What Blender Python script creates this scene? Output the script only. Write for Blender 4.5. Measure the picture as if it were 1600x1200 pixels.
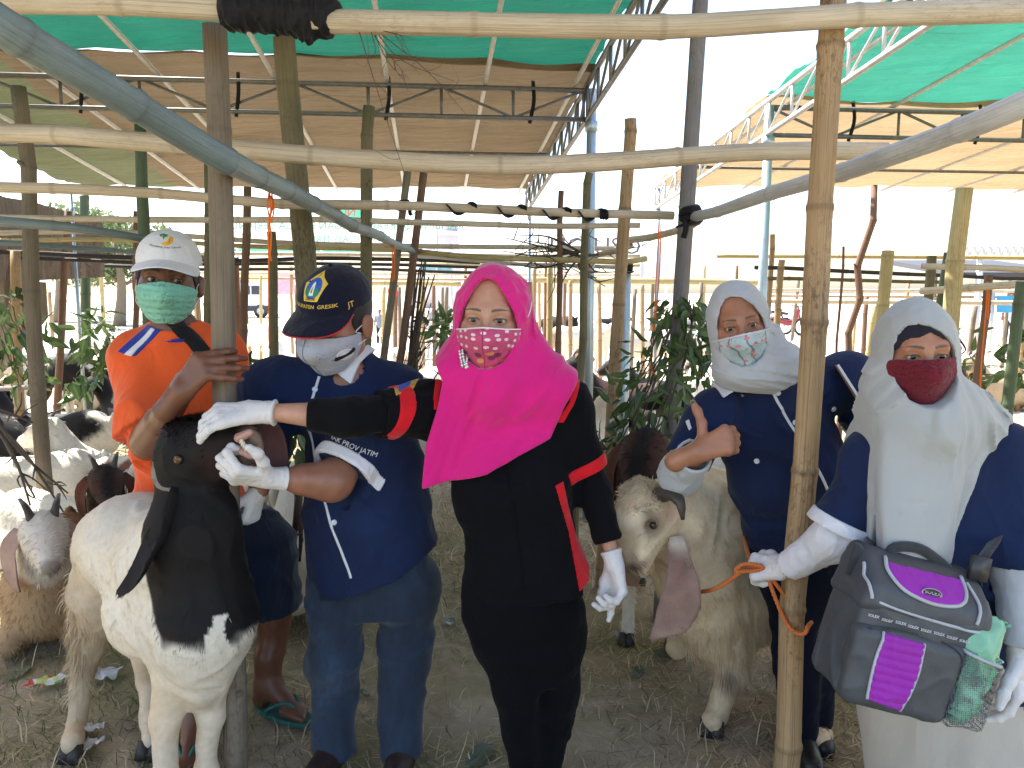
import bpy, math, random
import numpy as np
from mathutils import Matrix, Vector

for _o in list(bpy.data.objects):
    bpy.data.objects.remove(_o, do_unlink=True)
scene = bpy.context.scene
COL = scene.collection
R = math.radians

# ------------------------------------------------------------------ camera
CAMH, PITCH, FPX = 1.47, 6.8, 1200.0
cam_data = bpy.data.cameras.new('camera')
cam_data.lens = 27.0
cam_data.sensor_width = 36.0
cam_data.clip_start = 0.05
cam_data.clip_end = 2000
cam = bpy.data.objects.new('camera', cam_data)
COL.objects.link(cam)
cam.location = (0, 0, CAMH)
cam.rotation_euler = (R(90 - PITCH), 0, 0)
scene.camera = cam

# ------------------------------------------------------------------ sky, sun, exposure
SUN_EL, SUN_AZ = 55.0, -58.0          # sun stands behind the group, to the left
world = bpy.data.worlds.new('World')
scene.world = world
world.use_nodes = True
_nt = world.node_tree
_nt.nodes.clear()
_sky = _nt.nodes.new('ShaderNodeTexSky')
_sky.sky_type = 'NISHITA'
_sky.sun_disc = False
_sky.sun_elevation = R(SUN_EL)
_sky.sun_rotation = R(SUN_AZ)
_sky.air_density = 1.0
_sky.dust_density = 2.0
_sky.ozone_density = 0.6
_bg = _nt.nodes.new('ShaderNodeBackground')
_bg.inputs['Strength'].default_value = 0.15
_wo = _nt.nodes.new('ShaderNodeOutputWorld')
_nt.links.new(_sky.outputs[0], _bg.inputs[0])
_nt.links.new(_bg.outputs[0], _wo.inputs[0])
_sd = bpy.data.lights.new('sun', 'SUN')
_sd.energy = 4.6
_sd.angle = R(0.6)
_sd.color = (1.0, 0.95, 0.86)
_so = bpy.data.objects.new('sun', _sd)
COL.objects.link(_so)
_dir = Vector((math.sin(R(SUN_AZ)) * math.cos(R(SUN_EL)), math.cos(R(SUN_AZ)) * math.cos(R(SUN_EL)), math.sin(R(SUN_EL))))
_so.rotation_euler = _dir.to_track_quat('Z', 'Y').to_euler()
_so.location = (-6, 8, 12)
vs = scene.view_settings
vs.view_transform = 'Standard'
vs.look = 'None'
vs.exposure = 1.85
vs.gamma = 1.0
vs.use_curve_mapping = False
cy = scene.cycles
cy.max_bounces = 7
cy.diffuse_bounces = 4
cy.glossy_bounces = 2
cy.transmission_bounces = 4
cy.transparent_max_bounces = 8
cy.caustics_reflective = False
cy.caustics_refractive = False

# ------------------------------------------------------------------ basic helpers
f32 = np.float32
rng = np.random.default_rng(7)
random.seed(7)
_cp, _sp = math.cos(R(PITCH)), math.sin(R(PITCH))

def P(px, py, Y):
    """world point at ground distance Y that the photograph shows at pixel (px, py)"""
    x, u = (px - 800) / FPX, -(py - 600) / FPX
    yd, zd = _cp + u * _sp, -_sp + u * _cp
    s = Y / yd
    return np.array((x * s, Y, CAMH + zd * s))

PG = P
def G(px, py, z=0.0):
    """ground point under pixel (px, py)"""
    x, u = (px - 800) / FPX, -(py - 600) / FPX
    yd, zd = _cp + u * _sp, -_sp + u * _cp
    s = (z - CAMH) / zd
    return np.array((x * s, yd * s, z))

def V(*a):
    return np.array(a, dtype=float)

def unit(v):
    v = np.asarray(v, float)
    return v / (np.linalg.norm(v) + 1e-9)

def setp(o, label=None, cat=None, group=None, kind=None):
    if label: o['label'] = label
    if cat: o['category'] = cat
    if group: o['group'] = group
    if kind: o['kind'] = kind
    return o

def root(name, loc, label, cat, group=None):
    o = bpy.data.objects.new(name, None)
    o.empty_display_size = 0.1
    o.location = Vector([float(c) for c in loc])
    COL.objects.link(o)
    setp(o, label, cat, group)
    return o

def mesh_from(v, faces, smooth=True, name='mesh'):
    """v (N,3); faces: an (M,3|4) array, or a list of such arrays"""
    me = bpy.data.meshes.new(name)
    v = np.asarray(v, dtype=np.float32)
    fl = faces if isinstance(faces, list) and isinstance(faces[0], np.ndarray) and faces[0].ndim == 2 else [np.asarray(faces)]
    fl = [np.asarray(f, dtype=np.int32) for f in fl if len(f)]
    me.vertices.add(len(v))
    me.vertices.foreach_set('co', v.ravel())
    nl = sum(f.size for f in fl)
    nf = sum(len(f) for f in fl)
    me.loops.add(nl)
    me.polygons.add(nf)
    me.loops.foreach_set('vertex_index', np.concatenate([f.ravel() for f in fl]))
    st, o = [], 0
    for f in fl:
        st.append(o + np.arange(len(f)) * f.shape[1])
        o += f.size
    me.polygons.foreach_set('loop_start', np.concatenate(st).astype(np.int32))
    me.polygons.foreach_set('use_smooth', np.full(nf, smooth))
    me.update(calc_edges=True)
    return me

def put_col(me, col, name='Col'):
    a = me.attributes.new(name, 'FLOAT_COLOR', 'POINT')
    c = np.ones((len(me.vertices), 4), np.float32)
    c[:, :3] = col
    a.data.foreach_set('color', c.ravel())

def put_vec(me, vec, name='uvw'):
    a = me.attributes.new(name, 'FLOAT_VECTOR', 'POINT')
    a.data.foreach_set('vector', np.asarray(vec, np.float32).ravel())

def obj(name, me, mat, parent=None, label=None, cat=None, group=None, kind=None):
    o = bpy.data.objects.new(name, me)
    COL.objects.link(o)
    if mat is not None:
        me.materials.clear()
        for m in (mat if isinstance(mat, (list, tuple)) else [mat]):
            me.materials.append(m)
    if parent is not None:
        o.parent = parent
        if parent.parent is None and parent.type == 'EMPTY':
            o.matrix_parent_inverse = Matrix.Translation(-parent.location)
    setp(o, label, cat, group, kind)
    return o

def copy_tree(o, parent=None):
    c = o.copy()
    COL.objects.link(c)
    if parent is not None:
        c.parent = parent
    for ch in o.children:
        copy_tree(ch, c)
    return c

class MB:
    """collects simple pieces into one mesh"""
    def __init__(s): s.v, s.q, s.t, s.n = [], [], [], 0
    def add(s, v, q=None, t=None):
        v = np.asarray(v, float)
        if q is not None and len(q): s.q.append(np.asarray(q) + s.n)
        if t is not None and len(t): s.t.append(np.asarray(t) + s.n)
        s.v.append(v); s.n += len(v)
        return s
    def box(s, c, h, M=None):
        c, h = np.asarray(c, float), np.asarray(h, float)
        v = np.array([(x, y, z) for x in (-1, 1) for y in (-1, 1) for z in (-1, 1)], float) * h
        if M is not None: v = v @ np.asarray(M).T
        return s.add(v + c, [(0, 1, 3, 2), (4, 6, 7, 5), (0, 4, 5, 1), (2, 3, 7, 6), (0, 2, 6, 4), (1, 5, 7, 3)])
    def tube(s, pts, r, n=8, cap=True, flat=1.0):
        pts = np.asarray(pts, float)
        r = np.broadcast_to(np.asarray(r, float), (len(pts),))
        v, q, t = tube_geo(pts, r, n, flat)
        m = len(pts)
        if cap:
            v = np.vstack([v, pts[:1], pts[-1:]])
            a = np.arange(n); b = (a + 1) % n
            t = np.vstack([np.stack([b, a, np.full(n, m * n)], 1), np.stack([a + (m - 1) * n, b + (m - 1) * n, np.full(n, m * n + 1)], 1)])
        else: t = None
        return s.add(v, q, t)
    def build(s, name, mat, parent=None, smooth=True, **k):
        v = np.vstack(s.v)
        fl = []
        if s.q: fl.append(np.vstack(s.q))
        if s.t: fl.append(np.vstack(s.t))
        return obj(name, mesh_from(v, fl, smooth), mat, parent, **k)

def frames(pts):
    d = np.gradient(pts, axis=0)
    d /= np.linalg.norm(d, axis=1)[:, None] + 1e-9
    up = V(0, 0, 1) if abs(d[0][2]) < .9 else V(0, 1, 0)
    us, ws = [], []
    u = unit(np.cross(up, d[0]))
    for k in d:
        u = unit(u - k * np.dot(u, k))
        us.append(u); ws.append(np.cross(k, u))
    return d, np.array(us), np.array(ws)

def tube_geo(pts, r, n=8, flat=1.0):
    d, u, w = frames(pts)
    a = np.arange(n) / n * 2 * math.pi
    v = pts[:, None, :] + r[:, None, None] * (np.cos(a)[None, :, None] * u[:, None, :] + flat * np.sin(a)[None, :, None] * w[:, None, :])
    m = len(pts)
    i = np.arange(m - 1)[:, None] * n
    j = np.arange(n)[None, :]; j2 = (j + 1) % n
    q = np.stack([i + j, i + j2, i + n + j2, i + n + j], -1).reshape(-1, 4)
    return v.reshape(-1, 3), q, None

def smooth_path(pts, m=24):
    """Catmull-Rom through the points"""
    pts = np.asarray(pts, float)
    if len(pts) < 3:
        t = np.linspace(0, 1, m)[:, None]
        return pts[0] * (1 - t) + pts[-1] * t
    e = np.vstack([2 * pts[0] - pts[1], pts, 2 * pts[-1] - pts[-2]])
    out = []
    ns = len(pts) - 1
    for x in np.linspace(0, ns - 1e-6, m):
        i = int(x); t = x - i
        p0, p1, p2, p3 = e[i:i + 4]
        out.append(.5 * ((2 * p1) + (-p0 + p2) * t + (2 * p0 - 5 * p1 + 4 * p2 - p3) * t * t + (-p0 + 3 * p1 - 3 * p2 + p3) * t ** 3))
    return np.array(out)

# ------------------------------------------------------------------ value noise (numpy)
_NT = (rng.random((32, 32, 32)).astype(f32) * 2 - 1).ravel()
def noise_xyz(x, y, z):
    ix, iy, iz = np.floor(x), np.floor(y), np.floor(z)
    tx, ty, tz = x - ix, y - iy, z - iz
    tx = tx * tx * (3 - 2 * tx); ty = ty * ty * (3 - 2 * ty); tz = tz * tz * (3 - 2 * tz)
    ix = ix.astype(np.int32) & 31; iy = iy.astype(np.int32) & 31; iz = iz.astype(np.int32) & 31
    jx = ((ix + 1) & 31) << 10; ix = ix << 10
    jy = ((iy + 1) & 31) << 5; iy = iy << 5
    jz = (iz + 1) & 31
    T = _NT
    def e(a):
        p = T[a + iz]; p += (T[a + jz] - p) * tz
        return p
    p, q = e(ix + iy), e(jx + iy)
    p += (q - p) * tx
    r, q = e(ix + jy), e(jx + jy)
    r += (q - r) * tx
    return p + (r - p) * ty
def noise3(p):
    p = np.asarray(p, f32)
    return noise_xyz(p[..., 0], p[..., 1], p[..., 2])

# ------------------------------------------------------------------ distance-field modelling
def smin(a, b, k):
    if k <= 0: return np.minimum(a, b)
    h = np.maximum(f32(k) - np.abs(a - b), 0)
    return np.minimum(a, b) - h * h * f32(.25 / k)
def smax(a, b, k): return -smin(-a, -b, k)

def rc(a, b, ra, rb=None, k=.02, flat=None):
    """tapered capsule; flat=(axis, factor) thins it along an axis"""
    return dict(t='c', a=np.asarray(a, f32), b=np.asarray(b, f32), ra=ra, rb=ra if rb is None else rb, k=k, flat=flat,
                bc=(np.asarray(a) + np.asarray(b)) / 2, br=np.linalg.norm(np.asarray(a) - np.asarray(b)) / 2 + max(ra, rb or ra))
def el(c, r, M=None, k=.02):
    """ellipsoid; M rows are its axes"""
    return dict(t='e', c=np.asarray(c, f32), r=np.asarray(r, f32), M=None if M is None else np.asarray(M, f32), k=k, bc=np.asarray(c), br=max(r))
def lo(o, X, Y, Z, st, k=.03, p=2.0):
    """loft: stations (z, cx, cy, rx, ry) along Z in the frame (o; X, Y, Z)"""
    st = np.array(st, float)
    zz = np.linspace(st[0, 0], st[-1, 0], 60)
    cols = []
    for c in range(1, 5):
        y = np.interp(zz, st[:, 0], st[:, c])
        ker = np.array([1, 2, 3, 2, 1.]) / 9
        y2 = np.convolve(np.pad(y, 2, mode='edge'), ker, 'valid')
        cols.append(y2)
    M = np.stack([unit(X), unit(Y), unit(Z)])
    z0, z1 = st[0, 0], st[-1, 0]
    c = np.asarray(o, float) + M[2] * (z0 + z1) / 2
    return dict(t='l', o=np.asarray(o, f32), M=M.astype(f32), tab=np.stack(cols, 1).astype(f32), k=k, p=p, z0=z0, z1=z1, bc=c,
                br=math.hypot((z1 - z0) / 2, max(np.abs(st[:, 1]).max() + st[:, 3].max(), np.abs(st[:, 2]).max() + st[:, 4].max())))
def peval(q, x, y, z):
    if q['t'] == 'c':
        a, b = q['a'], q['b'] - q['a']
        x, y, z = x - a[0], y - a[1], z - a[2]
        h = np.clip((x * b[0] + y * b[1] + z * b[2]) * f32(1 / (float(b @ b) + 1e-12)), 0, 1)
        x = x - h * b[0]; y = y - h * b[1]; z = z - h * b[2]
        s = x * x + y * y + z * z
        if q['flat'] is not None:
            n, k = q['flat']
            vn = x * f32(n[0]) + y * f32(n[1]) + z * f32(n[2])
            s = s + f32(k * k - 1) * vn * vn
        return np.sqrt(s) - (f32(q['ra']) + f32(q['rb'] - q['ra']) * h)
    if q['t'] == 'e':
        c, r = q['c'], q['r']
        x, y, z = x - c[0], y - c[1], z - c[2]
        if q['M'] is not None:
            M = q['M']
            x, y, z = x * M[0, 0] + y * M[0, 1] + z * M[0, 2], x * M[1, 0] + y * M[1, 1] + z * M[1, 2], x * M[2, 0] + y * M[2, 1] + z * M[2, 2]
        x, y, z = x / r[0], y / r[1], z / r[2]
        k0 = np.sqrt(x * x + y * y + z * z)
        x, y, z = x / r[0], y / r[1], z / r[2]
        return k0 * (k0 - 1) / (np.sqrt(x * x + y * y + z * z) + f32(1e-9))
    o, M = q['o'], q['M']
    x, y, z = x - o[0], y - o[1], z - o[2]
    x, y, z = x * M[0, 0] + y * M[0, 1] + z * M[0, 2], x * M[1, 0] + y * M[1, 1] + z * M[1, 2], x * M[2, 0] + y * M[2, 1] + z * M[2, 2]
    zc = np.clip(z, f32(q['z0']), f32(q['z1']))
    T = q['tab']
    t = (zc - f32(q['z0'])) * f32((len(T) - 1) / (q['z1'] - q['z0']))
    i = np.minimum(t.astype(np.int32), len(T) - 2)
    t = (t - i)[:, None]
    c = T[i] * (1 - t) + T[i + 1] * t
    x, y = x - c[:, 0], y - c[:, 1]
    rx, ry = c[:, 2], c[:, 3]
    ux, uy = np.abs(x / rx), np.abs(y / ry)
    if q['p'] == 2.0: k0 = np.sqrt(ux * ux + uy * uy)
    else: k0 = (ux ** f32(q['p']) + uy ** f32(q['p'])) ** f32(1 / q['p'])
    k1 = np.sqrt((ux / rx) ** 2 + (uy / ry) ** 2) + f32(1e-6)
    d = np.where(k0 < .3, (k0 - 1) * np.minimum(rx, ry), k0 * (k0 - 1) / k1)
    dz = np.abs(z - zc)
    return np.where(dz > 0, np.sqrt(np.maximum(d, 0) ** 2 + dz * dz), d)

def U(prims, margin=.09):
    BC = np.array([q['bc'] for q in prims], float); BR = np.array([q['br'] for q in prims], float)
    def f(Pn):
        Pn = np.asarray(Pn, f32)
        a, b = Pn.min(0), Pn.max(0)
        c = (a + b) / 2
        rad = float(np.sqrt(((b - c) ** 2).sum()))
        ok = np.sqrt(((BC - c) ** 2).sum(1)) - BR - rad < margin
        x, y, z = [np.ascontiguousarray(Pn[:, i]) for i in range(3)]
        d = None
        for q, use in zip(prims, ok):
            if not use: continue
            e = peval(q, x, y, z)
            if q.get('sub'):
                if d is not None: d = smax(d, -e, q['k'])
            else: d = e if d is None else smin(d, e, q['k'])
        return np.full(len(Pn), margin, f32) if d is None else d.astype(f32)
    f.bb = (np.min([q['bc'] - q['br'] for q in prims if not q.get('sub')], 0), np.max([q['bc'] + q['br'] for q in prims if not q.get('sub')], 0))
    return f
def sub(q): q['sub'] = True; return q

def poly2(pts):
    """signed distance to a closed 2D polygon (negative inside)"""
    pts = np.asarray(pts, f32)
    def f(x, z):
        d = np.full(x.shape, 1e9, f32); s = np.ones(x.shape, f32)
        n = len(pts)
        for i in range(n):
            a, b = pts[i], pts[i - 1]
            ex, ez = b[0] - a[0], b[1] - a[1]
            wx, wz = x - a[0], z - a[1]
            h = np.clip((wx * ex + wz * ez) / (ex * ex + ez * ez + 1e-12), 0, 1)
            bx, bz = wx - ex * h, wz - ez * h
            d = np.minimum(d, bx * bx + bz * bz)
            c1, c2, c3 = z >= a[1], z < b[1], ex * wz > ez * wx
            flip = (c1 & c2 & c3) | (~c1 & ~c2 & ~c3)
            s = np.where(flip, -s, s)
        return s * np.sqrt(d)
    return f
def pixpoly(pp, Y):
    """polygon in world X, Z of a pixel outline at distance Y"""
    return poly2([(lambda w: (w[0], w[2]))(P(a, b, Y)) for a, b in pp])

from concurrent.futures import ThreadPoolExecutor
_EX = ThreadPoolExecutor(4)
def mesh_sdf(f, h, bb=None, newton=0, smooth=True):
    lo_, hi = bb if bb is not None else f.bb
    lo_ = np.asarray(lo_, float) - 2.5 * h; hi = np.asarray(hi, float) + 2.5 * h
    B = 4
    nb = np.maximum(1, np.ceil((hi - lo_) / (h * B)).astype(int))
    n = nb * B
    D = np.empty(n, f32)
    bi = np.stack(np.meshgrid(*[np.arange(k) for k in nb], indexing='ij'), -1).reshape(-1, 3)
    cen = (lo_ + (bi * B + (B - 1) / 2) * h).astype(f32)
    # coarse pass, in super blocks so that culling works
    val = np.empty(len(bi), f32)
    S = 8
    key = ((bi[:, 0] // S) * 1000 + (bi[:, 1] // S)) * 1000 + bi[:, 2] // S
    order = np.argsort(key, kind='stable')
    ks = key[order]
    cuts = np.flatnonzero(np.diff(ks)) + 1
    def _c(g): val[g] = f(cen[g])
    list(_EX.map(_c, np.split(order, cuts)))
    near = np.abs(val) < .88 * B * h * 1.2 + .003
    D[:] = np.where(val < 0, -1., 1.).reshape(nb)[np.repeat(np.arange(nb[0]), B)][:, np.repeat(np.arange(nb[1]), B)][:, :, np.repeat(np.arange(nb[2]), B)]
    loc = np.stack(np.meshgrid(np.arange(B), np.arange(B), np.arange(B), indexing='ij'), -1).reshape(-1, 3)
    S = 6
    kb = bi[near]
    key = ((kb[:, 0] // S) * 1000 + (kb[:, 1] // S)) * 1000 + kb[:, 2] // S
    order = np.argsort(key, kind='stable')
    cuts = np.flatnonzero(np.diff(key[order])) + 1
    def _f(g):
        if len(g) == 0: return
        ix = (kb[g][:, None, :] * B + loc[None]).reshape(-1, 3)
        D[ix[:, 0], ix[:, 1], ix[:, 2]] = f((lo_ + ix * h).astype(f32))
    list(_EX.map(_f, np.split(order, cuts)))
    D = np.clip(D, -1, 1)
    ins = D < 0
    # cells
    c = [ins[a:n[0] - 1 + a, b:n[1] - 1 + b, e:n[2] - 1 + e] for a in (0, 1) for b in (0, 1) for e in (0, 1)]
    allc = c[0].copy(); anyc = c[0].copy()
    for k in c[1:]: allc &= k; anyc |= k
    act = anyc & ~allc
    ci = np.argwhere(act)
    if len(ci) == 0: return mesh_from(np.zeros((3, 3)), [[0, 1, 2]])
    idx = np.full(act.shape, -1, np.int32)
    idx[act] = np.arange(len(ci))
    acc = np.zeros((len(ci), 3)); cnt = np.zeros(len(ci))
    cor = [(a, b, e) for a in (0, 1) for b in (0, 1) for e in (0, 1)]
    dv = [D[ci[:, 0] + a, ci[:, 1] + b, ci[:, 2] + e] for a, b, e in cor]
    for i in range(8):
        for j in range(i + 1, 8):
            df = np.array(cor[j]) - cor[i]
            if np.abs(df).sum() != 1: continue
            m = (dv[i] < 0) != (dv[j] < 0)
            t = np.where(m, dv[i] / np.where(m, dv[i] - dv[j], 1), 0)
            acc += np.where(m[:, None], np.array(cor[i]) + t[:, None] * df, 0)
            cnt += m
    v = lo_ + (ci + acc / cnt[:, None]) * h
    quads = []
    for ax in range(3):
        b, e = (ax + 1) % 3, (ax + 2) % 3
        sl0 = [slice(1, n[k] - 1) for k in range(3)]; sl1 = list(sl0)
        sl0[ax] = slice(0, n[ax] - 1); sl1[ax] = slice(1, n[ax])
        A, Bq = ins[tuple(sl0)], ins[tuple(sl1)]
        for sgn in (0, 1):
            m = (A & ~Bq) if sgn == 0 else (~A & Bq)
            e0 = np.argwhere(m)
            if len(e0) == 0: continue
            for k in range(3):
                if k != ax: e0[:, k] += 1
            def cell(db, de):
                q = e0.copy(); q[:, b] += db; q[:, e] += de
                return idx[q[:, 0], q[:, 1], q[:, 2]]
            qd = np.stack([cell(-1, -1), cell(0, -1), cell(0, 0), cell(-1, 0)], 1)
            quads.append(qd if sgn == 0 else qd[:, ::-1])
    q = np.vstack(quads)
    q = q[(q >= 0).all(1)]
    for _ in range(newton):
        vf = v.astype(f32)
        o2 = np.argsort((np.floor(vf[:, 0] / .12) * 400 + np.floor(vf[:, 1] / .12)) * 400 + np.floor(vf[:, 2] / .12), kind='stable')
        key = (np.floor(vf[:, 0] / .12) * 400 + np.floor(vf[:, 1] / .12)) * 400 + np.floor(vf[:, 2] / .12)
        cuts = np.flatnonzero(np.diff(key[o2])) + 1
        e = h * .35
        def _n(g):
            pg = vf[g]
            d0 = f(pg)
            gr = np.stack([f(pg + np.array(s, f32) * e) - d0 for s in ((1, 0, 0), (0, 1, 0), (0, 0, 1))], 1) / e
            g2 = (gr * gr).sum(1) + .05
            st = np.clip(-d0 / g2, -h * .5, h * .5)
            v[g] += st[:, None] * gr
        list(_EX.map(_n, np.split(o2, cuts)))
    return mesh_from(v, q, smooth)

def verts(me):
    a = np.empty(len(me.vertices) * 3, np.float32)
    me.vertices.foreach_get('co', a)
    return a.reshape(-1, 3)

def join_meshes(ms):
    vs_, qs, ts, n = [], [], [], 0
    for me in ms:
        vs_.append(verts(me))
        li = np.empty(len(me.loops), np.int32); me.loops.foreach_get('vertex_index', li)
        lt = np.empty(len(me.polygons), np.int32); me.polygons.foreach_get('loop_total', lt)
        ls = np.empty(len(me.polygons), np.int32); me.polygons.foreach_get('loop_start', ls)
        q = ls[lt == 4]; t = ls[lt == 3]
        if len(q): qs.append(li[q[:, None] + np.arange(4)] + n)
        if len(t): ts.append(li[t[:, None] + np.arange(3)] + n)
        n += len(vs_[-1])
        bpy.data.meshes.remove(me)
    fl = ([np.vstack(qs)] if qs else []) + ([np.vstack(ts)] if ts else [])
    return mesh_from(np.vstack(vs_), fl)

def folds(Pn, sc, amp, seed=0.0, sharp=1.0):
    """cloth creases: sc = frequencies along x, y, z; ridged noise"""
    x, y, z = [np.ascontiguousarray(Pn[:, i]) * f32(sc[i]) + f32(seed) for i in range(3)]
    w = noise_xyz(x * f32(.6) + f32(7.3), y * f32(.6), z * f32(.6)) * f32(.8)
    a = noise_xyz(x + w, y + w, z + w)
    b = noise_xyz(x * f32(2.1), y * f32(2.1), z * f32(2.1) + f32(3.1))
    rd = 1 - np.abs(a) * f32(1.7); rd = rd * np.abs(rd)
    return f32(amp) * (rd * f32(sharp * 1.1) + b * f32(.45))

# ------------------------------------------------------------------ materials
def nodes_mat(name):
    m = bpy.data.materials.new(name)
    m.use_nodes = True
    nt = m.node_tree
    b = nt.nodes['Principled BSDF']
    return m, nt, b
def N(nt, t, **k):
    n = nt.nodes.new(t)
    for a, v in k.items():
        if a in n.inputs: n.inputs[a].default_value = v
        else: setattr(n, a, v)
    return n
def ramp(nt, fac, stops):
    r = nt.nodes.new('ShaderNodeValToRGB')
    e = r.color_ramp.elements
    while len(e) > 1: e.remove(e[-1])
    e[0].position = stops[0][0]; e[0].color = (*stops[0][1], 1)
    for p_, c in stops[1:]:
        k = e.new(p_); k.color = (*c, 1)
    nt.links.new(fac, r.inputs[0])
    return r.outputs[0]
def mixc(nt, fac, a, b, mode='MIX'):
    m = nt.nodes.new('ShaderNodeMix'); m.data_type = 'RGBA'; m.blend_type = mode
    for i, x in ((0, fac), (6, a), (7, b)):
        if hasattr(x, 'is_linked') or hasattr(x, 'links'): nt.links.new(x, m.inputs[i])
        else: m.inputs[i].default_value = x if i == 0 else (*x, 1)
    return m.outputs[2]
def bump(nt, b, h, strength, dist=.002):
    n = nt.nodes.new('ShaderNodeBump')
    n.inputs['Strength'].default_value = strength; n.inputs['Distance'].default_value = dist
    nt.links.new(h, n.inputs['Height']); nt.links.new(n.outputs[0], b.inputs['Normal'])
    return n
def math_(nt, op, a, b=None):
    m = nt.nodes.new('ShaderNodeMath'); m.operation = op
    for i, x in enumerate((a, b)):
        if x is None: continue
        if hasattr(x, 'links'): nt.links.new(x, m.inputs[i])
        else: m.inputs[i].default_value = x
    return m.outputs[0]
def coords(nt, kind='Object', scale=None, rot=None):
    t = nt.nodes.new('ShaderNodeTexCoord')
    o = t.outputs[kind]
    if scale is not None or rot is not None:
        mp = nt.nodes.new('ShaderNodeMapping')
        if scale is not None: mp.inputs['Scale'].default_value = scale
        if rot is not None: mp.inputs['Rotation'].default_value = rot
        nt.links.new(o, mp.inputs[0]); o = mp.outputs[0]
    return o
def noise_n(nt, co, scale, detail=4, rough=.55, dist=0):
    n = nt.nodes.new('ShaderNodeTexNoise')
    n.inputs['Scale'].default_value = scale; n.inputs['Detail'].default_value = detail
    n.inputs['Roughness'].default_value = rough; n.inputs['Distortion'].default_value = dist
    if co is not None: nt.links.new(co, n.inputs['Vector'])
    return n.outputs[0]

_mc = {}
def fabric(name, col, rough=.85, weave=900, var=.12, sheen=.25, trans=0.0, bs=.25):
    """woven cloth: slight colour drift, fine weave relief, sheen"""
    if name in _mc: return _mc[name]
    m, nt, b = nodes_mat(name)
    co = coords(nt)
    n1 = noise_n(nt, co, 9, 5)
    c = np.array(col)
    cc = ramp(nt, n1, [(.25, tuple(c * (1 - var))), (.75, tuple(np.minimum(c * (1 + var), 1)))])
    nt.links.new(cc, b.inputs['Base Color'])
    b.inputs['Roughness'].default_value = rough
    b.inputs['Sheen Weight'].default_value = sheen
    b.inputs['Sheen Roughness'].default_value = .5
    b.inputs['Specular IOR Level'].default_value = .25 if max(col) > .02 else .12
    n2 = noise_n(nt, co, weave, 1)
    n3 = noise_n(nt, co, 55, 3)
    n4 = noise_n(nt, coords(nt, 'Object', (1, 1, .55), (.3, .25, 0)), 5.5, 3, .5, 1.2)
    cr = math_(nt, 'MULTIPLY', math_(nt, 'ABSOLUTE', math_(nt, 'SUBTRACT', n4, .5)), -9.0)
    h = math_(nt, 'ADD', math_(nt, 'ADD', math_(nt, 'MULTIPLY', n2, .12), math_(nt, 'MULTIPLY', n3, .6)), cr)
    bump(nt, b, h, min(1, bs * 1.7), .006)
    if trans > 0:
        tr = nt.nodes.new('ShaderNodeBsdfTranslucent'); nt.links.new(cc, tr.inputs[0])
        mx = nt.nodes.new('ShaderNodeMixShader'); mx.inputs[0].default_value = trans
        nt.links.new(b.outputs[0], mx.inputs[1]); nt.links.new(tr.outputs[0], mx.inputs[2])
        nt.links.new(mx.outputs[0], nt.nodes['Material Output'].inputs[0])
    _mc[name] = m
    return m
def plain(name, col, rough=.6, metal=0.0, var=.08, sc=20, bs=.1, coat=0.0):
    if name in _mc: return _mc[name]
    m, nt, b = nodes_mat(name)
    co = coords(nt)
    n1 = noise_n(nt, co, sc, 6, .6)
    c = np.array(col)
    nt.links.new(ramp(nt, n1, [(.3, tuple(c * (1 - var))), (.7, tuple(np.minimum(c * (1 + var), 1)))]), b.inputs['Base Color'])
    b.inputs['Roughness'].default_value = rough
    b.inputs['Metallic'].default_value = metal
    b.inputs['Coat Weight'].default_value = coat
    bump(nt, b, noise_n(nt, co, sc * 8, 3), bs, .002)
    _mc[name] = m
    return m
def col_mat(name, rough=.6, sss=0.0, bs=.15, bsc=400, spec=.4, var=.0, vsc=30):
    """base colour from the mesh's own colour attribute"""
    if name in _mc: return _mc[name]
    m, nt, b = nodes_mat(name)
    a = nt.nodes.new('ShaderNodeAttribute'); a.attribute_name = 'Col'
    c = a.outputs['Color']
    co = coords(nt)
    if var > 0:
        n1 = noise_n(nt, co, vsc, 5)
        r = ramp(nt, n1, [(.25, (1 - var,) * 3), (.75, (1 + var * .6,) * 3)])
        c = mixc(nt, 1.0, c, r, 'MULTIPLY')
    nt.links.new(c, b.inputs['Base Color'])
    b.inputs['Roughness'].default_value = rough
    b.inputs['Specular IOR Level'].default_value = spec
    if sss > 0:
        b.inputs['Subsurface Weight'].default_value = sss
        b.inputs['Subsurface Radius'].default_value = (.010, .004, .002)
        b.inputs['Subsurface Scale'].default_value = 1.0
    bump(nt, b, noise_n(nt, co, bsc, 3), bs, .001)
    _mc[name] = m
    return m
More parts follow.
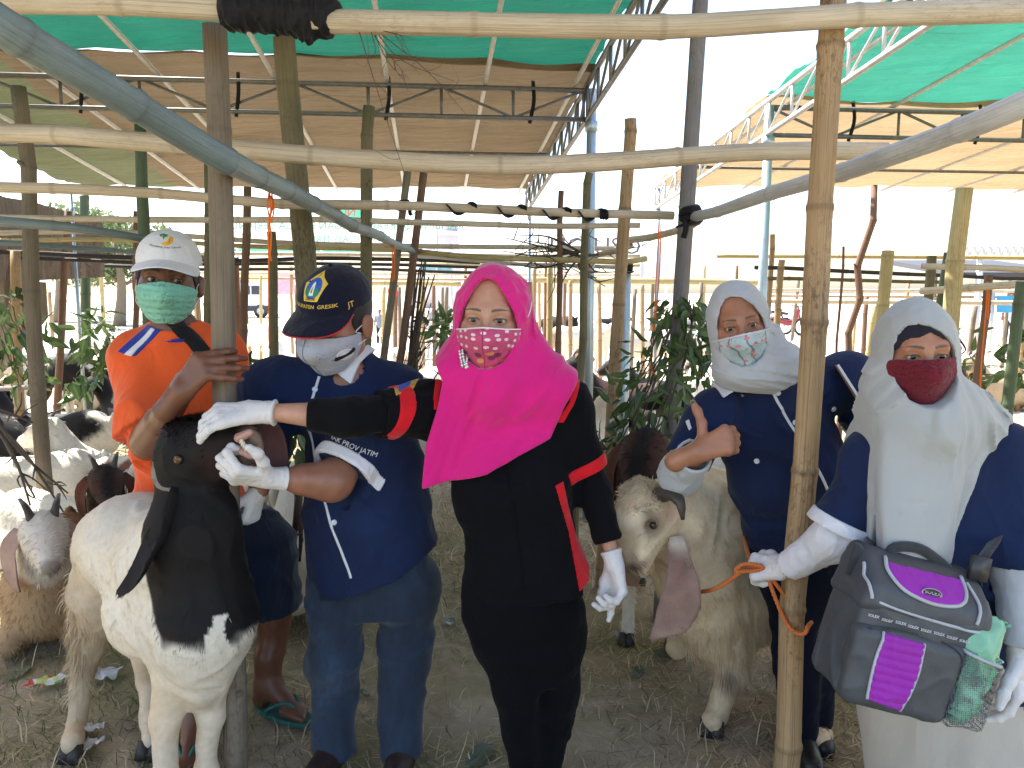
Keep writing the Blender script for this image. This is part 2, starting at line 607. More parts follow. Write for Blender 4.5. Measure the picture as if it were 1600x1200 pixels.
# ================================================================== ground
def ground_mat():
    m, nt, b = nodes_mat('trampled_earth')
    co = coords(nt)
    n1 = noise_n(nt, co, .9, 6, .6, .4)
    n2 = noise_n(nt, co, 7, 6, .65)
    n3 = noise_n(nt, co, 45, 5, .7)
    st = noise_n(nt, coords(nt, 'Object', (60, 14, 20), (0, 0, .7)), 3, 4, .7, 1.2)
    st2 = noise_n(nt, coords(nt, 'Object', (13, 70, 20), (0, 0, .2)), 3, 4, .7, 1.2)
    earth = ramp(nt, n2, [(.25, (.34, .27, .19)), (.55, (.47, .38, .28)), (.8, (.55, .46, .345))])
    grass = ramp(nt, n3, [(.3, (.19, .18, .08)), (.6, (.30, .265, .13)), (.8, (.46, .38, .21))])
    c = mixc(nt, ramp(nt, n1, [(.42, (0, 0, 0)), (.60, (1, 1, 1))]), earth, grass)
    straw = math_(nt, 'MAXIMUM', ramp(nt, st, [(.60, (0, 0, 0)), (.68, (1, 1, 1))]), ramp(nt, st2, [(.62, (0, 0, 0)), (.70, (1, 1, 1))]))
    c = mixc(nt, math_(nt, 'MULTIPLY', straw, .55), c, (.46, .38, .25))
    # earth colour lightened with distance, standing in for sunlit wash-out
    sp = nt.nodes.new('ShaderNodeSeparateXYZ'); nt.links.new(co, sp.inputs[0])
    far = ramp(nt, math_(nt, 'MULTIPLY', math_(nt, 'ADD', sp.outputs[1], math_(nt, 'MULTIPLY', n1, 6)), .05), [(.50, (0, 0, 0)), (.75, (1, 1, 1))])
    c = mixc(nt, far, c, (.52, .46, .37))
    nt.links.new(c, b.inputs['Base Color'])
    b.inputs['Roughness'].default_value = .95
    b.inputs['Specular IOR Level'].default_value = .15
    bump(nt, b, math_(nt, 'ADD', math_(nt, 'MULTIPLY', n3, .6), n2), .55, .018)
    return m

def ground_z(x, y):
    x = np.asarray(x, f32); y = np.asarray(y, f32)
    return .020 * noise_xyz(x * f32(1.3), y * f32(1.3), np.zeros_like(x)) + .010 * noise_xyz(x * f32(4.1), y * f32(4.1), np.zeros_like(x) + 3)
xs = np.concatenate([[-900, -300, -90, -40, -22], np.arange(-14, 14.01, .14), [22, 40, 90, 300, 900]])
ys = np.concatenate([[-60, -20, -8], np.arange(-2, 16.01, .14), [22, 34, 60, 120, 300, 900]])
gx, gy = np.meshgrid(xs, ys, indexing='ij')
inn = (np.abs(gx) <= 14) & (gy >= -2) & (gy <= 16)
gz = np.where(inn, ground_z(gx, gy), 0)
nx_, ny_ = gx.shape
ii = (np.arange(nx_ - 1)[:, None] * ny_ + np.arange(ny_ - 1)[None]).ravel()
obj('ground', mesh_from(np.stack([gx, gy, gz], -1).reshape(-1, 3), np.stack([ii, ii + ny_, ii + ny_ + 1, ii + 1], 1)), ground_mat(), None, kind='structure')

# ================================================================== tents
def tarp(name, col, tr=.5, ws=1.0):
    if name in _mc: return _mc[name]
    m, nt, b = nodes_mat(name)
    co = coords(nt)
    n1 = noise_n(nt, co, 1.3, 5, .6)
    n2 = noise_n(nt, coords(nt, 'Object', (1.2, 9, 1)), 2.0, 5, .6, .6)
    c = np.array(col)
    cc = ramp(nt, n1, [(.3, tuple(c * .86)), (.7, tuple(np.minimum(c * 1.10, 1)))])
    nt.links.new(cc, b.inputs['Base Color'])
    b.inputs['Roughness'].default_value = .75
    b.inputs['Specular IOR Level'].default_value = .2
    bump(nt, b, math_(nt, 'ADD', n2, math_(nt, 'MULTIPLY', noise_n(nt, co, 500, 1), .02)), .85 * ws, .09)
    t = nt.nodes.new('ShaderNodeBsdfTranslucent'); nt.links.new(cc, t.inputs[0])
    nt.links.new(b.inputs['Normal'].links[0].from_socket, t.inputs['Normal'])
    mx = nt.nodes.new('ShaderNodeMixShader'); mx.inputs[0].default_value = tr
    nt.links.new(b.outputs[0], mx.inputs[1]); nt.links.new(t.outputs[0], mx.inputs[2])
    nt.links.new(mx.outputs[0], nt.nodes['Material Output'].inputs[0])
    _mc[name] = m
    return m
STEEL = plain('tent_steel', (.16, .16, .155), .45, .35, .2, 30, .15)
STEELW = plain('painted_steel', (.55, .55, .54), .5, .1, .15, 25, .15)
STRAP = fabric('black_strap', (.012, .012, .014), .8, 500, .2)
AZ = R(-6.0)
EX, EY = V(math.cos(AZ), -math.sin(AZ), 0), V(math.sin(AZ), math.cos(AZ), 0)

def tent(label, o, W, L, z0, slope, vb, gcol, bcol, raft, purl, trussv, olive=None, edge_u=0.0, seed=0):
    """o: far corner (at u=0, v=0) on plan; u runs along EX*sign(W), v back towards the camera; z0 eave height"""
    rt = root('tent', (o[0], o[1], 0), label, 'tent', 'market tents over the goat pens')
    def at(u, v, dz=0.0): return V(*o, 0) + EX * u - EY * v + V(0, 0, z0 + slope * v + dz)
    def cover(name, u0, u1, v0, v1, mat, lift=0.0):
        nu, nv = max(8, int(abs(u1 - u0) / .06)), max(8, int((v1 - v0) / .05))
        uu, vv = np.meshgrid(np.linspace(u0, u1, nu), np.linspace(v0, v1, nv), indexing='ij')
        sag = -.018 * np.abs(np.sin((uu - raft[0]) / (raft[1] - raft[0]) * math.pi))
        wr = .026 * noise_xyz((uu * 1.2 + seed).astype(f32), (vv * 9).astype(f32), np.zeros_like(uu, f32)) + .010 * noise_xyz((uu * 3).astype(f32), (vv * 21).astype(f32), np.ones_like(uu, f32) * seed)
        p = V(*o, 0) + uu[..., None] * EX - vv[..., None] * EY
        p[..., 2] = z0 + slope * vv + sag * .8 + wr + .035 + lift
        i = (np.arange(nu - 1)[:, None] * nv + np.arange(nv - 1)[None]).ravel()
        return obj(name, mesh_from(p.reshape(-1, 3), np.stack([i, i + nv, i + nv + 1, i + 1], 1)), mat, rt)
    if olive is not None:
        cover('roof_cover', olive[0], olive[1], 0, vb, tarp('olive_tarp', (.14, .15, .08), .18))
        cover('roof_cover', olive[1], 0, 0, vb, bcol)
    else: cover('roof_cover', 0, W, 0, vb, bcol)
    cover('roof_cover', min(0, W), max(0, W), vb - .08, vb + 1.25, gcol, .016)
    cover('roof_cover', min(0, W), max(0, W), vb + 1.15, L, bcol, .03)
    for u in raft:
        mb = MB(); mb.tube([at(u, .0, -.005), at(u, L, -.005)], .014, 8); mb.build('rafter', STEELW, rt)
    for v in purl:
        mb = MB(); mb.tube([at(min(0, W), v, -.03), at(max(0, W), v, -.03)], .013, 8); mb.build('purlin', STEEL, rt)
    dz = .17
    for v in trussv:
        mb = MB()
        u0, u1 = min(0, W), max(0, W)
        mb.tube([at(u0, v, -.03), at(u1, v, -.03)], .017, 8)
        mb.tube([at(u0, v, -.03 - dz), at(u1, v, -.03 - dz)], .015, 8)
        n = int((u1 - u0) / .42)
        e = np.linspace(u0 + .02, u1 - .02, n + 1)
        for k in range(n + 1):
            mb.tube([at(e[k], v, -.03), at(e[k], v, -.03 - dz)], .010, 6)
            if k < n: mb.tube([at(e[k], v, -.03 - (dz if k % 2 else 0)), at(e[k + 1], v, -.03 - (0 if k % 2 else dz))], .009, 6)
        mb.build('truss', STEEL, rt)
        for k in range(1, n, 2):          # straps that hold the cover down
            mb = MB(); a = at(e[k] + .12, v, .02); b = at(e[k] + .10, v, -.03 - dz - .03)
            mb.tube(smooth_path([a, (a + b) / 2 + V(.015, -.02, 0), b], 8), .012, 6, flat=.35); mb.build('strap', STRAP, rt)
    # ladder truss along the open edge
    mb = MB()
    mb.tube([at(edge_u, 0, 0), at(edge_u, L, 0)], .018, 8); mb.tube([at(edge_u, 0, -.2), at(edge_u, L, -.2)], .016, 8)
    n = int(L / .3)
    for k in range(n):
        a, b = L * k / n, L * (k + 1) / n
        mb.tube([at(edge_u, a, 0), at(edge_u, a, -.2)], .010, 6); mb.tube([at(edge_u, a, -.2), at(edge_u, b, 0)], .009, 6)
    mb.build('edge_truss', STEEL if edge_u == 0 and W < 0 else STEELW, rt)
    return rt, at
GREEN1 = tarp('green_tarp', (.022, .185, .125), .20)
BROWN1 = tarp('brown_tarp', (.225, .165, .100), .12)
GREEN2 = tarp('pale_green_tarp', (.05, .30, .21), .30)
BROWN2 = tarp('lit_brown_tarp', (.46, .33, .19), .30)  # brown tarp lightened; stronger light on this roof put into the colour
t1, at1 = tent('left tent roof of brown and green tarpaulin over the people', (.14, 7.85), -4.35, 7.9, 2.46, .085, 3.28, GREEN1, BROWN1,
               [-.08, -.62, -1.2, -1.85, -2.5, -3.15, -3.8], [1.55], [3.02, 6.6], olive=(-4.35, -3.35), edge_u=0.0, seed=2)
t2, at2 = tent('right tent roof of lit brown and green tarpaulin beyond the bamboo', (1.36, 7.45), 6.6, 7.4, 2.46, .085, 2.45, GREEN2, BROWN2,
               [.15, .85, 1.55, 2.25, 2.95, 3.65, 4.35, 5.05, 5.75], [.9], [2.42, 6.4], edge_u=0.0, seed=9)
BLUEST = plain('galvanised_pole', (.42, .50, .56), .35, .5, .12, 14, .1)
for rt_, at_, uv, k in ((t1, at1, (0.03, 3.02), 0), (t1, at1, (-4.3, 3.02), 0), (t1, at1, (0.03, .05), 1), (t1, at1, (-4.3, .05), 1), (t2, at2, (.02, 2.42), 0), (t2, at2, (6.5, 2.42), 0), (t2, at2, (.02, .05), 1), (t2, at2, (6.5, .05), 1)):
    p_ = at_(*uv, -.02)
    mb = MB(); mb.tube([V(p_[0], p_[1], 0), p_], .030 if k == 0 else .016, 12)
    mb.tube([p_ + V(0, 0, -.25), p_ + V(0, 0, -.19)], .040 if k == 0 else .022, 12)
    mb.build('support_pole', BLUEST, rt_)

# ================================================================== hanging tarpaulin on the left side
def curtain(label, pts, ztop, zbot, mat, seed, fold=.05):
    """cloth hanging along a plan line: pts (x, y) with top and bottom heights per point"""
    p = np.array(pts, float); m = 90; n = 26
    s = np.linspace(0, len(p) - 1, m)
    xy = np.stack([np.interp(s, range(len(p)), p[:, i]) for i in (0, 1)], 1)
    zt, zb = np.interp(s, range(len(p)), ztop), np.interp(s, range(len(p)), zbot)
    t = np.linspace(0, 1, n)[None]
    z = zt[:, None] * (1 - t) + zb[:, None] * t
    d = np.gradient(xy, axis=0); d /= np.linalg.norm(d, axis=1)[:, None]; nr = np.stack([-d[:, 1], d[:, 0]], 1)
    ss, zz = np.broadcast_to(s[:, None] * 3.2, z.shape), z
    off = fold * (noise_xyz((ss * 2.2 + zz * .5).astype(f32), (zz * .8).astype(f32), np.full(z.shape, seed, f32)) + .5 * noise_xyz((ss * 6 + zz).astype(f32), (zz * 2).astype(f32), np.full(z.shape, seed + 5, f32)))
    v = np.concatenate([xy[:, None, :] + nr[:, None, :] * off[..., None], z[..., None]], -1)
    i = (np.arange(m - 1)[:, None] * n + np.arange(n - 1)[None]).ravel()
    o = obj('tarpaulin', mesh_from(v.reshape(-1, 3), np.stack([i, i + n, i + n + 1, i + 1], 1)), mat, None, label=label, cat='tarpaulin')
    return o
OLDT = tarp('old_brown_tarp', (.17, .135, .105), .10, 2.0)
curtain('weathered brown tarpaulin under the left tent edge, its unseen run added for shade', [(-4.05, 7.70), (-4.45, 7.2), (-4.6, 6.4), (-4.7, 5.0), (-4.75, 3.0), (-4.7, 1.0)], [2.18, 2.30, 2.36, 2.45, 2.6, 2.7], [1.62, 1.58, 1.5, .95, .6, .5], OLDT, 3)  # only the far end is in view; the near run is added for shade
curtain('lower brown tarpaulin draped beside the tan bamboo post', [(-4.15, 6.9), (-4.45, 6.7), (-4.9, 6.5), (-5.6, 6.3)], [1.56, 1.58, 1.6, 1.62], [1.25, .78, .72, .7], tarp('fawn_tarp', (.26, .205, .15), .14, 2.0), 8)
# ================================================================== people: shared builders
def frame(c, yaw=0, pitch=0, roll=0, s=1.0):
    """head frame: x to the picture's right, f forward out of the face, u up"""
    y, p, r = R(yaw), R(pitch), R(roll)
    f = V(math.sin(y) * math.cos(p), -math.cos(y) * math.cos(p), -math.sin(p))
    u = unit(V(0, 0, 1) - f * f[2])
    x = -np.cross(f, u); x = unit(x)
    u, x = u * math.cos(r) + x * math.sin(r), x * math.cos(r) - u * math.sin(r)
    M = np.stack([x, f, u]).astype(f32)
    c = np.asarray(c, f32)
    toL = lambda Pn: ((Pn - c) @ M.T / f32(s)).astype(f32)
    toW = lambda q: np.asarray(q, float) * s @ M + c
    return dict(c=c, M=M, s=s, toL=toL, toW=toW)

_HC = {}
def head_local(q, lids=True, female=True, ears=True):
    """head in its own frame: eye line z=0, crown .118, chin -.112"""
    w = .96 if female else 1.0
    if (female, 0) not in _HC:
      pr = [el((0, -.018, .028), (.076 * w, .096, .090)), el((0, .012, -.028), (.066 * w, .076, .086), k=.03),
          rc((0, .035, -.07), (0, .052, -.094), .040 * w, .021, k=.035),
          rc((-.045 * w, .038, -.028), (-.030, .055, -.034), .028, .024, k=.02), rc((.045 * w, .038, -.028), (.030, .055, -.034), .028, .024, k=.02),
          rc((-.036, .068, .020), (.036, .068, .020), .016, .016, k=.022),
          rc((0, .083, .004), (0, .102, -.036), .0085, .0125, k=.014), rc((-.013, .092, -.040), (.013, .092, -.040), .009, .009, k=.01)]
      _HC[(female, 0)] = U(pr, margin=.2)
    d = _HC[(female, 0)](q)
    for sx in (-1, 1):
        d = smax(d, -(np.sqrt(((q - np.array((sx * .0325, .0965, -.001), f32)) ** 2).sum(1)) - .0185), .014)
    if lids:
        for sx in (-1, 1):
            c = np.array((sx * .0325, .0685, 0), f32)
            e = np.sqrt(((q - c) ** 2).sum(1)) - .0150
            xx = (q[:, 0] - sx * .0325) / .0150
            half = .0043 * np.clip(1 - xx * xx, 0, 1) ** .7
            op = np.maximum(np.abs(q[:, 2] + .0006) - half, -(q[:, 1] - .066))
            d = smin(d, smax(e, -op, .0012), .004)
    if not ears or female: return d
    ear = []
    for sx in (-1, 1) if (female, 1) not in _HC else ():
        ear += [el((sx * .083 * w, -.016, -.014), (.009, .018, .031), k=.01), rc((sx * .088 * w, -.026, .002), (sx * .085 * w, -.014, -.034), .006, .005)]
    if ear: _HC[(female, 1)] = U(ear, margin=.2)
    return smin(d, _HC[(female, 1)](q), .008)

def scaled(k):
    g = P
    return lambda a, b, Y: g(a, b, Y * k)

def head_f(F, female=True):
    return lambda Pn: head_local(F['toL'](Pn), True, female) * F['s']

def face_col(q, skin, brow=(.018, .012, .010), female=True):
    c = np.tile(np.array(skin, f32), (len(q), 1))
    n = noise3(q * 90)[:, None]
    c *= 1 + .06 * n
    ax = np.abs(q[:, 0]); z = q[:, 2]; front = q[:, 1] > .03
    red = np.exp(-((ax - .045) / .02) ** 2 - ((z + .03) / .025) ** 2)[:, None]
    c *= 1 + red * np.array((.10, -.06, -.06))
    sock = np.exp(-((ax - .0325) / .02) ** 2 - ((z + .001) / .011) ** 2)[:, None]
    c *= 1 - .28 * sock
    zb = .0215 + .0045 * (1 - ((ax - .036) / .026) ** 2)
    th = (.0036 if female else .0050) * np.clip((.060 - ax) / .03, .25, 1)
    b = np.clip(1.3 - np.abs(z - zb) / th, 0, 1) * ((ax > .012) & (ax < .058) & front)
    c = c * (1 - .95 * b[:, None]) + np.array(brow) * .95 * b[:, None]
    xx = (ax - .0325) / .0155
    zl = .0043 * np.clip(1 - xx * xx, 0, 1) ** .7 - .0006
    l = np.clip(1.4 - np.abs(z - zl - .0012) / .0019, 0, 1) * (np.abs(xx) < 1.08) * front
    c = c * (1 - .9 * l[:, None]) + np.array((.012, .008, .008)) * .9 * l[:, None]
    l2 = np.clip(1.2 - np.abs(z + zl + .0022) / .0014, 0, 1) * (np.abs(xx) < 1.0) * front
    return c * (1 - .45 * l2[:, None])

def eyes(F, par, gaze=(0, 1, 0)):
    m = col_mat('eye_wet', .08, 0, .0, 10, .6)
    g = unit(gaze)
    for sx in (-1, 1):
        n, k = 20, 14
        a = unit(np.cross(g, (0, 0, 1))); b = np.cross(a, g)
        v, cl = [], []
        for i in range(k + 1):
            t = math.pi * i / k
            for j in range(n):
                ph = 2 * math.pi * j / n
                v.append(g * math.cos(t) + (a * math.cos(ph) + b * math.sin(ph)) * math.sin(t))
        v = np.array(v)
        ang = np.degrees(np.arccos(np.clip(v @ g, -1, 1)))
        cl = np.where((ang < 13)[:, None], (.004, .003, .003), np.where((ang < 34)[:, None], (.03, .014, .008), (.42, .36, .34)))
        v = F['toW'](v * .0131 + np.array((sx * .0325, .0685, 0)))
        i = np.arange(k)[:, None] * n; j = np.arange(n)[None]; j2 = (j + 1) % n
        q = np.stack([i + j, i + j2, i + n + j2, i + n + j], -1).reshape(-1, 4)
        me = mesh_from(v, q); put_col(me, cl)
        obj('eye', me, m, par)

def hand(w, d, n, side=1, curls=None, s=1.0, spread=6, thumb=None, grow=0.0, finger_dirs=None, fore=None):
    """wrist w, finger direction d, palm normal n; side=+1 puts the thumb on n x d"""
    w, d = np.asarray(w, float), unit(d)
    n = unit(np.asarray(n, float) - d * np.dot(n, d))
    l = np.cross(n, d) * side
    curls = curls or [(15, 20, 12)] * 4
    g = grow
    fo = d if fore is None else unit(fore)
    pr = [rc(w - fo * .065 * s, w + d * .01 * s, .029 * s + g, .025 * s + g, k=.012, flat=None)]
    off = (.028, .0095, -.0095, -.027); ln = (.96, 1.06, 1.0, .80); kn = (.088, .091, .086, .078)
    for i in range(4):
        base = w + d * .012 * s + l * off[i] * .55 * s
        k0 = w + d * kn[i] * s + l * off[i] * s
        pr.append(rc(base, k0, .0145 * s + g, .0115 * s + g, k=.014))
        a = R((1.5 - i) * spread)
        df = d * math.cos(a) + l * math.sin(a)
        if finger_dirs is not None: df = unit(finger_dirs[i])
        ang, p0 = 0, k0
        for j, (L, r0, r1) in enumerate(((.042, .0100, .0092), (.027, .0090, .0084), (.022, .0083, .0068))):
            ang += curls[i][j]
            v = df * math.cos(R(ang)) + n * math.sin(R(ang))
            p1 = p0 + v * L * ln[i] * s
            pr.append(rc(p0, p1, r0 * s + g, r1 * s + g, k=.006 if j else .009))
            p0 = p1
    th = thumb or [(.75, .55, .25), (.45, .85, .25), (.35, .9, .2)]
    p0 = w + d * .022 * s + l * .022 * s + n * .004 * s
    for (a, b, c), L, r0, r1 in zip(th, (.046, .033, .027), (.0155, .0115, .0105), (.0115, .0105, .0080)):
        p1 = p0 + unit(l * a + d * b + n * c) * L * s
        pr.append(rc(p0, p1, r0 * s + g, r1 * s + g, k=.012))
        p0 = p1
    return pr

def glove(par, pr, w, d, mat, h=.0030, cuff=.05):
    """thin latex glove over a hand, with a rolled cuff across the forearm direction d"""
    d = unit(d)
    f0 = U(pr)
    def f(Pn):
        e = f0(Pn) + folds(Pn, (80, 80, 80), .0013, 2.2)
        t = (Pn - np.asarray(w, f32)) @ d.astype(f32)
        e = e - .0035 * np.exp(-((t + cuff) / .004) ** 2) + .0009 * np.sin(t * 330) * np.clip(-t * 40 - .2, 0, 1)
        return np.maximum(e, -(t + cuff + .004))
    f.bb = f0.bb
    return obj('glove', mesh_sdf(f, h), mat, par)

def torso(o, top, front, st, k=.03, p=2.3):
    z = unit(np.asarray(top) - o); fr = unit(np.asarray(front, float) - z * np.dot(front, z)); x = np.cross(fr, z) * -1
    return lo(o, x, fr, z, st, k, p), (np.asarray(o, float), x, fr, z)

def cutmax(f, *planes):
    """planes: (point, normal) keep the side the normal points away from"""
    def g(Pn):
        d = f(Pn)
        for o, n in planes: d = np.maximum(d, (Pn - np.asarray(o, f32)) @ unit(n).astype(f32))
        return d
    g.bb = f.bb
    return g
def withfolds(f, sc, amp, seed=0, sharp=1.0):
    def g(Pn):
        d = f(Pn)
        m = np.abs(d) < amp * 2 + .012
        if m.any(): d[m] -= folds(Pn[m], sc, amp, seed, sharp)
        return d
    g.bb = f.bb
    return g
def patch(f, region, t0=-.006, t1=.0025):
    """a sewn-on layer: the skin of f inside a region function(P)->distance"""
    def g(Pn):
        d = f(Pn)
        return np.maximum(np.maximum(d - t1, t0 - d), region(Pn))
    g.bb = f.bb
    return g
def band(o, n, a, b):
    """slab between a and b along n from o"""
    n = unit(n).astype(f32); o = np.asarray(o, f32)
    def g(Pn):
        t = (Pn - o) @ n
        return np.maximum(a - t, t - b)
    return g
def both(*fs):
    return lambda Pn: np.max([f(Pn) for f in fs], 0)
def polyreg(pp, Y, side=None):
    q = pixpoly(pp, Y)
    if side is None: return lambda Pn: q(Pn[:, 0], Pn[:, 2])
    return lambda Pn: np.maximum(q(Pn[:, 0], Pn[:, 2]), side(Pn))

def patchp(f, pp, Y, t0=-.006, t1=.0025, ymax=None):
    """sewn-on layer inside a pixel outline at distance Y, on the near side"""
    w = np.array([P(a, b, Y) for a, b in pp])
    ym = Y + .14 if ymax is None else ymax
    q = poly2(w[:, [0, 2]])
    g = patch(f, lambda Pn: np.maximum(q(Pn[:, 0], Pn[:, 2]), Pn[:, 1] - f32(ym)), t0, t1)
    lo_, hi = w.min(0), w.max(0)
    g.bb = (np.array((lo_[0], f.bb[0][1], lo_[2])), np.array((hi[0], ym, hi[2])))
    return g
def patchb(f, o, n, a, b, rad=.11, t0=-.010, t1=.0045):
    """band sewn round a limb: between a and b along n from o"""
    g = patch(f, band(o, n, a, b), t0, t1)
    c = np.asarray(o) + unit(n) * (a + b) / 2
    r2 = rad
    base = g
    def k(Pn): return np.maximum(base(Pn), np.sqrt(((Pn - c.astype(f32)) ** 2).sum(1)) - f32(r2))
    k.bb = (c - rad, c + rad)
    return k

def head_f_bb(F, female):
    f = head_f(F, female)
    f.bb = (F['c'] - .13 * F['s'], F['c'] + .13 * F['s'])
    return f

_MC = [el((0, .008, -.035), (.068, .082, .095)), rc((0, .040, -.075), (0, .055, -.090), .042, .026, k=.03), rc((0, .078, .0), (0, .098, -.040), .013, .020, k=.03), el((0, .045, -.03), (.062, .045, .05), k=.03)]
mask_core = U(_MC, margin=.3)
def mask_mesh(F, outline, off=.006, th=.0035, ridge=0.0, pleat=0.0, female=True, h=.0029, seed=0, wr=.0003):
    """face mask: a shell over the lower face; outline in (arc, z) of the head frame"""
    po = poly2(outline)
    def f(Pn):
        q = F['toL'](Pn)
        base = mask_core(q)
        arc = np.arctan2(q[:, 0], q[:, 1] + .03) * .085
        b2 = base - off - ridge * np.exp(-(arc / .028) ** 2) * np.exp(-((q[:, 2] + .04) / .045) ** 2)
        if pleat: b2 = b2 - pleat * (np.abs(((q[:, 2] * 55) % 1) - .5) - .25) * 2
        b2 = b2 + folds(q, (40, 40, 75), wr * 2.5, seed)
        d = np.maximum(np.maximum(b2, -b2 - th), po(arc, q[:, 2]))
        return np.maximum(d, -.02 - q[:, 1]) * F['s']
    e = np.array([F['toW']((a, b, z)) for a in (-.11, .11) for b in (-.03, .135) for z in (-.145, .015)])
    f.bb = (e.min(0), e.max(0))
    me = mesh_sdf(f, h)
    q = F['toL'](verts(me))
    put_vec(me, np.stack([np.arctan2(q[:, 0], q[:, 1] + .03) * .085, q[:, 2], q[:, 1]], 1))
    return me

def hood_f(F, opening, r=(.094, .118, .132), c=(0, -.022, .012), chin=(.080, .085, .060), wr=.0022, seed=1, extra=None):
    """head scarf round the head, open at the face"""
    po = poly2(opening)
    pr = [el(c, r), el((0, -.004, -.105), chin, k=.06)] + (extra or [])
    u = U(pr, margin=.3)
    def f(Pn):
        q = F['toL'](Pn)
        d = u(q)
        ang = np.arctan2(q[:, 0], q[:, 2] - .02)
        rr = np.sqrt(q[:, 0] ** 2 + (q[:, 2]) ** 2)
        d = d - folds(np.stack([ang * 2.2, q[:, 1] * 26, rr * 9], 1), (1, 1, 1), wr, seed)
        o2 = po(q[:, 0], q[:, 2])
        hol = np.maximum(o2, -(q[:, 1] - .012))
        d = d - .0035 * np.exp(-(np.maximum(o2, 0) / .006) ** 2) * (q[:, 1] > .03)
        return smax(d, -hol, .005) * F['s']
    f.bb = (F['c'] - .22 * F['s'], F['c'] + .2 * F['s'])
    return f

def join_f(a, b, k):
    g = lambda Pn: smin(a(Pn), b(Pn), k)
    g.bb = (np.minimum(a.bb[0], b.bb[0]), np.maximum(a.bb[1], b.bb[1]))
    return g

def disc(c, n, r, t=.003, seg=14):
    n = unit(n); up = V(0, 0, 1) if abs(n[2]) < .9 else V(1, 0, 0)
    a = unit(np.cross(up, n)); b = np.cross(n, a)
    mb = MB()
    th = np.arange(seg) / seg * 2 * math.pi
    ring = np.cos(th)[:, None] * a + np.sin(th)[:, None] * b
    prof = [(0, t), (.62, t), (.72, t * 1.5), (.92, t * 1.5), (1, t * .8), (1, -t)]
    v = np.vstack([np.asarray(c) + ring * r * q[0] + n * q[1] for q in prof])
    i = np.arange(len(prof) - 1)[:, None] * seg; j = np.arange(seg)[None]; j2 = (j + 1) % seg
    mb.add(v, np.stack([i + j, i + seg + j, i + seg + j2, i + j2], -1).reshape(-1, 4))
    return mb

def text_obj(name, txt, size, c, xdir, ndir, mat, par=None, bend=None, ext=.0008, **k):
    """flat lettering as real geometry, centred on c, facing ndir"""
    cu = bpy.data.curves.new('lettering', 'FONT')
    cu.body = txt; cu.size = size; cu.align_x = 'CENTER'; cu.align_y = 'CENTER'; cu.extrude = ext
    cu.resolution_u = 2
    to = bpy.data.objects.new('lettering', cu); COL.objects.link(to)
    dg = bpy.context.evaluated_depsgraph_get()
    me = bpy.data.meshes.new_from_object(to.evaluated_get(dg))
    bpy.data.objects.remove(to, do_unlink=True)
    x = unit(xdir); n = unit(np.asarray(ndir, float) - x * np.dot(ndir, x)); y = np.cross(n, x)
    v = verts(me)
    if bend is not None: v = bend(v)
    w = np.asarray(c, float) + v[:, :1] * x + v[:, 1:2] * y + v[:, 2:3] * n
    me.vertices.foreach_set('co', w.astype(np.float32).ravel()); me.update()
    for p_ in me.polygons: p_.use_smooth = False
    return obj(name, me, mat, par, **k)

def surf_many(f, pts, n=None, mx=.25):
    """march from outside towards each point, from the camera side: surface points and normals"""
    pts = np.atleast_2d(np.asarray(pts, float)); d = V(0, -1, 0) if n is None else unit(n)
    q = pts + d * mx
    live = np.ones(len(q), bool)
    for _ in range(90):
        if not live.any(): break
        e = f(q[live].astype(f32)).astype(float)
        st = np.clip(e, .0006, .025)
        i = np.flatnonzero(live)
        q[i] -= d * (st * (e > .0008))[:, None]
        live[i] = (e > .0008) & ((q[i] - pts[i]) @ d > -mx)
    g = np.stack([f((q + np.eye(3)[k] * .004).astype(f32)) - f((q - np.eye(3)[k] * .004).astype(f32)) for k in range(3)], 1).astype(float)
    return q, g / (np.linalg.norm(g, axis=1)[:, None] + 1e-9)
def surf_at(f, p, n=None, mx=.25):
    q, g = surf_many(f, p, n, mx)
    return q[0], g[0]
def text_on(f, name, txt, size, c, xdir, mat, par, lift=.0015, flip=False):
    """lettering wrapped on the camera side of f; c and xdir given in world X, Z"""
    o = text_obj(name, txt, size, (0, 0, 0), (1, 0, 0), (0, -1, 0), mat, par, None, .0002)
    v = verts(o.data).astype(float)
    x = unit(V(xdir[0], 0, xdir[2])); z = V(-x[2], 0, x[0])
    w = np.asarray(c, float) + v[:, :1] * x + v[:, 2:3] * z
    s_, n_ = surf_many(f, w)
    w = s_ + n_ * (lift - v[:, 1:2])
    o.data.vertices.foreach_set('co', w.astype(np.float32).ravel()); o.data.update()
    return o

def strip_on(f, pts, w, t=.0022, m=30):
    """ribbon laid on the camera side of f through world points (X, Z used)"""
    path = smooth_path(pts, m)
    s_, n_ = surf_many(f, path)
    s_ = s_ + n_ * t * .4
    d = np.gradient(s_, axis=0); d /= np.linalg.norm(d, axis=1)[:, None] + 1e-9
    side = np.cross(d, n_)
    rows = [s_ - side * w / 2 - n_ * t, s_ - side * w / 2 + n_ * t, s_ + side * w / 2 + n_ * t, s_ + side * w / 2 - n_ * t]
    v = np.stack(rows, 1).reshape(-1, 3)
    q = []
    for i in range(m - 1):
        for j in range(4):
            j2 = (j + 1) % 4
            q.append((i * 4 + j, (i + 1) * 4 + j, (i + 1) * 4 + j2, i * 4 + j2))
    return mesh_from(v, np.array(q))

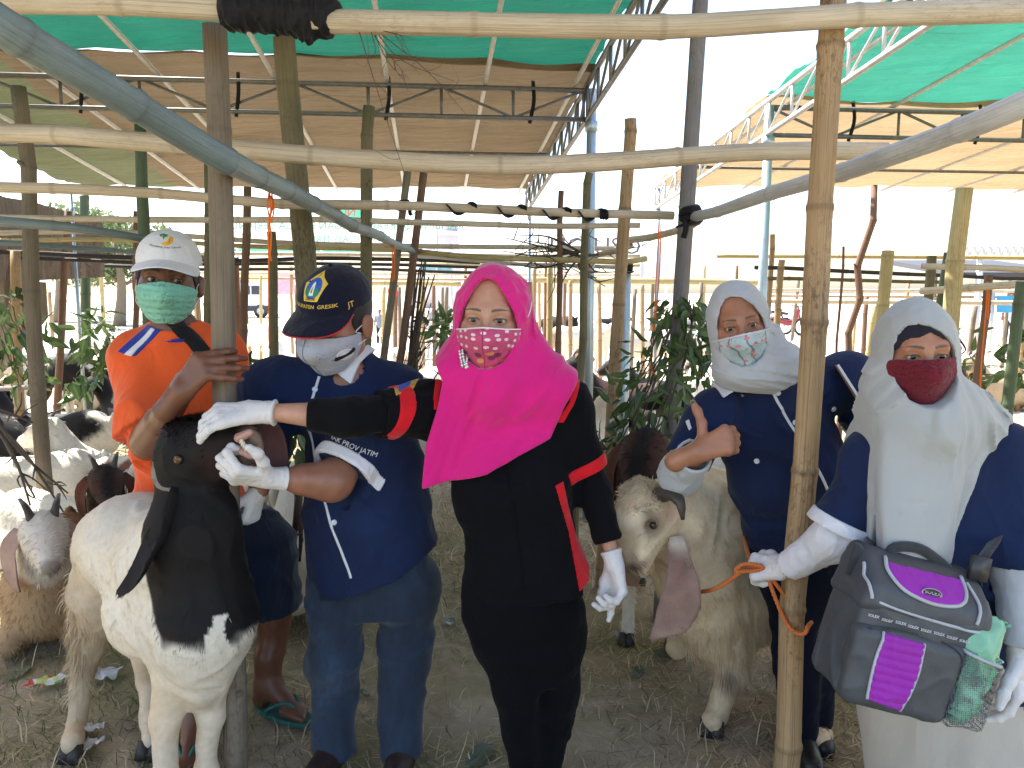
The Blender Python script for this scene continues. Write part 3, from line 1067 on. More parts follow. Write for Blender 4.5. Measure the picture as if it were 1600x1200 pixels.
SKIN = col_mat('skin', .42, .25, .22, 520, .45, .14, 45)
LATEX = fabric('latex_glove', (.74, .72, .71), .42, 300, .04, .1, .12, .08)
NAVY = fabric('navy_cotton', (.0065, .016, .058), .85, 1100, .15, .06)
WHITE = fabric('white_cotton', (.68, .68, .72), .85, 1100, .04, .2)
PIPE = fabric('white_piping', (.72, .72, .76), .8, 900, .04, .2)
BUTTON = plain('button_plastic', (.72, .74, .74), .3, 0, .03)
GREYCL = fabric('light_grey_cloth', (.43, .455, .475), .85, 1000, .05, .3)

def skin_mesh(F, skin, parts, female, neck=None, hh=.0031, cut=None):
    """joined skin surface: coarse parts first, the head last; coloured"""
    ms = [mesh_sdf(f, h) for f, h in parts]
    hf = join_f(head_f_bb(F, female), U([rc(F['toW']((0, -.02, -.06)), F['toW']((0, -.03, -.16)) if neck is None else neck, .052 if female else .058, .055 if female else .064, k=.03)]), .03)
    if cut is not None: hf = cutmax(hf, cut)
    ms.append(mesh_sdf(hf, hh))
    n3 = len(ms[-1].vertices)
    me = join_meshes(ms)
    v = verts(me)
    col = np.tile(np.array(skin, f32), (len(v), 1)) * (1 + .07 * noise3(v * 40) + .05 * noise3(v * 11))[:, None]
    q = F['toL'](v[-n3:])
    col[-n3:] = face_col(q, skin, female=female)
    put_col(me, col)
    return me

def cap_f(F, r=(.086, .108, .088), c=(0, -.012, .036), zlow=.030, wr=.001, brim=None):
    u = U([el(c, r)], margin=.3)
    def f(Pn):
        q = F['toL'](Pn)
        d = u(q) - folds(q, (30, 30, 30), wr, 3)
        seam = np.abs(np.sin(3 * np.arctan2(q[:, 0], q[:, 1] - c[1]))) * np.sqrt(q[:, 0] ** 2 + (q[:, 1] - c[1]) ** 2)
        d = d + .0012 * np.exp(-(seam / .004) ** 2)
        zl = np.full(len(q), zlow, f32)
        if brim: zl = np.where(q[:, 1] > .02, np.minimum(zlow, brim_surf(q[:, 0], np.maximum(q[:, 1], .05), brim['z0'], brim['drop'], brim['curl'])), zlow)
        return np.maximum(np.maximum(d, -(d + .010)), zl - q[:, 2]) * F['s']
    f.bb = (F['c'] - .16 * F['s'], F['c'] + .17 * F['s'])
    return f
def brim_surf(x, y, z0, drop, curl): return z0 - drop * (y - .08) - curl * x * x
def brim_f(F, z0=.036, drop=.30, curl=6.0, w=.080, L=.092, y0=.055):
    def f(Pn):
        q = F['toL'](Pn)
        e = np.abs(q[:, 2] - brim_surf(q[:, 0], q[:, 1], z0, drop, curl)) - .0026
        r = (np.sqrt((q[:, 0] / w) ** 2 + ((q[:, 1] - y0) / L) ** 2) - 1) * .07
        inner = -(np.sqrt((q[:, 0] / .080) ** 2 + ((q[:, 1] + .012) / .100) ** 2) - 1) * .07
        return np.maximum(np.maximum(e * .8, r), np.maximum(inner, .03 - q[:, 1])) * F['s']
    f.bb = (F['c'] - .18 * F['s'], F['c'] + .18 * F['s'])
    return f
def brim_edge(F, z0=.036, drop=.30, curl=6.0, w=.080, L=.092, y0=.055, m=30):
    th = np.linspace(R(-12), R(192), m)
    x, y = w * np.cos(th), y0 + L * np.sin(th)
    return F['toW'](np.stack([x, y, brim_surf(x, y, z0, drop, curl)], 1))
def on_cap(F, x, z, r=(.086, .108, .088), c=(0, -.012, .036), lift=.0016):
    k = np.clip(1 - ((x - c[0]) / r[0]) ** 2 - ((z - c[2]) / r[2]) ** 2, .01, 1)
    return F['toW'](np.stack([x, c[1] + r[1] * np.sqrt(k) + lift, z], -1))
def text_side(name, txt, size, deg, z0, F, mat, par, r, c):
    o = text_obj(name, txt, size, (0, 0, 0), (1, 0, 0), (0, -1, 0), mat, par, None, .0002)
    v = verts(o.data); z = v[:, 2] + z0
    k = np.sqrt(np.clip(1 - ((z - c[2]) / r[2]) ** 2, .01, 1)); th = R(deg) + v[:, 0] / .1
    q = np.stack([c[0] + (r[0] * k + .002 - v[:, 1]) * np.sin(th), c[1] + (r[1] * k + .002 - v[:, 1]) * np.cos(th), z], 1)
    o.data.vertices.foreach_set('co', F['toW'](q).astype(np.float32).ravel()); o.data.update()
def text_cap(name, txt, size, x0, z0, F, mat, par, arc=0.0, lift=.0015, **kw):
    def bend(v): return v
    o = text_obj(name, txt, size, (0, 0, 0), (1, 0, 0), (0, -1, 0), mat, par, None, .0002)
    v = verts(o.data)           # X, (Y depth), Z
    x = v[:, 0] + x0; z = v[:, 2] + z0 + arc * v[:, 0] ** 2
    w = on_cap(F, x, z, lift=lift, **kw) + F['M'][1] * (-v[:, 1])[:, None]
    o.data.vertices.foreach_set('co', w.astype(np.float32).ravel()); o.data.update()
    return o
def flat_poly_on(proj, pts, lift, th=.001):
    """small fan polygon pressed on a surface: proj(x, z, lift)->world"""
    pts = np.asarray(pts, float)
    c = pts.mean(0)
    nx = np.roll(pts, -1, 0); u_ = np.arange(5)[:, None] / 5
    pts = np.vstack([p0 + (p1 - p0) * u_ for p0, p1 in zip(pts, nx)]); n = len(pts)
    rings = []
    for k in (0, .35, .7, 1):
        q = c + (pts - c) * k
        rings.append(proj(q[:, 0], q[:, 1], lift))
    v = np.vstack(rings + [proj(pts[:, 0], pts[:, 1], lift - .004)])
    q = []
    for r_ in range(4):
        for j in range(n):
            j2 = (j + 1) % n
            q.append((r_ * n + j, r_ * n + j2, (r_ + 1) * n + j2, (r_ + 1) * n + j))
    return mesh_from(v, np.array(q), False)
def ngon(n, r, x0=0, z0=0, rot=0):
    return [(x0 + r * math.sin(2 * math.pi * k / n + rot), z0 + r * math.cos(2 * math.pi * k / n + rot)) for k in range(n)]
def collar_piece(f, pp, Y, t1=.010, t0=-.004, h=.003, ymax=None): return mesh_sdf(patchp(f, pp, Y, t0, t1, ymax), h)

def sleeve_cut(arm, tor, o, n, t):
    """cuts the sleeve at t along n from o, only where the limb is nearer than the trunk"""
    A, T = U([arm], margin=.5), U([tor], margin=.5)
    n = unit(n).astype(f32); o = np.asarray(o, f32)
    def g(Pn, d):
        m = np.abs(d) < .04
        if not m.any(): return d
        Q = Pn[m]
        c = np.where(A(Q) < T(Q), (Q - o) @ n - f32(t), -1)
        d[m] = np.maximum(d[m], c)
        return d
    return g
def hair_f(F, y0, zl):
    def f(Pn):
        q = F['toL'](Pn)
        h = head_local(q, False, False, False)
        return np.maximum(np.maximum(h - .005, -h - .002), np.maximum(q[:, 1] - y0 + .5 * np.maximum(-q[:, 2], 0), zl - q[:, 2])) * F['s']
    f.bb = (F['c'] - .12, F['c'] + .13)
    return f
def neck_ring(c, rx, ry, tilt, r, fr, flat=1.0, m=30):
    fr = unit(fr); x = unit(np.cross(fr, V(0, 0, 1)))
    th = np.linspace(0, 2 * math.pi, m)
    pts = np.array([np.asarray(c) + x * rx * math.sin(a) + fr * ry * math.cos(a) - V(0, 0, tilt * (math.cos(a) + .2)) for a in th])
    mb = MB(); mb.tube(pts, r, 8, cap=False, flat=flat)
    return mb
# ================================================================== bamboo posts and rails
def bamboo_mat(name, c0, c1, dark, node=.5, spots=.3, gloss=.55):
    if name in _mc: return _mc[name]
    m, nt, b = nodes_mat(name)
    a = nt.nodes.new('ShaderNodeAttribute'); a.attribute_name = 'uvw'
    nd = nt.nodes.new('ShaderNodeAttribute'); nd.attribute_name = 'nd'
    def mp(s):
        k = nt.nodes.new('ShaderNodeMapping'); k.inputs['Scale'].default_value = s; nt.links.new(a.outputs['Vector'], k.inputs[0]); return k.outputs[0]
    n1 = noise_n(nt, mp((1, 1, .25)), 14, 5, .6)
    n2 = noise_n(nt, mp((60, 60, 2.2)), 2.2, 4, .7)
    n3 = noise_n(nt, mp((1, 1, .45)), 75, 5, .75)
    c = ramp(nt, n1, [(.28, c0), (.72, c1)])
    c = mixc(nt, math_(nt, 'MULTIPLY', ramp(nt, n2, [(.50, (0, 0, 0)), (.75, (1, 1, 1))]), .35), c, dark)
    c = mixc(nt, math_(nt, 'MULTIPLY', ramp(nt, noise_n(nt, mp((240, 240, 2.0)), 1.4, 3, .6), [(.52, (0, 0, 0)), (.62, (1, 1, 1))]), .45), c, dark)
    c = mixc(nt, math_(nt, 'MULTIPLY', ramp(nt, noise_n(nt, mp((1, 1, .8)), 4.5, 4, .6), [(.45, (0, 0, 0)), (.75, (1, 1, 1))]), .35), c, tuple(np.array(c0) * .62))
    blot = math_(nt, 'MULTIPLY', ramp(nt, n3, [(.50, (0, 0, 0)), (.60, (1, 1, 1))]), ramp(nt, noise_n(nt, mp((1, 1, .5)), 7, 3), [(.45, (0, 0, 0)), (.62, (1, 1, 1))]))
    c = mixc(nt, math_(nt, 'MULTIPLY', blot, spots), c, dark)
    c = mixc(nt, math_(nt, 'MULTIPLY', nd.outputs['Fac'], node), c, dark)
    nt.links.new(c, b.inputs['Base Color'])
    nt.links.new(ramp(nt, n1, [(.2, (gloss - .08,) * 3), (.8, (gloss + .15,) * 3)]), b.inputs['Roughness'])
    b.inputs['Specular IOR Level'].default_value = .35
    bump(nt, b, math_(nt, 'ADD', n2, math_(nt, 'MULTIPLY', n3, .5)), .6, .006)
    _mc[name] = m
    return m
BAM = dict(
    tan=bamboo_mat('tan_bamboo', (.36, .235, .115), (.46, .32, .175), (.10, .055, .030), .55, .75),
    pale=bamboo_mat('pale_split_bamboo', (.50, .42, .30), (.64, .56, .43), (.22, .16, .10), .45, .30, .7),
    bark=bamboo_mat('barked_pole', (.17, .135, .095), (.25, .205, .15), (.085, .06, .04), .3, .5, .8),
    mossy=bamboo_mat('mossy_pole', (.13, .115, .06), (.21, .18, .10), (.06, .05, .03), .3, .7, .8),
    green=bamboo_mat('green_bamboo', (.060, .095, .045), (.10, .14, .065), (.04, .045, .03), .4, .35, .5),
    teal=bamboo_mat('blue_green_bamboo', (.14, .20, .21), (.23, .29, .30), (.09, .09, .085), .35, .25, .38),
    red=bamboo_mat('red_brown_pole', (.17, .090, .055), (.24, .14, .09), (.08, .045, .03), .3, .4, .75),
    grey=bamboo_mat('grey_pole', (.16, .15, .15), (.23, .22, .215), (.09, .08, .075), .2, .4, .6),
    silver=bamboo_mat('silver_bamboo', (.46, .47, .47), (.60, .60, .60), (.25, .24, .22), .35, .3, .5),
    dark=bamboo_mat('dark_pole', (.030, .026, .026), (.055, .048, .045), (.012, .010, .01), .2, .3, .7),
    honey=bamboo_mat('honey_bamboo', (.40, .31, .13), (.55, .45, .22), (.16, .10, .05), .4, .3, .6))

def bamboo(name, pts, r0, r1, kind, label, cat, group=None, node=.30, n=14, wob=.0045, bulge=.10, seed=0, half=False, branch=0, hollow=True):
    """culm through the points, with swollen nodes, a slightly wandering line and cut ends"""
    r = np.random.default_rng(abs(hash(label)) % 1000 + seed if False else seed * 7 + int(abs(pts[0][0]) * 100) + int(abs(pts[-1][2]) * 37))
    base = smooth_path(pts, 60)
    seg = np.linalg.norm(np.diff(base, axis=0), axis=1); s = np.concatenate([[0], np.cumsum(seg)]); L = s[-1]
    nodes, x = [], node * (.3 + .6 * r.random())
    while x < L - .02:
        nodes.append(x); x += node * (.8 + .4 * r.random())
    st = {0.0, L}
    for k in np.linspace(0, L, max(8, int(L / .14))): st.add(float(k))
    for k in nodes:
        for o in (-.030, -.012, -.004, .004, .012, .030): st.add(float(np.clip(k + o, 0, L)))
    st = np.array(sorted(st))
    c = np.stack([np.interp(st, s, base[:, i]) for i in range(3)], 1)
    ph = r.random(6) * 10
    d0 = unit(base[-1] - base[0]); u0 = unit(np.cross(d0, V(.3, .8, .5))); w0 = np.cross(d0, u0)
    # kinks at the nodes, bends between
    c = c + (wob * np.interp(st, [0] + nodes + [L], np.concatenate([[0], r.normal(0, 1, len(nodes)), [0]])))[:, None] * u0 + (wob * np.interp(st, [0] + nodes + [L], np.concatenate([[0], r.normal(0, 1, len(nodes)), [0]])))[:, None] * w0
    rad = r0 + (r1 - r0) * st / L
    nd = np.zeros(len(st))
    for k in nodes:
        e = np.exp(-((st - k) / .010) ** 2); rad = rad * (1 + bulge * e) * (1 - .03 * np.exp(-((st - k - .022) / .012) ** 2)); nd = np.maximum(nd, np.exp(-((st - k) / .007) ** 2))
    rad = rad * (1 + .02 * np.sin(st * 9 + ph[0]))
    v, q, _ = tube_geo(c, rad, n)
    m = len(st)
    an = np.tile(np.arange(n) / n * 2 * math.pi, m)
    along = np.repeat(st, n)
    # out-of-round
    cc = np.repeat(c, n, 0)
    v = cc + (v - cc) * (1 + .035 * np.sin(2 * an + ph[1]) + .02 * np.sin(3 * an + along * 3 + ph[2]))[:, None]
    ndv = np.repeat(nd, n)
    tr, ex = [], [v]
    cnt = len(v); a_ = np.arange(n); b_ = (a_ + 1) % n
    qs = [q]; tt = []
    for e, sgn in ((0, 1), (m - 1, -1)):
        ring = v[e * n:(e + 1) * n]; ce = c[e]
        dirn = unit(c[1] - c[0]) if e == 0 else unit(c[-2] - c[-1])
        inner = ce + (ring - ce) * .72; deep = inner + dirn * (r0 * .7 if hollow else .002)
        ex += [inner, deep, (ce + dirn * (r0 * .7 if hollow else .002))[None]]
        i0, i1, i2 = cnt, cnt + n, cnt + 2 * n
        o = e * n
        A = np.stack([o + b_, o + a_, i0 + a_, i0 + b_], 1); B = np.stack([i0 + b_, i0 + a_, i1 + a_, i1 + b_], 1); T = np.stack([i1 + b_, i1 + a_, np.full(n, i2)], 1)
        if sgn < 0: A, B, T = A[:, ::-1], B[:, ::-1], T[:, ::-1]
        qs += [A, B]; tt.append(T); cnt += 2 * n + 1
    # stubs of cut side branches
    for k in range(branch):
        i = r.integers(2, m - 2); th = r.random() * 6.28
        nn = v[i * n + int(th / 6.283 * n) % n] - c[i]; nn = unit(nn)
        p0 = c[i] + nn * rad[i] * .8; p1 = p0 + unit(nn + .5 * d0) * rad[i] * (.5 + .8 * r.random())
        vv, qq, _ = tube_geo(np.array([p0, p1]), np.array([rad[i] * .35, rad[i] * .26]), 7)
        ex += [vv, p1[None]]; qs.append(qq + cnt); tt.append(np.stack([cnt + 7 + np.arange(7), cnt + 7 + (np.arange(7) + 1) % 7, np.full(7, cnt + 14)], 1)); cnt += 15
    V_ = np.vstack(ex)
    me = mesh_from(V_, [np.vstack(qs), np.vstack(tt)])
    uv = np.zeros((len(V_), 3)); uv[:m * n] = np.stack([np.cos(an) * r0, np.sin(an) * r0, along], 1)
    uv[m * n:] = np.stack([np.full(len(V_) - m * n, r0), np.zeros(len(V_) - m * n), np.linspace(0, L, len(V_) - m * n)], 1)
    put_vec(me, uv + seed * 3.7)
    at = me.attributes.new('nd', 'FLOAT', 'POINT'); at.data.foreach_set('value', np.concatenate([ndv, np.full(len(V_) - m * n, .35)]).astype(np.float32))
    return obj(name, me, BAM[kind], None, label=label, cat=cat, group=group)

def post(px, ytop, ybot, xbot, Y, wpx, kind, label, name='bamboo_post', to_ground=True, cat='post', group=None, **k):
    """upright through two pixels at distance Y; runs on down to the ground"""
    a, b = P(px, ytop, Y), P(xbot, ybot, Y)
    if to_ground:
        t = (a[2] + .02) / (a[2] - b[2]); b = a + (b - a) * t
    r = wpx / 2 * Y / FPX
    return bamboo(name, [b, (a + b) / 2, a], r * 1.06, r * .96, kind, label, cat, group, **k)
def rail(pp, r0, r1, kind, label, name='bamboo_rail', cat='rail', group=None, **k):
    return bamboo(name, [P(*q) for q in pp], r0, r1, kind, label, cat, group, wob=.004, **k)

post(335, 40, 1200, 368, 2.12, 38, 'bark', 'thick bark-covered pole gripped by the hand of the person in orange', 'bark_pole', node=.8, bulge=.05, seed=1, branch=3, wob=.005)
post(1304, -30, 1200, 1226, 1.98, 39, 'tan', 'thick tan bamboo post in front of the person giving a thumbs-up', node=.33, seed=2, n=20, bulge=.12, wob=.004)
post(444, 60, 430, 478, 3.2, 33, 'mossy', 'mossy pole standing behind the person in the dark cap', 'bark_pole', node=.7, bulge=.05, seed=3, branch=2)
post(28, 135, 860, 76, 4.3, 22, 'bark', 'leaning bark pole among the lying goats at the far left', 'bark_pole', node=.6, bulge=.05, seed=4, branch=2, wob=.010)
post(577, 166, 540, 570, 3.9, 19, 'mossy', 'short-topped mossy pole left of the pink headscarf', 'bark_pole', node=.45, seed=5, bulge=.08)
post(637, 268, 560, 600, 4.7, 12, 'bark', 'grey bark pole left of a leaning pair, bound with black rubber', 'bark_pole', node=.6, seed=6, bulge=.05)
post(662, 270, 560, 622, 4.8, 12, 'red', 'brown bark pole right of a leaning pair, bound with black rubber', 'bark_pole', node=.6, seed=7, bulge=.05, wob=.010)
post(985, 186, 640, 957, 3.7, 19, 'tan', 'honey tan bamboo post right of the pink headscarf', node=.40, seed=8, n=16)
post(921, 270, 640, 906, 4.2, 12, 'mossy', 'thin mossy pole between two tan bamboo posts', 'bark_pole', node=.5, seed=9, bulge=.06)
post(877, 298, 560, 870, 4.7, 9, 'red', 'slim brown bamboo post beside the galvanised tent pole', node=.35, seed=10)
post(1096, -20, 690, 1050, 3.3, 24, 'grey', 'smooth grey pole behind the thumbs-up hand', 'grey_pole', node=1.5, bulge=.01, seed=11, wob=.004)
post(219, 195, 500, 232, 3.6, 17, 'green', 'green bamboo post behind the white cap', node=.35, seed=12)
post(131, 305, 665, 137, 8.2, 14, 'green', 'green bamboo post beside the hanging brown tarpaulin', node=.4, seed=13)
post(24, 392, 640, 28, 6.2, 15, 'tan', 'tan bamboo post at the left picture edge in front of the tarpaulin', node=.35, seed=14)
post(107, 330, 560, 95, 7.2, 11, 'red', 'red-brown bark pole at the edge of the brown tarpaulin', 'bark_pole', node=.5, seed=15)
post(387, 292, 520, 378, 4.6, 12, 'red', 'slim brown bamboo post just right of the gripped bark pole', node=.3, seed=16)
post(424, 362, 560, 430, 5.0, 14, 'mossy', 'short mossy post behind the orange hanging string', 'bark_pole', node=.4, seed=17)
post(213, 330, 500, 211, 6.0, 9, 'red', 'thin brown post left of the white cap', node=.35, seed=18)
post(326, 250, 520, 324, 4.2, 14, 'mossy', 'mossy bamboo post half hidden behind the gripped bark pole', node=.4, seed=19)
post(1366, 290, 560, 1326, 4.4, 10, 'red', 'crooked thin branch stake between the two people in pale headscarves', 'branch_stake', node=.22, bulge=.12, seed=20, wob=.012, branch=3)
post(1388, 392, 560, 1370, 5.2, 18, 'honey', 'blunt honey bamboo post just left of the burgundy-masked person', node=.4, seed=21)
post(1507, 294, 500, 1488, 4.2, 25, 'honey', 'freshly cut bamboo post behind the burgundy-masked person, taller than its neighbours', node=.45, seed=22)
post(1484, 395, 500, 1466, 5.0, 17, 'green', 'short green bamboo post next to the freshly cut one', node=.35, seed=23)
post(1456, 400, 500, 1448, 5.6, 14, 'mossy', 'shortest mossy post in the cluster above the pale headscarf', 'bark_pole', node=.4, seed=24)
post(1545, 430, 600, 1528, 4.6, 13, 'red', 'brown post with orange string hanging down it', node=.5, seed=25)
post(1597, 440, 640, 1574, 4.0, 18, 'green', 'dark green bamboo post at the right picture edge', node=.5, seed=26)
post(1207, 366, 500, 1199, 6.5, 8, 'tan', 'thin tall bamboo post left of the tan front post', node=.3, seed=27)
post(1222, 406, 500, 1214, 6.0, 10, 'tan', 'thin short bamboo post left of the tan front post', node=.3, seed=28)
post(1318, 385, 520, 1310, 6.4, 4, 'red', 'very thin stick beside the crooked branch stake', 'branch_stake', node=.3, seed=29, branch=1)

# rails
rail([(-30, 2, 1.9), (180, 8, 1.92), (360, 16, 1.95), (520, 24, 1.97)], .027, .029, 'pale', 'pale split bamboo rail across the top left corner', seed=31, node=.42, n=16)
rail([(490, 33, 1.93), (760, 38, 1.93), (1060, 40, 1.93), (1340, 27, 1.93), (1640, 16, 1.93)], .029, .028, 'pale', 'longest pale bamboo rail across the top of the picture', seed=32, node=.46, n=16)
rail([(-30, 207, 2.55), (200, 220, 2.5), (400, 233, 2.45), (600, 250, 2.45), (780, 262, 2.45), (960, 256, 2.45), (1180, 240, 2.5), (1385, 236, 2.5)], .030, .028, 'pale', 'sagging pale bamboo rail behind the gripped bark pole', seed=33, node=.5, n=16)
rail([(-40, 14, 1.42), (50, 67, 1.52), (202, 155, 1.74), (297, 214, 1.92), (358, 249, 2.03), (439, 294, 2.5), (540, 345, 3.3), (650, 396, 4.9)], .035, .018, 'teal', 'thick blue-green bamboo pole slanting in from the top left corner', seed=34, node=.26, n=18, bulge=.13)
rail([(1640, 146, 1.55), (1492, 206, 1.8), (1316, 266, 2.2), (1200, 303, 2.65), (1080, 340, 3.3)], .029, .022, 'silver', 'silver-grey split bamboo rail slanting down from the right edge', seed=35, node=.42, n=16)
rail([(-30, 292, 2.75), (200, 302, 2.9), (420, 315, 3.0), (640, 322, 3.15), (860, 332, 3.3), (1052, 337, 3.4)], .019, .018, 'pale', 'straight pale rail wrapped with black rubber strips', seed=36, node=.4)
rail([(-30, 340, 3.8), (250, 343, 3.8), (600, 345, 3.9), (820, 354, 4.0), (1000, 352, 4.0)], .016, .015, 'pale', 'thin pale rail just below the rubber-wrapped one', seed=37, node=.42)
rail([(-30, 344, 3.0), (80, 352, 3.1), (160, 362, 3.2), (226, 373, 3.3)], .022, .016, 'teal', 'green bamboo rail ending behind the white cap', seed=38, node=.3)
rail([(-30, 365, 5.0), (200, 363, 5.0), (420, 378, 5.2), (640, 384, 5.3), (960, 388, 5.4)], .017, .016, 'pale', 'pale far rail level with the white cap logo', seed=39, node=.45)
rail([(-30, 374, 5.4), (210, 377, 5.4), (420, 386, 5.6), (660, 392, 5.7)], .017, .016, 'honey', 'honey-coloured far rail under the pale far rail', seed=40, node=.4)
rail([(640, 392, 4.9), (760, 402, 4.7), (960, 408, 4.6), (1010, 404, 4.6)], .018, .017, 'honey', 'honey bamboo rail above the pink headscarf', seed=41, node=.4)
rail([(640, 400, 5.6), (760, 408, 5.2), (980, 419, 4.9)], .012, .012, 'silver', 'thin silver rail touching a post bound in black', seed=42, node=.5)
rail([(-30, 377, 4.4), (60, 381, 4.5), (160, 391, 4.7), (330, 402, 5.2)], .017, .012, 'teal', 'thin green-grey rail running behind the white cap', seed=43, node=.3)
rail([(-20, 393, 6.5), (300, 405, 6.8), (560, 404, 7.0), (750, 410, 7.2)], .020, .018, 'dark', 'upper one of the three black rails in the distance', seed=44, node=.6)
rail([(-20, 402, 7.0), (300, 412, 7.2), (560, 412, 7.5), (760, 418, 7.6)], .018, .018, 'dark', 'middle one of the three black rails in the distance', seed=45, node=.6)
rail([(60, 412, 7.8), (320, 420, 8.0), (560, 420, 8.2), (745, 426, 8.4)], .019, .018, 'dark', 'lowest one of the three black rails in the distance', seed=46, node=.6)
rail([(-30, 608, 5.4), (30, 606, 5.1), (76, 602, 4.4)], .018, .015, 'grey', 'low grey rail tied to the leaning bark pole at the left', seed=47, node=.5)
rail([(985, 375, 4.6), (1060, 360, 4.1), (1090, 346, 3.5)], .020, .018, 'pale', 'short pale rail joining the grey pole to the tan post', seed=48, node=.4)
rail([(930, 400, 4.8), (985, 382, 4.2)], .016, .016, 'pale', 'short stub of pale rail beside the thin mossy pole', seed=49, node=.3)
rail([(830, 437, 12), (1000, 439, 12), (1200, 442, 12)], .045, .045, 'honey', 'yellow bamboo rail of the distant pen behind the goats', seed=50, node=.8)
rail([(1180, 418, 6.0), (1330, 424, 6.2), (1500, 432, 6.4), (1640, 436, 6.6)], .016, .015, 'dark', 'dark upper rail of the pen on the right', seed=51, node=.5)
rail([(1200, 435, 6.4), (1330, 438, 6.4), (1470, 441, 6.4)], .016, .015, 'mossy', 'dark lower rail of the pen on the right', seed=52, node=.5)
rail([(1440, 416, 4.6), (1540, 418, 4.5), (1640, 424, 4.4)], .018, .017, 'pale', 'pale upper rail at the right edge beside the burgundy-masked person', seed=53, node=.4)
rail([(1440, 455, 4.9), (1540, 447, 4.5), (1640, 440, 4.2)], .022, .020, 'pale', 'pale lower rail at the right edge beside the burgundy-masked person', seed=54, node=.4)

# bindings
RUB = fabric('black_rubber', (.012, .012, .014), .55, 300, .2, .05)
def wrap(name, c, axis, r, w, turns, label, cat='binding', mat=RUB, th=.004, tail=None, group=None, wid=None):
    """strip wound round a pole"""
    axis = unit(axis); u = unit(np.cross(axis, V(.31, .52, .79))); v = np.cross(axis, u)
    m = int(turns * 14)
    t = np.linspace(0, turns * 2 * math.pi, m)
    pts = np.array([np.asarray(c) + axis * (-w / 2 + w * k / (m - 1)) + (u * math.cos(a) + v * math.sin(a)) * (r + th * (.5 + .5 * math.sin(k * .9))) for k, a in enumerate(t)])
    mb = MB(); mb.tube(pts, wid or min(w / turns * .62, .03), 6, flat=.25)
    if tail is not None: mb.tube(smooth_path([pts[-1]] + [np.asarray(q) for q in tail], 12), .012, 6, flat=.2)
    return mb.build(name, mat, None, label=label, cat=cat, group=group)
rl = unit(P(520, 24, 1.97) - P(360, 16, 1.95))
# cloth band that ties the two top rails
def top_band():
    c = P(438, 20, 1.95)
    f = U([rc(P(368, 18, 1.94), P(505, 26, 1.94), .043, .046, k=.02), rc(P(470, 42, 1.93), P(480, 60, 1.93), .024, .012, k=.02)])
    g = lambda_bb0(lambda Q: f(Q) - folds(Q, (70, 30, 18), .006, 5), f.bb)
    obj('rubber_band', mesh_sdf(g, .004), RUB, None, label='wide black rubber band binding two rails at the top', cat='binding')
def lambda_bb0(f, bb):
    f.bb = bb
    return f
top_band()
wrap('rubber_strip', P(632, 322, 4.66), P(632, 300, 4.66) - P(632, 340, 4.66), .036, .05, 2.5, 'black rubber strip tying the leaning pair of poles', tail=[P(642, 336, 4.6), P(655, 326, 4.6)])
for (px, py), l in zip(((722, 326), (800, 330), (870, 334), (925, 336), (944, 335)), ('first black strip wound on the wrapped rail, nearest the pink headscarf side', 'second black strip wound on the wrapped rail', 'third black strip wound on the wrapped rail', 'fourth black strip wound on the wrapped rail beside the mossy pole', 'last black strip wound on the wrapped rail, near its end')):
    Yr = 3.15 + (px - 640) / 412 * .25
    wrap('rubber_strip', P(px, py, Yr), P(px + 40, py + 2, Yr) - P(px, py, Yr), .020, .12 if px < 940 else .03, 1.0 if px < 940 else 2.5, l, wid=.011 if px < 940 else None, group='strips on the wrapped rail')
wrap('rubber_strip', P(1078, 338, 3.3), V(-.03, 0, 1), .040, .09, 3, 'black rubber strip tying rails to the smooth grey pole', tail=[P(1072, 352, 3.24), P(1068, 372, 3.24)])
wrap('rubber_strip', P(978, 420, 4.9), V(0, 0, 1), .04, .07, 3, 'black binding on a distant galvanised post')
mb = MB(); mb.tube([P(978, 420, 4.9) * V(1, 1, 0), P(978, 416, 4.9)], .034, 12); mb.build('steel_post', BLUEST, None, label='galvanised post bound with black above the goats', cat='post')

# orange strings
ORS = fabric('orange_twine', (.75, .16, .01), .55, 300, .1, .1)
def string(name, paths, r, label, cat='string', mat=ORS, group=None):
    mb = MB()
    for p in paths: mb.tube(smooth_path(p, max(10, 6 * len(p))), r, 6)
    return mb.build(name, mat, None, label=label, cat=cat, group=group)
Y0 = 2.52
string('orange_string', [[P(420, 288, Y0), P(430, 284, Y0 - .05), P(434, 292, Y0), P(424, 298, Y0)], [P(422, 290, Y0 - .03), P(418, 320, Y0), P(421, 345, Y0), P(419, 380, Y0), P(424, 408, Y0)],
                         [P(424, 296, Y0), P(426, 322, Y0), P(421, 346, Y0), P(424, 370, Y0), P(421, 408, Y0)], [P(421, 300, Y0), P(423, 330, Y0 - .01), P(420, 345, Y0), P(420, 400, Y0), P(420, 460, Y0), P(421, 545, Y0)], [P(421, 350, Y0), P(427, 335, Y0), P(428, 318, Y0), P(423, 306, Y0)]], .0028, 'orange string knotted on the blue-green bamboo and hanging beside the bark pole')
string('orange_string', [[P(612, 384, 4.2), P(616, 386, 4.15), P(618, 390, 4.2)], [P(613, 388, 4.2), P(613, 440, 4.2)], [P(617, 388, 4.2), P(616, 438, 4.2)], [P(600, 386, 4.2), P(617, 384, 4.15)]], .003, 'orange string hanging by the short-topped mossy pole')
Y1 = 3.15
string('orange_string', [[P(1030, 348, Y1), P(1027, 400, Y1), P(1022, 500, Y1), P(1018, 570, Y1)], [P(1033, 350, Y1), P(1030, 430, Y1), P(1024, 500, Y1), P(1017, 575, Y1)], [P(1017, 575, Y1), P(1000, 590, Y1)], [P(1017, 575, Y1), P(1032, 604, Y1), P(1026, 620, Y1)]], .0026, 'orange string from which the green fodder bundle hangs')
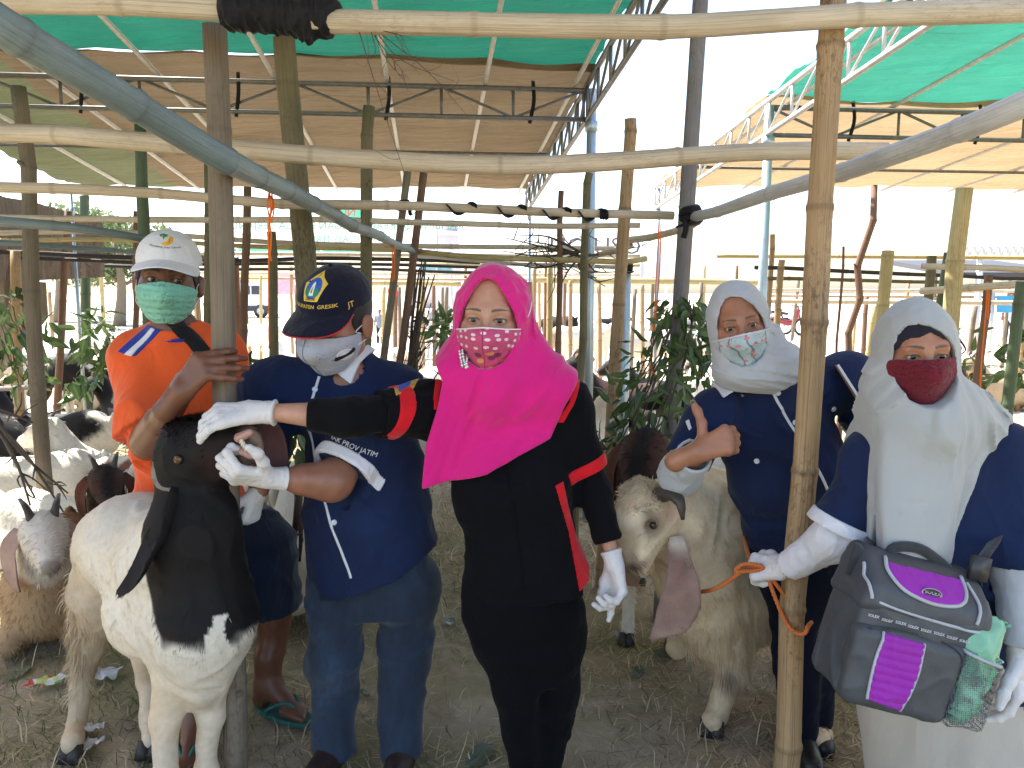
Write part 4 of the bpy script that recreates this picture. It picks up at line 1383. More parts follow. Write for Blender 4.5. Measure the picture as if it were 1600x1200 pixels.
string('orange_string', [[P(1543, 440, 4.5), P(1541, 480, 4.5), P(1534, 560, 4.5), P(1531, 620, 4.5)], [P(1546, 442, 4.5), P(1543, 500, 4.5)]], .004, 'orange string running down the brown post at the right')
string('orange_string', [[P(896, 402, 4.7), P(905, 408, 4.65), P(912, 414, 4.7), P(925, 420, 4.7)], [P(902, 400, 4.7), P(906, 410, 4.66), P(900, 414, 4.7)]], .004, 'orange twine tying dry twigs to the thin mossy pole')
# ================================================================== the fair beyond the pens
def box_mesh(c, h): return MB().box(c, h)
FARW = plain('far_white', (.72, .72, .70), .6)
def banner(label, a, b, Y, mat, texts, pole=True):
    """printed cloth seen from behind: a, b opposite pixel corners; the print shows through reversed"""
    p0, p1 = P(a[0], a[1], Y), P(b[0], b[1], Y)
    rt = root('banner', ((p0[0] + p1[0]) / 2, Y, 0), label, 'banner')
    nx, nz = 24, 6
    xs_, zs_ = np.linspace(p0[0], p1[0], nx), np.linspace(p0[2], p1[2], nz)
    g = np.array([(x, Y + .05 * math.sin(x * 2.3) + .03 * math.sin(z * 4 + x), z) for x in xs_ for z in zs_])
    i = (np.arange(nx - 1)[:, None] * nz + np.arange(nz - 1)[None]).ravel()
    obj('cloth', mesh_from(g, np.stack([i, i + nz, i + nz + 1, i + 1], 1)), mat, rt)
    for t, size, cx, cy, m, mir in texts:
        c = P(cx, cy, Y - .12)
        text_obj('lettering', t, size, c, V(-1 if mir else 1, 0, 0), V(0, 1 if mir else -1, 0), m, rt, None, .002)
    if pole:
        for x in (p0[0], p1[0]):
            MB().tube([V(x, Y + .05, 0), V(x, Y + .05, max(p0[2], p1[2]) + .1)], .03, 8).build('pole', STEELW, rt)
    return rt
GT = plain('green_print', (.10, .42, .24), .7); RT = plain('red_print', (.62, .06, .08), .7); DT = plain('dark_print', (.10, .10, .12), .7)
WB = tarp('banner_white', (.80, .80, .78), .4); GB = tarp('banner_green', (.12, .45, .30), .3); RB = tarp('banner_pink', (.75, .32, .40), .35); YB = tarp('banner_yellow', (.80, .60, .30), .35); TB = tarp('banner_teal', (.20, .40, .42), .3); BB = tarp('banner_blue', (.08, .35, .60), .3)
banner('white banner with reversed green lettering above the dark cap', (368, 344), (682, 384), 17, WB, [('KAMBING QURBAN DENGAN HARGA TERJANGKAU', .235, 525, 353, GT, True), ('LESTARI CLASS TERBAIK', .20, 540, 374, GT, True)])
banner('green banner strip with reversed red lettering', (500, 324), (568, 341), 18, GB, [('NUSI I', .26, 532, 332, RT, True)])
banner('white banner with big dark letters behind the tan posts', (880, 368), (985, 404), 20, WB, [('HO USO', .62, 930, 386, DT, False)])
banner('pale poster with a dark figure right of the tan post', (1003, 378), (1042, 434), 20, tarp('poster', (.55, .52, .58), .3), [])
banner('pink and red banner behind the orange string', (428, 425), (560, 460), 24, RB, [('PAKAN', .5, 500, 446, plain('pale_print', (.8, .6, .62), .7), True)])
banner('orange yellow cloth behind the bark pole', (338, 420), (425, 440), 24, YB, [])
banner('long green cloth strip below the pale rails', (360, 388), (620, 398), 19, GB, [])
banner('teal and grey cloth left of the pink headscarf', (655, 405), (705, 428), 17, TB, [])
banner('bright blue sheet at the far right', (1555, 462), (1600, 488), 12, BB, [])
banner('small bright red cloth hanging in the distance', (606, 451), (620, 463), 11, tarp('red_cloth', (.75, .03, .06), .2), [], False)

# minaret and dome, pale with distance
def minaret():
    rt = root('minaret', (P(700, 400, 70)[0], 70, 0), 'pale minaret rising beyond the banners', 'minaret')
    M1 = plain('far_stone', (.62, .60, .64), .8)
    zc = P(700, 340, 70)[2]; x = P(700, 400, 70)[0]
    MB().tube(np.array([(x, 70, 0), (x, 70, zc * .55), (x, 70, zc * .8)]), [1.3, 1.1, 1.0], 12).build('shaft', M1, rt)
    MB().tube(np.array([(x, 70, zc * .8), (x, 70, zc * .82), (x, 70, zc * .84), (x, 70, zc * .85)]), [1.1, 1.7, 1.7, .9], 12).build('gallery', M1, rt)
    MB().tube(np.array([(x, 70, zc * .84), (x, 70, zc * .93), (x, 70, zc * .97), (x, 70, zc * 1.0), (x, 70, zc * 1.12)]), [.9, .95, .7, .15, .03], 12).build('cap', plain('far_roof', (.50, .47, .52), .7), rt)
    rt = root('dome', (P(682, 400, 75)[0], 75, 0), 'small pale dome left of the minaret', 'dome')
    x = P(682, 400, 75)[0]; z = P(682, 376, 75)[2]
    MB().box((x, 75, z * .42), (2.2, 2.2, z * .42)).build('drum', M1, rt)
    MB().tube(np.array([(x, 75, z * .80), (x, 75, z * .9), (x, 75, z * .97), (x, 75, z * 1.0)]), [1.9, 1.7, 1.0, .1], 14).build('shell', plain('far_roof', (0, 0, 0)), rt)
minaret()

# white van
def van():
    q = G(392, 497); rt = root('van', q, 'white van parked in the distance behind the bark pole', 'van')
    s = q[1]; W_ = plain('van_white', (.75, .76, .78), .35, 0, .03); GL = plain('van_glass', (.05, .06, .08), .15); DK = plain('van_dark', (.04, .045, .055), .5)
    x0, x1 = P(338, 490, s)[0], P(425, 490, s)[0]; w = x1 - x0; z1 = P(0, 441, s)[2]
    prof = [(0, .45), (0, .75), (.10, .98), (.72, 1.0), (.86, .64), (.99, .56), (1.0, .25), (1.0, .18), (0, .18)]
    v = [(x0 + a * w, s + d, b * z1) for d in (0, 2.0) for a, b in prof]; n = len(prof)
    mb = MB(); mb.add(np.array(v), [(i, (i + 1) % n, n + (i + 1) % n, n + i) for i in range(n)], [(0, i + 1, i) for i in range(1, n - 1)] + [(n, n + i, n + i + 1) for i in range(1, n - 1)])
    mb.build('body', W_, rt, smooth=False)
    for a, b in ((.14, .38), (.41, .62), (.65, .80)): MB().box((x0 + (a + b) / 2 * w, s - .01, .78 * z1), ((b - a) / 2 * w, .02, .12 * z1)).build('window', GL, rt, smooth=False)
    MB().box((x0 + w * .5, s - .02, .27 * z1), (w * .5, .04, .07 * z1)).build('bumper', DK, rt, smooth=False)
    for a in (.18, .80):
        t = np.linspace(0, 2 * math.pi, 19)[:-1]; R0 = .19 * z1
        mb = MB(); mb.tube(np.array([(x0 + a * w, s - .05, R0), (x0 + a * w, s + .15, R0)]), R0, 16); wh = mb.build('wheel', DK, rt)
        mb = MB(); mb.tube(np.array([(x0 + a * w, s - .08, R0), (x0 + a * w, s, R0)]), R0 * .55, 12); mb.build('rim', STEELW, wh)
van()

# far pens: rows of posts with rails
def far_pen(Y, x0, x1, n, h, kind, label, seed):
    r = np.random.default_rng(seed)
    for k in range(n):
        px = x0 + (x1 - x0) * (k + .5 * r.random()) / n
        b = P(px, 500, Y); b = V(b[0], Y + r.normal(0, .25), -.02)
        hh = h * (.85 + .3 * r.random()); l = r.normal(0, .04, 2)
        bamboo('pen_post', [b, b + V(l[0], l[1], hh)], .035, .030, ['honey', 'tan', 'bark', 'red'][r.integers(0, 4)], label, 'post', label.replace('post', 'posts', 1), node=.45, n=8, seed=int(seed + k))
far_pen(11.8, 820, 1110, 13, 1.75, 'honey', 'slim post of the distant pen behind the bright goats', 101)
far_pen(9.5, 1180, 1640, 7, 1.5, 'tan', 'post of the distant pen on the right', 131)
far_pen(12.5, 560, 720, 7, 1.6, 'tan', 'post of the distant pen left of the pink headscarf', 161)
far_pen(13.0, 60, 330, 5, 1.7, 'tan', 'post of the distant pen behind the orange shirt', 191)
far_pen(15.5, 300, 900, 16, 1.75, 'tan', 'thin stake of the farthest pens in the glare', 221)
far_pen(15.0, 1100, 1640, 14, 1.8, 'tan', 'thin stake of the farthest pens at the right', 261)
far_pen(8.6, 330, 560, 6, 1.75, 'tan', 'stake behind the gripped bark pole and dark cap', 301)
far_pen(7.4, 760, 1000, 5, 1.8, 'tan', 'stake of the pen with the bright white goats', 331)
for k_, (y_, Y_, lb) in enumerate(((398, 9.0, 'first'), (413, 10.5, 'second'), (428, 13.5, 'third'), (436, 15.5, 'lowest'))):
    rail([(300, y_ - 2, Y_), (640, y_, Y_), (1000, y_ + 2, Y_)], .024, .022, ['pale', 'honey', 'pale', 'tan'][k_], lb + ' distant rail counted down behind the dark cap and pink headscarf', seed=70 + k_, node=.7, n=8)
for k_, (y_, Y_, lb) in enumerate(((400, 8.2, 'upper'), (452, 11, 'middle'), (462, 14, 'lower'))):
    rail([(1120, y_, Y_), (1400, y_ + 2, Y_), (1640, y_ + 3, Y_)], .022, .022, ['honey', 'pale', 'tan'][k_], lb + ' of the far rails above the two pale headscarves', seed=80 + k_, node=.7, n=8)
rail([(560, 442, 12.4), (720, 444, 12.4)], .04, .04, 'honey', 'distant yellow rail left of the pink headscarf', seed=61, node=.8)
rail([(1170, 470, 9.5), (1400, 472, 9.5), (1640, 474, 9.5)], .03, .03, 'pale', 'distant pale rail behind the two pale headscarves', seed=62, node=.8)

# canopy roof at the far right
def canopy():
    Y = 12; rt = root('canopy', (P(1560, 400, Y)[0], Y, 0), 'dark roofed open canopy with white lattice at the far right', 'canopy')
    a, b = P(1500, 428, Y), P(1700, 428, Y); t = P(1500, 402, Y)[2]
    MB().box(((a[0] + b[0]) / 2, Y + 1.2, (a[2] + t) / 2), ((b[0] - a[0]) / 2, 1.2, .04), np.array([[1, 0, 0], [0, 1, -.12], [0, .12, 1]])).build('roof', plain('dark_roof', (.06, .06, .07), .7), rt, smooth=False)
    mb = MB(); n = 16
    for k in range(n):
        x = a[0] + (b[0] - a[0]) * k / n; w = (b[0] - a[0]) / n
        mb.tube(np.array([(x, Y, t), (x + w / 2, Y, t + .22)]), .02, 5); mb.tube(np.array([(x + w / 2, Y, t + .22), (x + w, Y, t)]), .02, 5)
    mb.tube(np.array([(a[0], Y, t), (b[0], Y, t)]), .025, 6); mb.build('lattice', STEELW, rt)
    for x in (a[0] + .3, b[0] - .3): MB().tube([V(x, Y, 0), V(x, Y, t)], .05, 8).build('pole', STEELW, rt)
canopy()

# motorbikes and small figures by the road
def motorbike(q, s, label, hd):
    rt = root('motorbike', q, label, 'motorbike')
    D1 = plain('bike_dark', (.03, .03, .035), .4); RD = plain('bike_red', (.30, .03, .04), .35); c, s_ = math.cos(hd), math.sin(hd)
    X = lambda a, z, y=0: V(q[0] + (a * c - y * s_) * s, q[1] + (a * s_ + y * c) * s, z * s)
    for a in (-.6, .6):
        t = np.linspace(0, 2 * math.pi, 21); mb = MB(); mb.tube(np.array([X(a + .27 * math.cos(k), .29 + .27 * math.sin(k)) for k in t]), .045 * s, 7, cap=False); mb.build('wheel', D1, rt)
    mb = MB(); mb.tube(smooth_path([X(-.55, .55), X(-.2, .5), X(.1, .42), X(.35, .6), X(.42, .9)], 14), [.10 * s] * 14, 8); mb.build('body', RD, rt)
    mb = MB(); mb.tube(smooth_path([X(-.75, .82), X(-.4, .80), X(.0, .74)], 8), .11 * s, 8, flat=.45); mb.build('seat', D1, rt)
    mb = MB(); mb.tube([X(.40, 1.0, -.3), X(.40, 1.02, .3)], .025 * s, 6); mb.tube([X(.42, 1.0), X(.6, .29)], .03 * s, 6); mb.build('handlebar', D1, rt)
motorbike(G(1228, 524), 1.0, 'dark motorbike parked left of the tan front post', .25)
motorbike(G(1197, 522), 1.0, 'second motorbike, left of another one in the distance', -.3)
def far_person(q, h, top, trous, label, sit=False):
    rt = root('person', q, label, 'person')
    s = h / 1.65; q = np.asarray(q, float)
    H = .55 * s if sit else 0
    sk = col_mat('skin')
    f = U([el(q + V(0, 0, 1.53 * s - H), (.075 * s, .09 * s, .11 * s)), rc(q + V(0, 0, 1.42 * s - H), q + V(0, 0, 1.3 * s - H), .05 * s, .07 * s, k=.03), rc(q + V(-.19 * s, 0, 1.32 * s - H), q + V(-.24 * s, -.03, .85 * s - H), .045 * s, .035 * s), rc(q + V(.19 * s, 0, 1.32 * s - H), q + V(.26 * s, -.08, .9 * s - H), .045 * s, .035 * s), rc(q + V(0, 0, 1.3 * s - H), q + V(0, 0, .9 * s - H), .1 * s)])
    me = mesh_sdf(f, .02); put_col(me, np.tile((.20, .10, .06), (len(me.vertices), 1))); obj('body', me, sk, rt)
    obj('shirt', mesh_sdf(U([rc(q + V(0, 0, 1.28 * s - H), q + V(0, 0, .88 * s - H), .15 * s, .14 * s), rc(q + V(-.16 * s, 0, 1.32 * s - H), q + V(-.22 * s, 0, 1.08 * s - H), .07 * s), rc(q + V(.16 * s, 0, 1.32 * s - H), q + V(.23 * s, -.03, 1.08 * s - H), .07 * s)]), .02), top, rt)
    if sit: pr = [rc(q + V(-.09, 0, .38 * s), q + V(-.1, -.4 * s, .42 * s), .08 * s), rc(q + V(-.1, -.4 * s, .42 * s), q + V(-.1, -.42 * s, .05), .06 * s), rc(q + V(.09, 0, .38 * s), q + V(.1, -.4 * s, .42 * s), .08 * s), rc(q + V(.1, -.4 * s, .42 * s), q + V(.1, -.42 * s, .05), .06 * s)]
    else: pr = [rc(q + V(-.09 * s, 0, .88 * s), q + V(-.1 * s, 0, .05), .09 * s, .06 * s), rc(q + V(.09 * s, 0, .88 * s), q + V(.1 * s, -.05, .05), .09 * s, .06 * s)]
    obj('trousers', mesh_sdf(U(pr), .02), trous, rt)
    obj('hair', mesh_sdf(U([el(q + V(0, .015, 1.57 * s - H), (.082 * s, .092 * s, .085 * s))]), .02), plain('black_hair', (.008, .006, .006), .55, 0, .3, 300, .6), rt)
TEALC = fabric('teal_shirt', (.05, .40, .36)); GREYC = fabric('grey_shirt', (.20, .22, .27)); DARKT = fabric('dark_trousers', (.02, .022, .03))
far_person(G(1262, 528), 1.45, TEALC, DARKT, 'small distant figure in teal beside the motorbikes')
far_person(G(594, 538), 1.0, GREYC, DARKT, 'small distant figure in grey left of the leaning pole pair')
far_person(G(1574, 545), 1.5, fabric('pale_shirt', (.45, .48, .55)), DARKT, 'distant figure in pale shirt near the right picture edge')

# ------------------------------------------------------------------ far trees, pale in the glare
def leaf_tris(c, rad, n, sz, seed, up=.2):
    r = np.random.default_rng(seed)
    d = r.normal(size=(n, 3)); d /= np.linalg.norm(d, axis=1)[:, None]
    p = np.asarray(c) + d * np.asarray(rad) * (r.random((n, 1)) ** .45)
    a = r.normal(size=(n, 3)); a /= np.linalg.norm(a, axis=1)[:, None]; b = np.cross(a, r.normal(size=(n, 3))); b /= np.linalg.norm(b, axis=1)[:, None]
    s = sz * (.6 + .8 * r.random((n, 1)))
    v = np.stack([p - a * s, p + b * s * .4, p + a * s, p - b * s * .4], 1).reshape(-1, 3)
    return v, np.arange(4 * n).reshape(-1, 4)
LEAFT = fabric('tree_leaf', (.15, .20, .09), .6, 100, .5, .0, .3)
def far_tree(px, Y, h, w, label, seed):
    b = P(px, 480, Y); rt = root('tree', (b[0], Y, 0), label, 'tree', 'far trees')
    r = np.random.default_rng(seed)
    mb = MB(); mb.tube(smooth_path([(b[0], Y, 0), (b[0] + .2, Y, h * .4), (b[0], Y, h * .8)], 10), np.linspace(.28, .08, 10), 8)
    for k in range(7):
        a = r.random() * 6.28; z = h * (.35 + .4 * r.random()); mb.tube(smooth_path([(b[0], Y, z), (b[0] + math.cos(a) * w * .4, Y + math.sin(a) * w * .4, z + h * .2)], 5), [.10, .08, .06, .04, .02], 6)
    mb.build('trunk', BAM['bark'], rt)
    vs_, qs, n = [], [], 0
    for k in range(9):
        a = r.random() * 6.28; c = (b[0] + math.cos(a) * w * .45 * r.random() ** .5, Y + math.sin(a) * w * .45, h * (.45 + .5 * r.random()))
        v, q = leaf_tris(c, (w * .3, w * .3, h * .16), 420, .16, seed * 20 + k); vs_.append(v); qs.append(q + n); n += len(v)
    obj('crown', mesh_from(np.vstack(vs_), np.vstack(qs), False), LEAFT, rt)
for k, (px, Y, h, w, l) in enumerate(((90, 38, 5.2, 6, 'pale leafy tree beyond the pens at the far left'), (185, 34, 4.6, 5, 'pale leafy tree behind the white cap'))):
    far_tree(px, Y, h, w, l, 300 + k)
# ================================================================== woman in the pink head scarf
def build_pink():
    P = lambda a, b, Y: PG(a, b, Y * 1.055)
    rt = root('person', G(840, 1255), 'person in bright pink headscarf and black uniform with red bands, reaching to a goat', 'person')
    F = frame(P(768, 497, 2.03), yaw=-7, pitch=2, roll=2, s=1.11)
    skin = (.50, .27, .18)
    # --- skin: head, neck and forearms down to the gloves
    wr_r, wr_l = P(404, 643, 1.90), P(960, 878, 2.0)
    el_r, el_l = P(548, 652, 1.90), P(927, 765, 2.06)
    sh_r, sh_l = P(668, 640, 2.04), P(884, 636, 2.06)
    o = P(822, 918, 2.05); top = P(780, 596, 2.06)
    core = U([rc(o, top, .09, .07, k=.05), rc(top, sh_r, .04, k=.04), rc(top, sh_l, .04, k=.04),
              rc(sh_r, el_r, .04, .036, k=.04), rc(sh_l, el_l, .04, .030, k=.04),
              rc(P(782, 930, 2.05), P(806, 1075, 2.0), .05, .03, k=.05), rc(P(806, 1075, 2.0), P(826, 1225, 2.02), .03, k=.04), rc(P(866, 930, 2.05), P(872, 1075, 2.04), .05, .03, k=.05), rc(P(872, 1075, 2.04), P(846, 1225, 2.06), .03, k=.04)])
    m1 = mesh_sdf(core, .016)
    arm = U([rc(el_r, wr_r, .044, .019, k=.03), 
             rc(el_l, wr_l, .036, .016, k=.03)])
    m2 = mesh_sdf(arm, .006)
    hf = join_f(head_f_bb(F, True), U([rc(F['toW']((0, -.02, -.06)), F['toW']((0, -.025, -.17)), .052, .055, k=.03)]), .03)
    m3 = mesh_sdf(cutmax(hf, (F['toW']((0, -.03, 0)), -F['M'][1])), .0028)
    n3 = len(m3.vertices)
    me = join_meshes([m1, m2, m3])
    v = verts(me)
    col = np.tile(np.array(skin, f32), (len(v), 1)) * (1 + .05 * noise3(v * 40))[:, None]
    col[-n3:] = face_col(F['toL'](v[-n3:]), skin)
    put_col(me, col)
    body = obj('body', me, SKIN, rt)
    eyes(F, rt, (-.02, 1, -.02))
    # --- black uniform shirt
    BLK = fabric('black_twill', (.0035, .0035, .005), .88, 900, .2, .03)
    RED = fabric('red_twill', (.62, .004, .012), .75, 900, .06, .15)
    fr = V(-.05, -1, 0)
    tl, (to, tx, tf, tz) = torso(o, top, fr, [(-.09, .005, 0, .200, .132), (0, .004, 0, .190, .132), (.14, 0, .0, .158, .118), (.30, 0, .005, .160, .128), (.40, 0, 0, .165, .105), (.47, 0, 0, .13, .08), (.52, 0, 0, .07, .06)], p=2.4)
    shirt_base = U([tl, rc(to + tz * .445 - tx * .10, sh_r, .066, .072, k=.05), rc(to + tz * .445 + tx * .10, sh_l, .066, .068, k=.05),
                 el(to + tz * .30 + tf * .06 - tx * .075, (.078, .075, .08), k=.05), el(to + tz * .30 + tf * .06 + tx * .075, (.078, .075, .08), k=.05),
                 rc(sh_r, el_r, .072, .066, k=.05), rc(sh_l, el_l, .068, .056, k=.05)])
    hem_o = P(820, 945, 1.95)
    ar = unit(el_r - sh_r); al = unit(el_l - sh_l)
    sf = withfolds(shirt_base, (7, 7, 12), .0060, 1.0)
    def shirt_f(Pn):
        d = sf(Pn)
        # short sleeves end at the red bands; hem below the hips
        tr = (Pn - sh_r.astype(f32)) @ ar.astype(f32); tl_ = (Pn - sh_l.astype(f32)) @ al.astype(f32)
        isr = (Pn[:, 0] < sh_r[0] - .03); isl = (tl_ > .08) & (Pn[:, 0] > to[0] + .165)
        cut = np.where(isr, tr - .155, np.where(isl, tl_ - .195, -1))
        hem = -((Pn - hem_o.astype(f32)) @ tz.astype(f32))
        return np.maximum(np.maximum(d, cut), np.where(isr | isl, -1, hem))
    shirt_f.bb = sf.bb
    shirt = obj('shirt', mesh_sdf(shirt_f, .0072), BLK, rt)
    # sleeve bands, shoulder and chest piping, side panels
    obj('sleeve_band', mesh_sdf(patchb(sf, sh_r, ar + V(0, 0, .36), .085, .127), .0042), RED, shirt)
    obj('sleeve_band', mesh_sdf(patchb(sf, sh_l, al + V(.10, 0, .06), .163, .197), .0042), RED, shirt)
    obj('red_trim', mesh_sdf(patchp(sf, [(676, 566), (690, 566), (684, 640), (678, 640)], 2.078), .003), RED, shirt)
    obj('red_trim', mesh_sdf(patchp(sf, [(893, 588), (911, 600), (897, 635), (881, 662), (854, 662), (854, 648), (878, 648), (890, 630)], 2.078), .003), RED, shirt)
    obj('side_panel', mesh_sdf(patchp(sf, [(866, 752), (879, 748), (888, 790), (904, 850), (926, 890), (922, 912), (904, 918), (888, 830)], 2.089, -.03, .003), .0035), RED, shirt)
    obj('side_panel', mesh_sdf(patchp(sf, [(690, 868), (715, 868), (714, 905), (690, 905)], 2.131, -.03, .003), .0035), RED, shirt)
    # shoulder badge
    GOLD = plain('gold_thread', (.55, .32, .05), .5, 0, .3, 120, .5)
    BLUEB = plain('blue_thread', (.03, .10, .42), .6, 0, .35, 150, .5)
    bf = patchp(sf, [(617, 600), (640, 588), (652, 592), (648, 606), (625, 613)], 2.110, -.008, .004)
    obj('shoulder_badge', mesh_sdf(bf, .003), GOLD, shirt)
    obj('shoulder_badge', mesh_sdf(patchp(sf, [(624, 602), (642, 593), (640, 602), (628, 608)], 2.110, -.008, .0055), .0025), BLUEB, shirt)
    obj('rank_pin', mesh_sdf(patchp(sf, [(659, 582), (668, 579), (669, 586), (661, 589)], 2.110, -.008, .006), .0025), GOLD, shirt)
    # button placket down the front
    pl = [P(790, 735, 1.9), P(802, 800, 1.9), P(812, 880, 1.9), P(818, 930, 1.9)]
    obj('placket', strip_on(shirt_f, pl, .004, .0018, 24), BLK, shirt)
    # --- black inner sleeves
    SL = fabric('black_jersey', (.004, .004, .0055), .9, 1400, .15, .04)
    a2 = unit(wr_r - el_r); b2 = unit(wr_l - el_l)
    f1 = cutmax(withfolds(U([rc(sh_r + ar * .08, el_r, .050, .050, k=.03), rc(el_r, wr_r, .050, .036, k=.03)]), (22, 22, 22), .003, 5), (P(484, 643, 1.90), a2))
    f2 = cutmax(withfolds(U([rc(sh_l + al * .1, el_l, .044, .046, k=.03), rc(el_l, wr_l, .046, .037, k=.03)]), (22, 22, 22), .003, 6), (P(953, 846, 2.0), b2))
    obj('inner_sleeve', mesh_sdf(f1, .006), SL, rt)
    obj('inner_sleeve', mesh_sdf(f2, .006), SL, rt)
    # --- trousers
    TR = fabric('black_trousers', (.0028, .0028, .004), .88, 800, .2, .03)
    kr, kl = P(806, 1075, 1.98), P(872, 1075, 2.03)
    tr_f = U([lo(P(822, 1000, 2.04), tx, tf, V(0, 0, 1), [(-.10, 0, 0, .11, .09), (.0, 0, 0, .148, .11), (.16, 0, 0, .160, .12)], k=.05),
              rc(P(775, 955, 2.04), kr, .088, .060, k=.04), rc(kr, P(826, 1235, 2.02), .060, .046, k=.04),
              rc(P(868, 955, 2.05), kl, .088, .060, k=.04), rc(kl, P(846, 1230, 2.06), .060, .046, k=.04)])
    obj('trousers', mesh_sdf(withfolds(cutmax(tr_f, (V(0, 0, .04), V(0, 0, -1))), (7, 7, 9), .0085, 3), .0080), TR, rt)
    SHOE = plain('black_shoe', (.01, .01, .011), .45)
    for q in (P(826, 1235, 2.02) * V(1, 1, 0), P(846, 1230, 2.06) * V(1, 1, 0)):
        me = mesh_sdf(cutmax(U([rc(q + V(0, .03, .045), q + V(0, -.13, .03), .042, .036, k=.02), rc(q + V(0, .03, .06), q + V(0, .03, .1), .036, .036)]), (q, V(0, 0, -1))), .010)
        obj('shoe', me, SHOE, rt)
    # --- gloves
    dr = unit(P(350, 649, 1.875) - wr_r)
    pr = hand(wr_r, dr, unit(V(.02, .55, -.8)), side=1, s=1.12, grow=.0016, spread=5,
              curls=[(42, 38, 18), (38, 38, 20), (30, 34, 18), (16, 28, 16)], thumb=[(.55, .45, .65), (.1, .55, .85), (-.15, .4, .9)], fore=wr_r - el_r)
    glove(rt, pr, wr_r, wr_r - el_r, LATEX, cuff=.042)
    dl = unit(V(.12, -.1, -1))
    pl_ = hand(wr_l, dl, V(-.75, -.35, 0), side=-1, s=1.0, grow=.0016, spread=4,
               curls=[(6, 10, 6), (42, 55, 30), (50, 60, 35), (48, 60, 35)], thumb=[(.35, .8, .3), (.1, .95, .25), (.0, .95, .3)], fore=wr_l - el_l)
    glove(rt, pl_, wr_l, wr_l - el_l, LATEX, cuff=.03)
    # --- pink scarf: hood, neck and the long point on the chest
    PINK = fabric('pink_scarf_cloth', (.72, .008, .22), .78, 1300, .06, .35, .08, .15)
    op = [(-.002, .098), (.018, .090), (.040, .062), (.062, .020), (.071, -.015), (.066, -.06), (.044, -.100), (.015, -.116), (-.015, -.116), (-.044, -.100), (-.066, -.06), (-.070, -.02), (-.062, .015), (-.044, .060), (-.022, .090)]
    hood = hood_f(F, op, r=(.098, .120, .128), c=(.002, -.024, .008), chin=(.088, .092, .070), wr=.0050)
    nb = F['toW']((0, -.01, -.15))
    drape_core = U([rc(F['toW']((0, -.015, -.10)), nb, .095, .11, k=.06), rc(nb + V(.04, 0, -.02), P(868, 618, 2.02), .10, .075, k=.08), rc(nb + V(-.04, 0, -.02), P(690, 612, 2.02), .10, .065, k=.08),
                    rc(F['toW']((.075, -.045, -.03)), P(868, 612, 2.0), .045, .055, k=.05),
                    rc(F['toW']((-.085, -.02, -.08)), P(704, 588, 2.0), .03, .05, k=.05),
                    rc(P(706, 640, 1.97), P(662, 764, 1.95), .075, .028, k=.05, flat=(V(.25, -.97, 0), 5.0))])
    reg = pixpoly([(600, 300), (1000, 300), (905, 600), (884, 636), (862, 690), (760, 742), (657, 768), (664, 700), (682, 640), (690, 596), (640, 500)], 1.93 * 1.055)
    def scarf_f(Pn):
        b = smin(sf(Pn) - .012, drape_core(Pn), .05)
        # folds run from the shoulders down to the point
        x, z = Pn[:, 0] - nb[0], Pn[:, 2] - nb[2]
        u = x * .82 - z * .35; v = x * .35 + z * .82
        b = b - folds(np.stack([u * 17, Pn[:, 1] * 6, v * 4], 1), (1, 1, 1), .0115, 4)
        b = smax(b, reg(Pn[:, 0], Pn[:, 2]), .008)
        b = np.maximum(b, Pn[:, 1] - 2.32)
        b = np.maximum(b, np.where(Pn[:, 1] > 2.215, P(700, 625, 2.05)[2] - Pn[:, 2], -1))
        d = smin(b, hood(Pn), .022)
        q = F['toL'](Pn)
        hol = np.maximum(poly2(op)(q[:, 0], q[:, 2]), -(q[:, 1] - .012))
        return smax(d, -hol * F['s'], .004)
    scarf_f.bb = (P(650, 775, 1.93) - V(.03, .17, .02), P(910, 410, 2.1) + V(.03, .2, .04))
    scarf = obj('headscarf', mesh_sdf(scarf_f, .0055), PINK, rt)
    # thin braid cord hanging at the ear
    mb = MB()
    for k in range(5):
        a = F['toW']((.092, -.01 + .004 * k, .05 - .02 * k)); b = F['toW']((.098 + .006 * (k % 3), .0, -.075 - .012 * k))
        mid = (a + b) / 2 + V(.012, -.012, 0)
        mb.tube(smooth_path([a, mid, b], 14), .0016, 6)
    mb.build('cord', PINK, scarf)
    # pearl brooch
    mb = MB()
    SILV = plain('brooch_crystal', (.75, .73, .72), .15, .6, .2, 200)
    for k in range(34):
        px, py = 722 + 4.5 * math.sin(k * 2.1) + k * .18, 548 + k * .78
        s_, n_ = surf_at(scarf_f, P(px, py, 1.95))
        sphere(mb, s_ + n_ * .002, .0036 + .0012 * math.sin(k * 3.3))
    mb.build('brooch', SILV, scarf)
    # --- embroidered mask
    me = mask_mesh(F, [(-.093, -.032), (-.06, -.026), (-.03, -.021), (0, -.014), (.03, -.018), (.06, -.020), (.098, -.022), (.098, -.045), (.075, -.075), (.045, -.108), (.015, -.122), (-.012, -.122), (-.04, -.108), (-.07, -.075), (-.09, -.05)], .010, .004, .012)
    mk = obj('face_mask', me, pink_mask_mat(), rt)
    W = fabric('mask_edge', (.82, .74, .76), .7, 900, .03)
    edge = [(-.093, -.032), (-.06, -.026), (-.03, -.021), (0, -.014), (.03, -.018), (.06, -.020), (.098, -.022)]
    mb = MB(); mb.tube(on_mask(F, edge, .010, .012, 40), .0022, 6); mb.build('mask_hem', W, mk)
    mb = MB(); mb.tube(on_mask(F, [(.098, -.045), (.075, -.075), (.045, -.108), (.015, -.122), (-.012, -.122), (-.04, -.108), (-.07, -.075), (-.09, -.05)], .010, .012, 40), .0016, 6); mb.build('mask_hem', W, mk)
    mb = MB(); mb.tube(smooth_path([on_mask(F, [(.095, -.022)] * 3, .01, .012, 3)[1], F['toW']((.098, .03, .018)), F['toW']((.100, .0, .045))], 10), .0017, 6)
    mb.build('ear_loop', W, mk)
    return rt

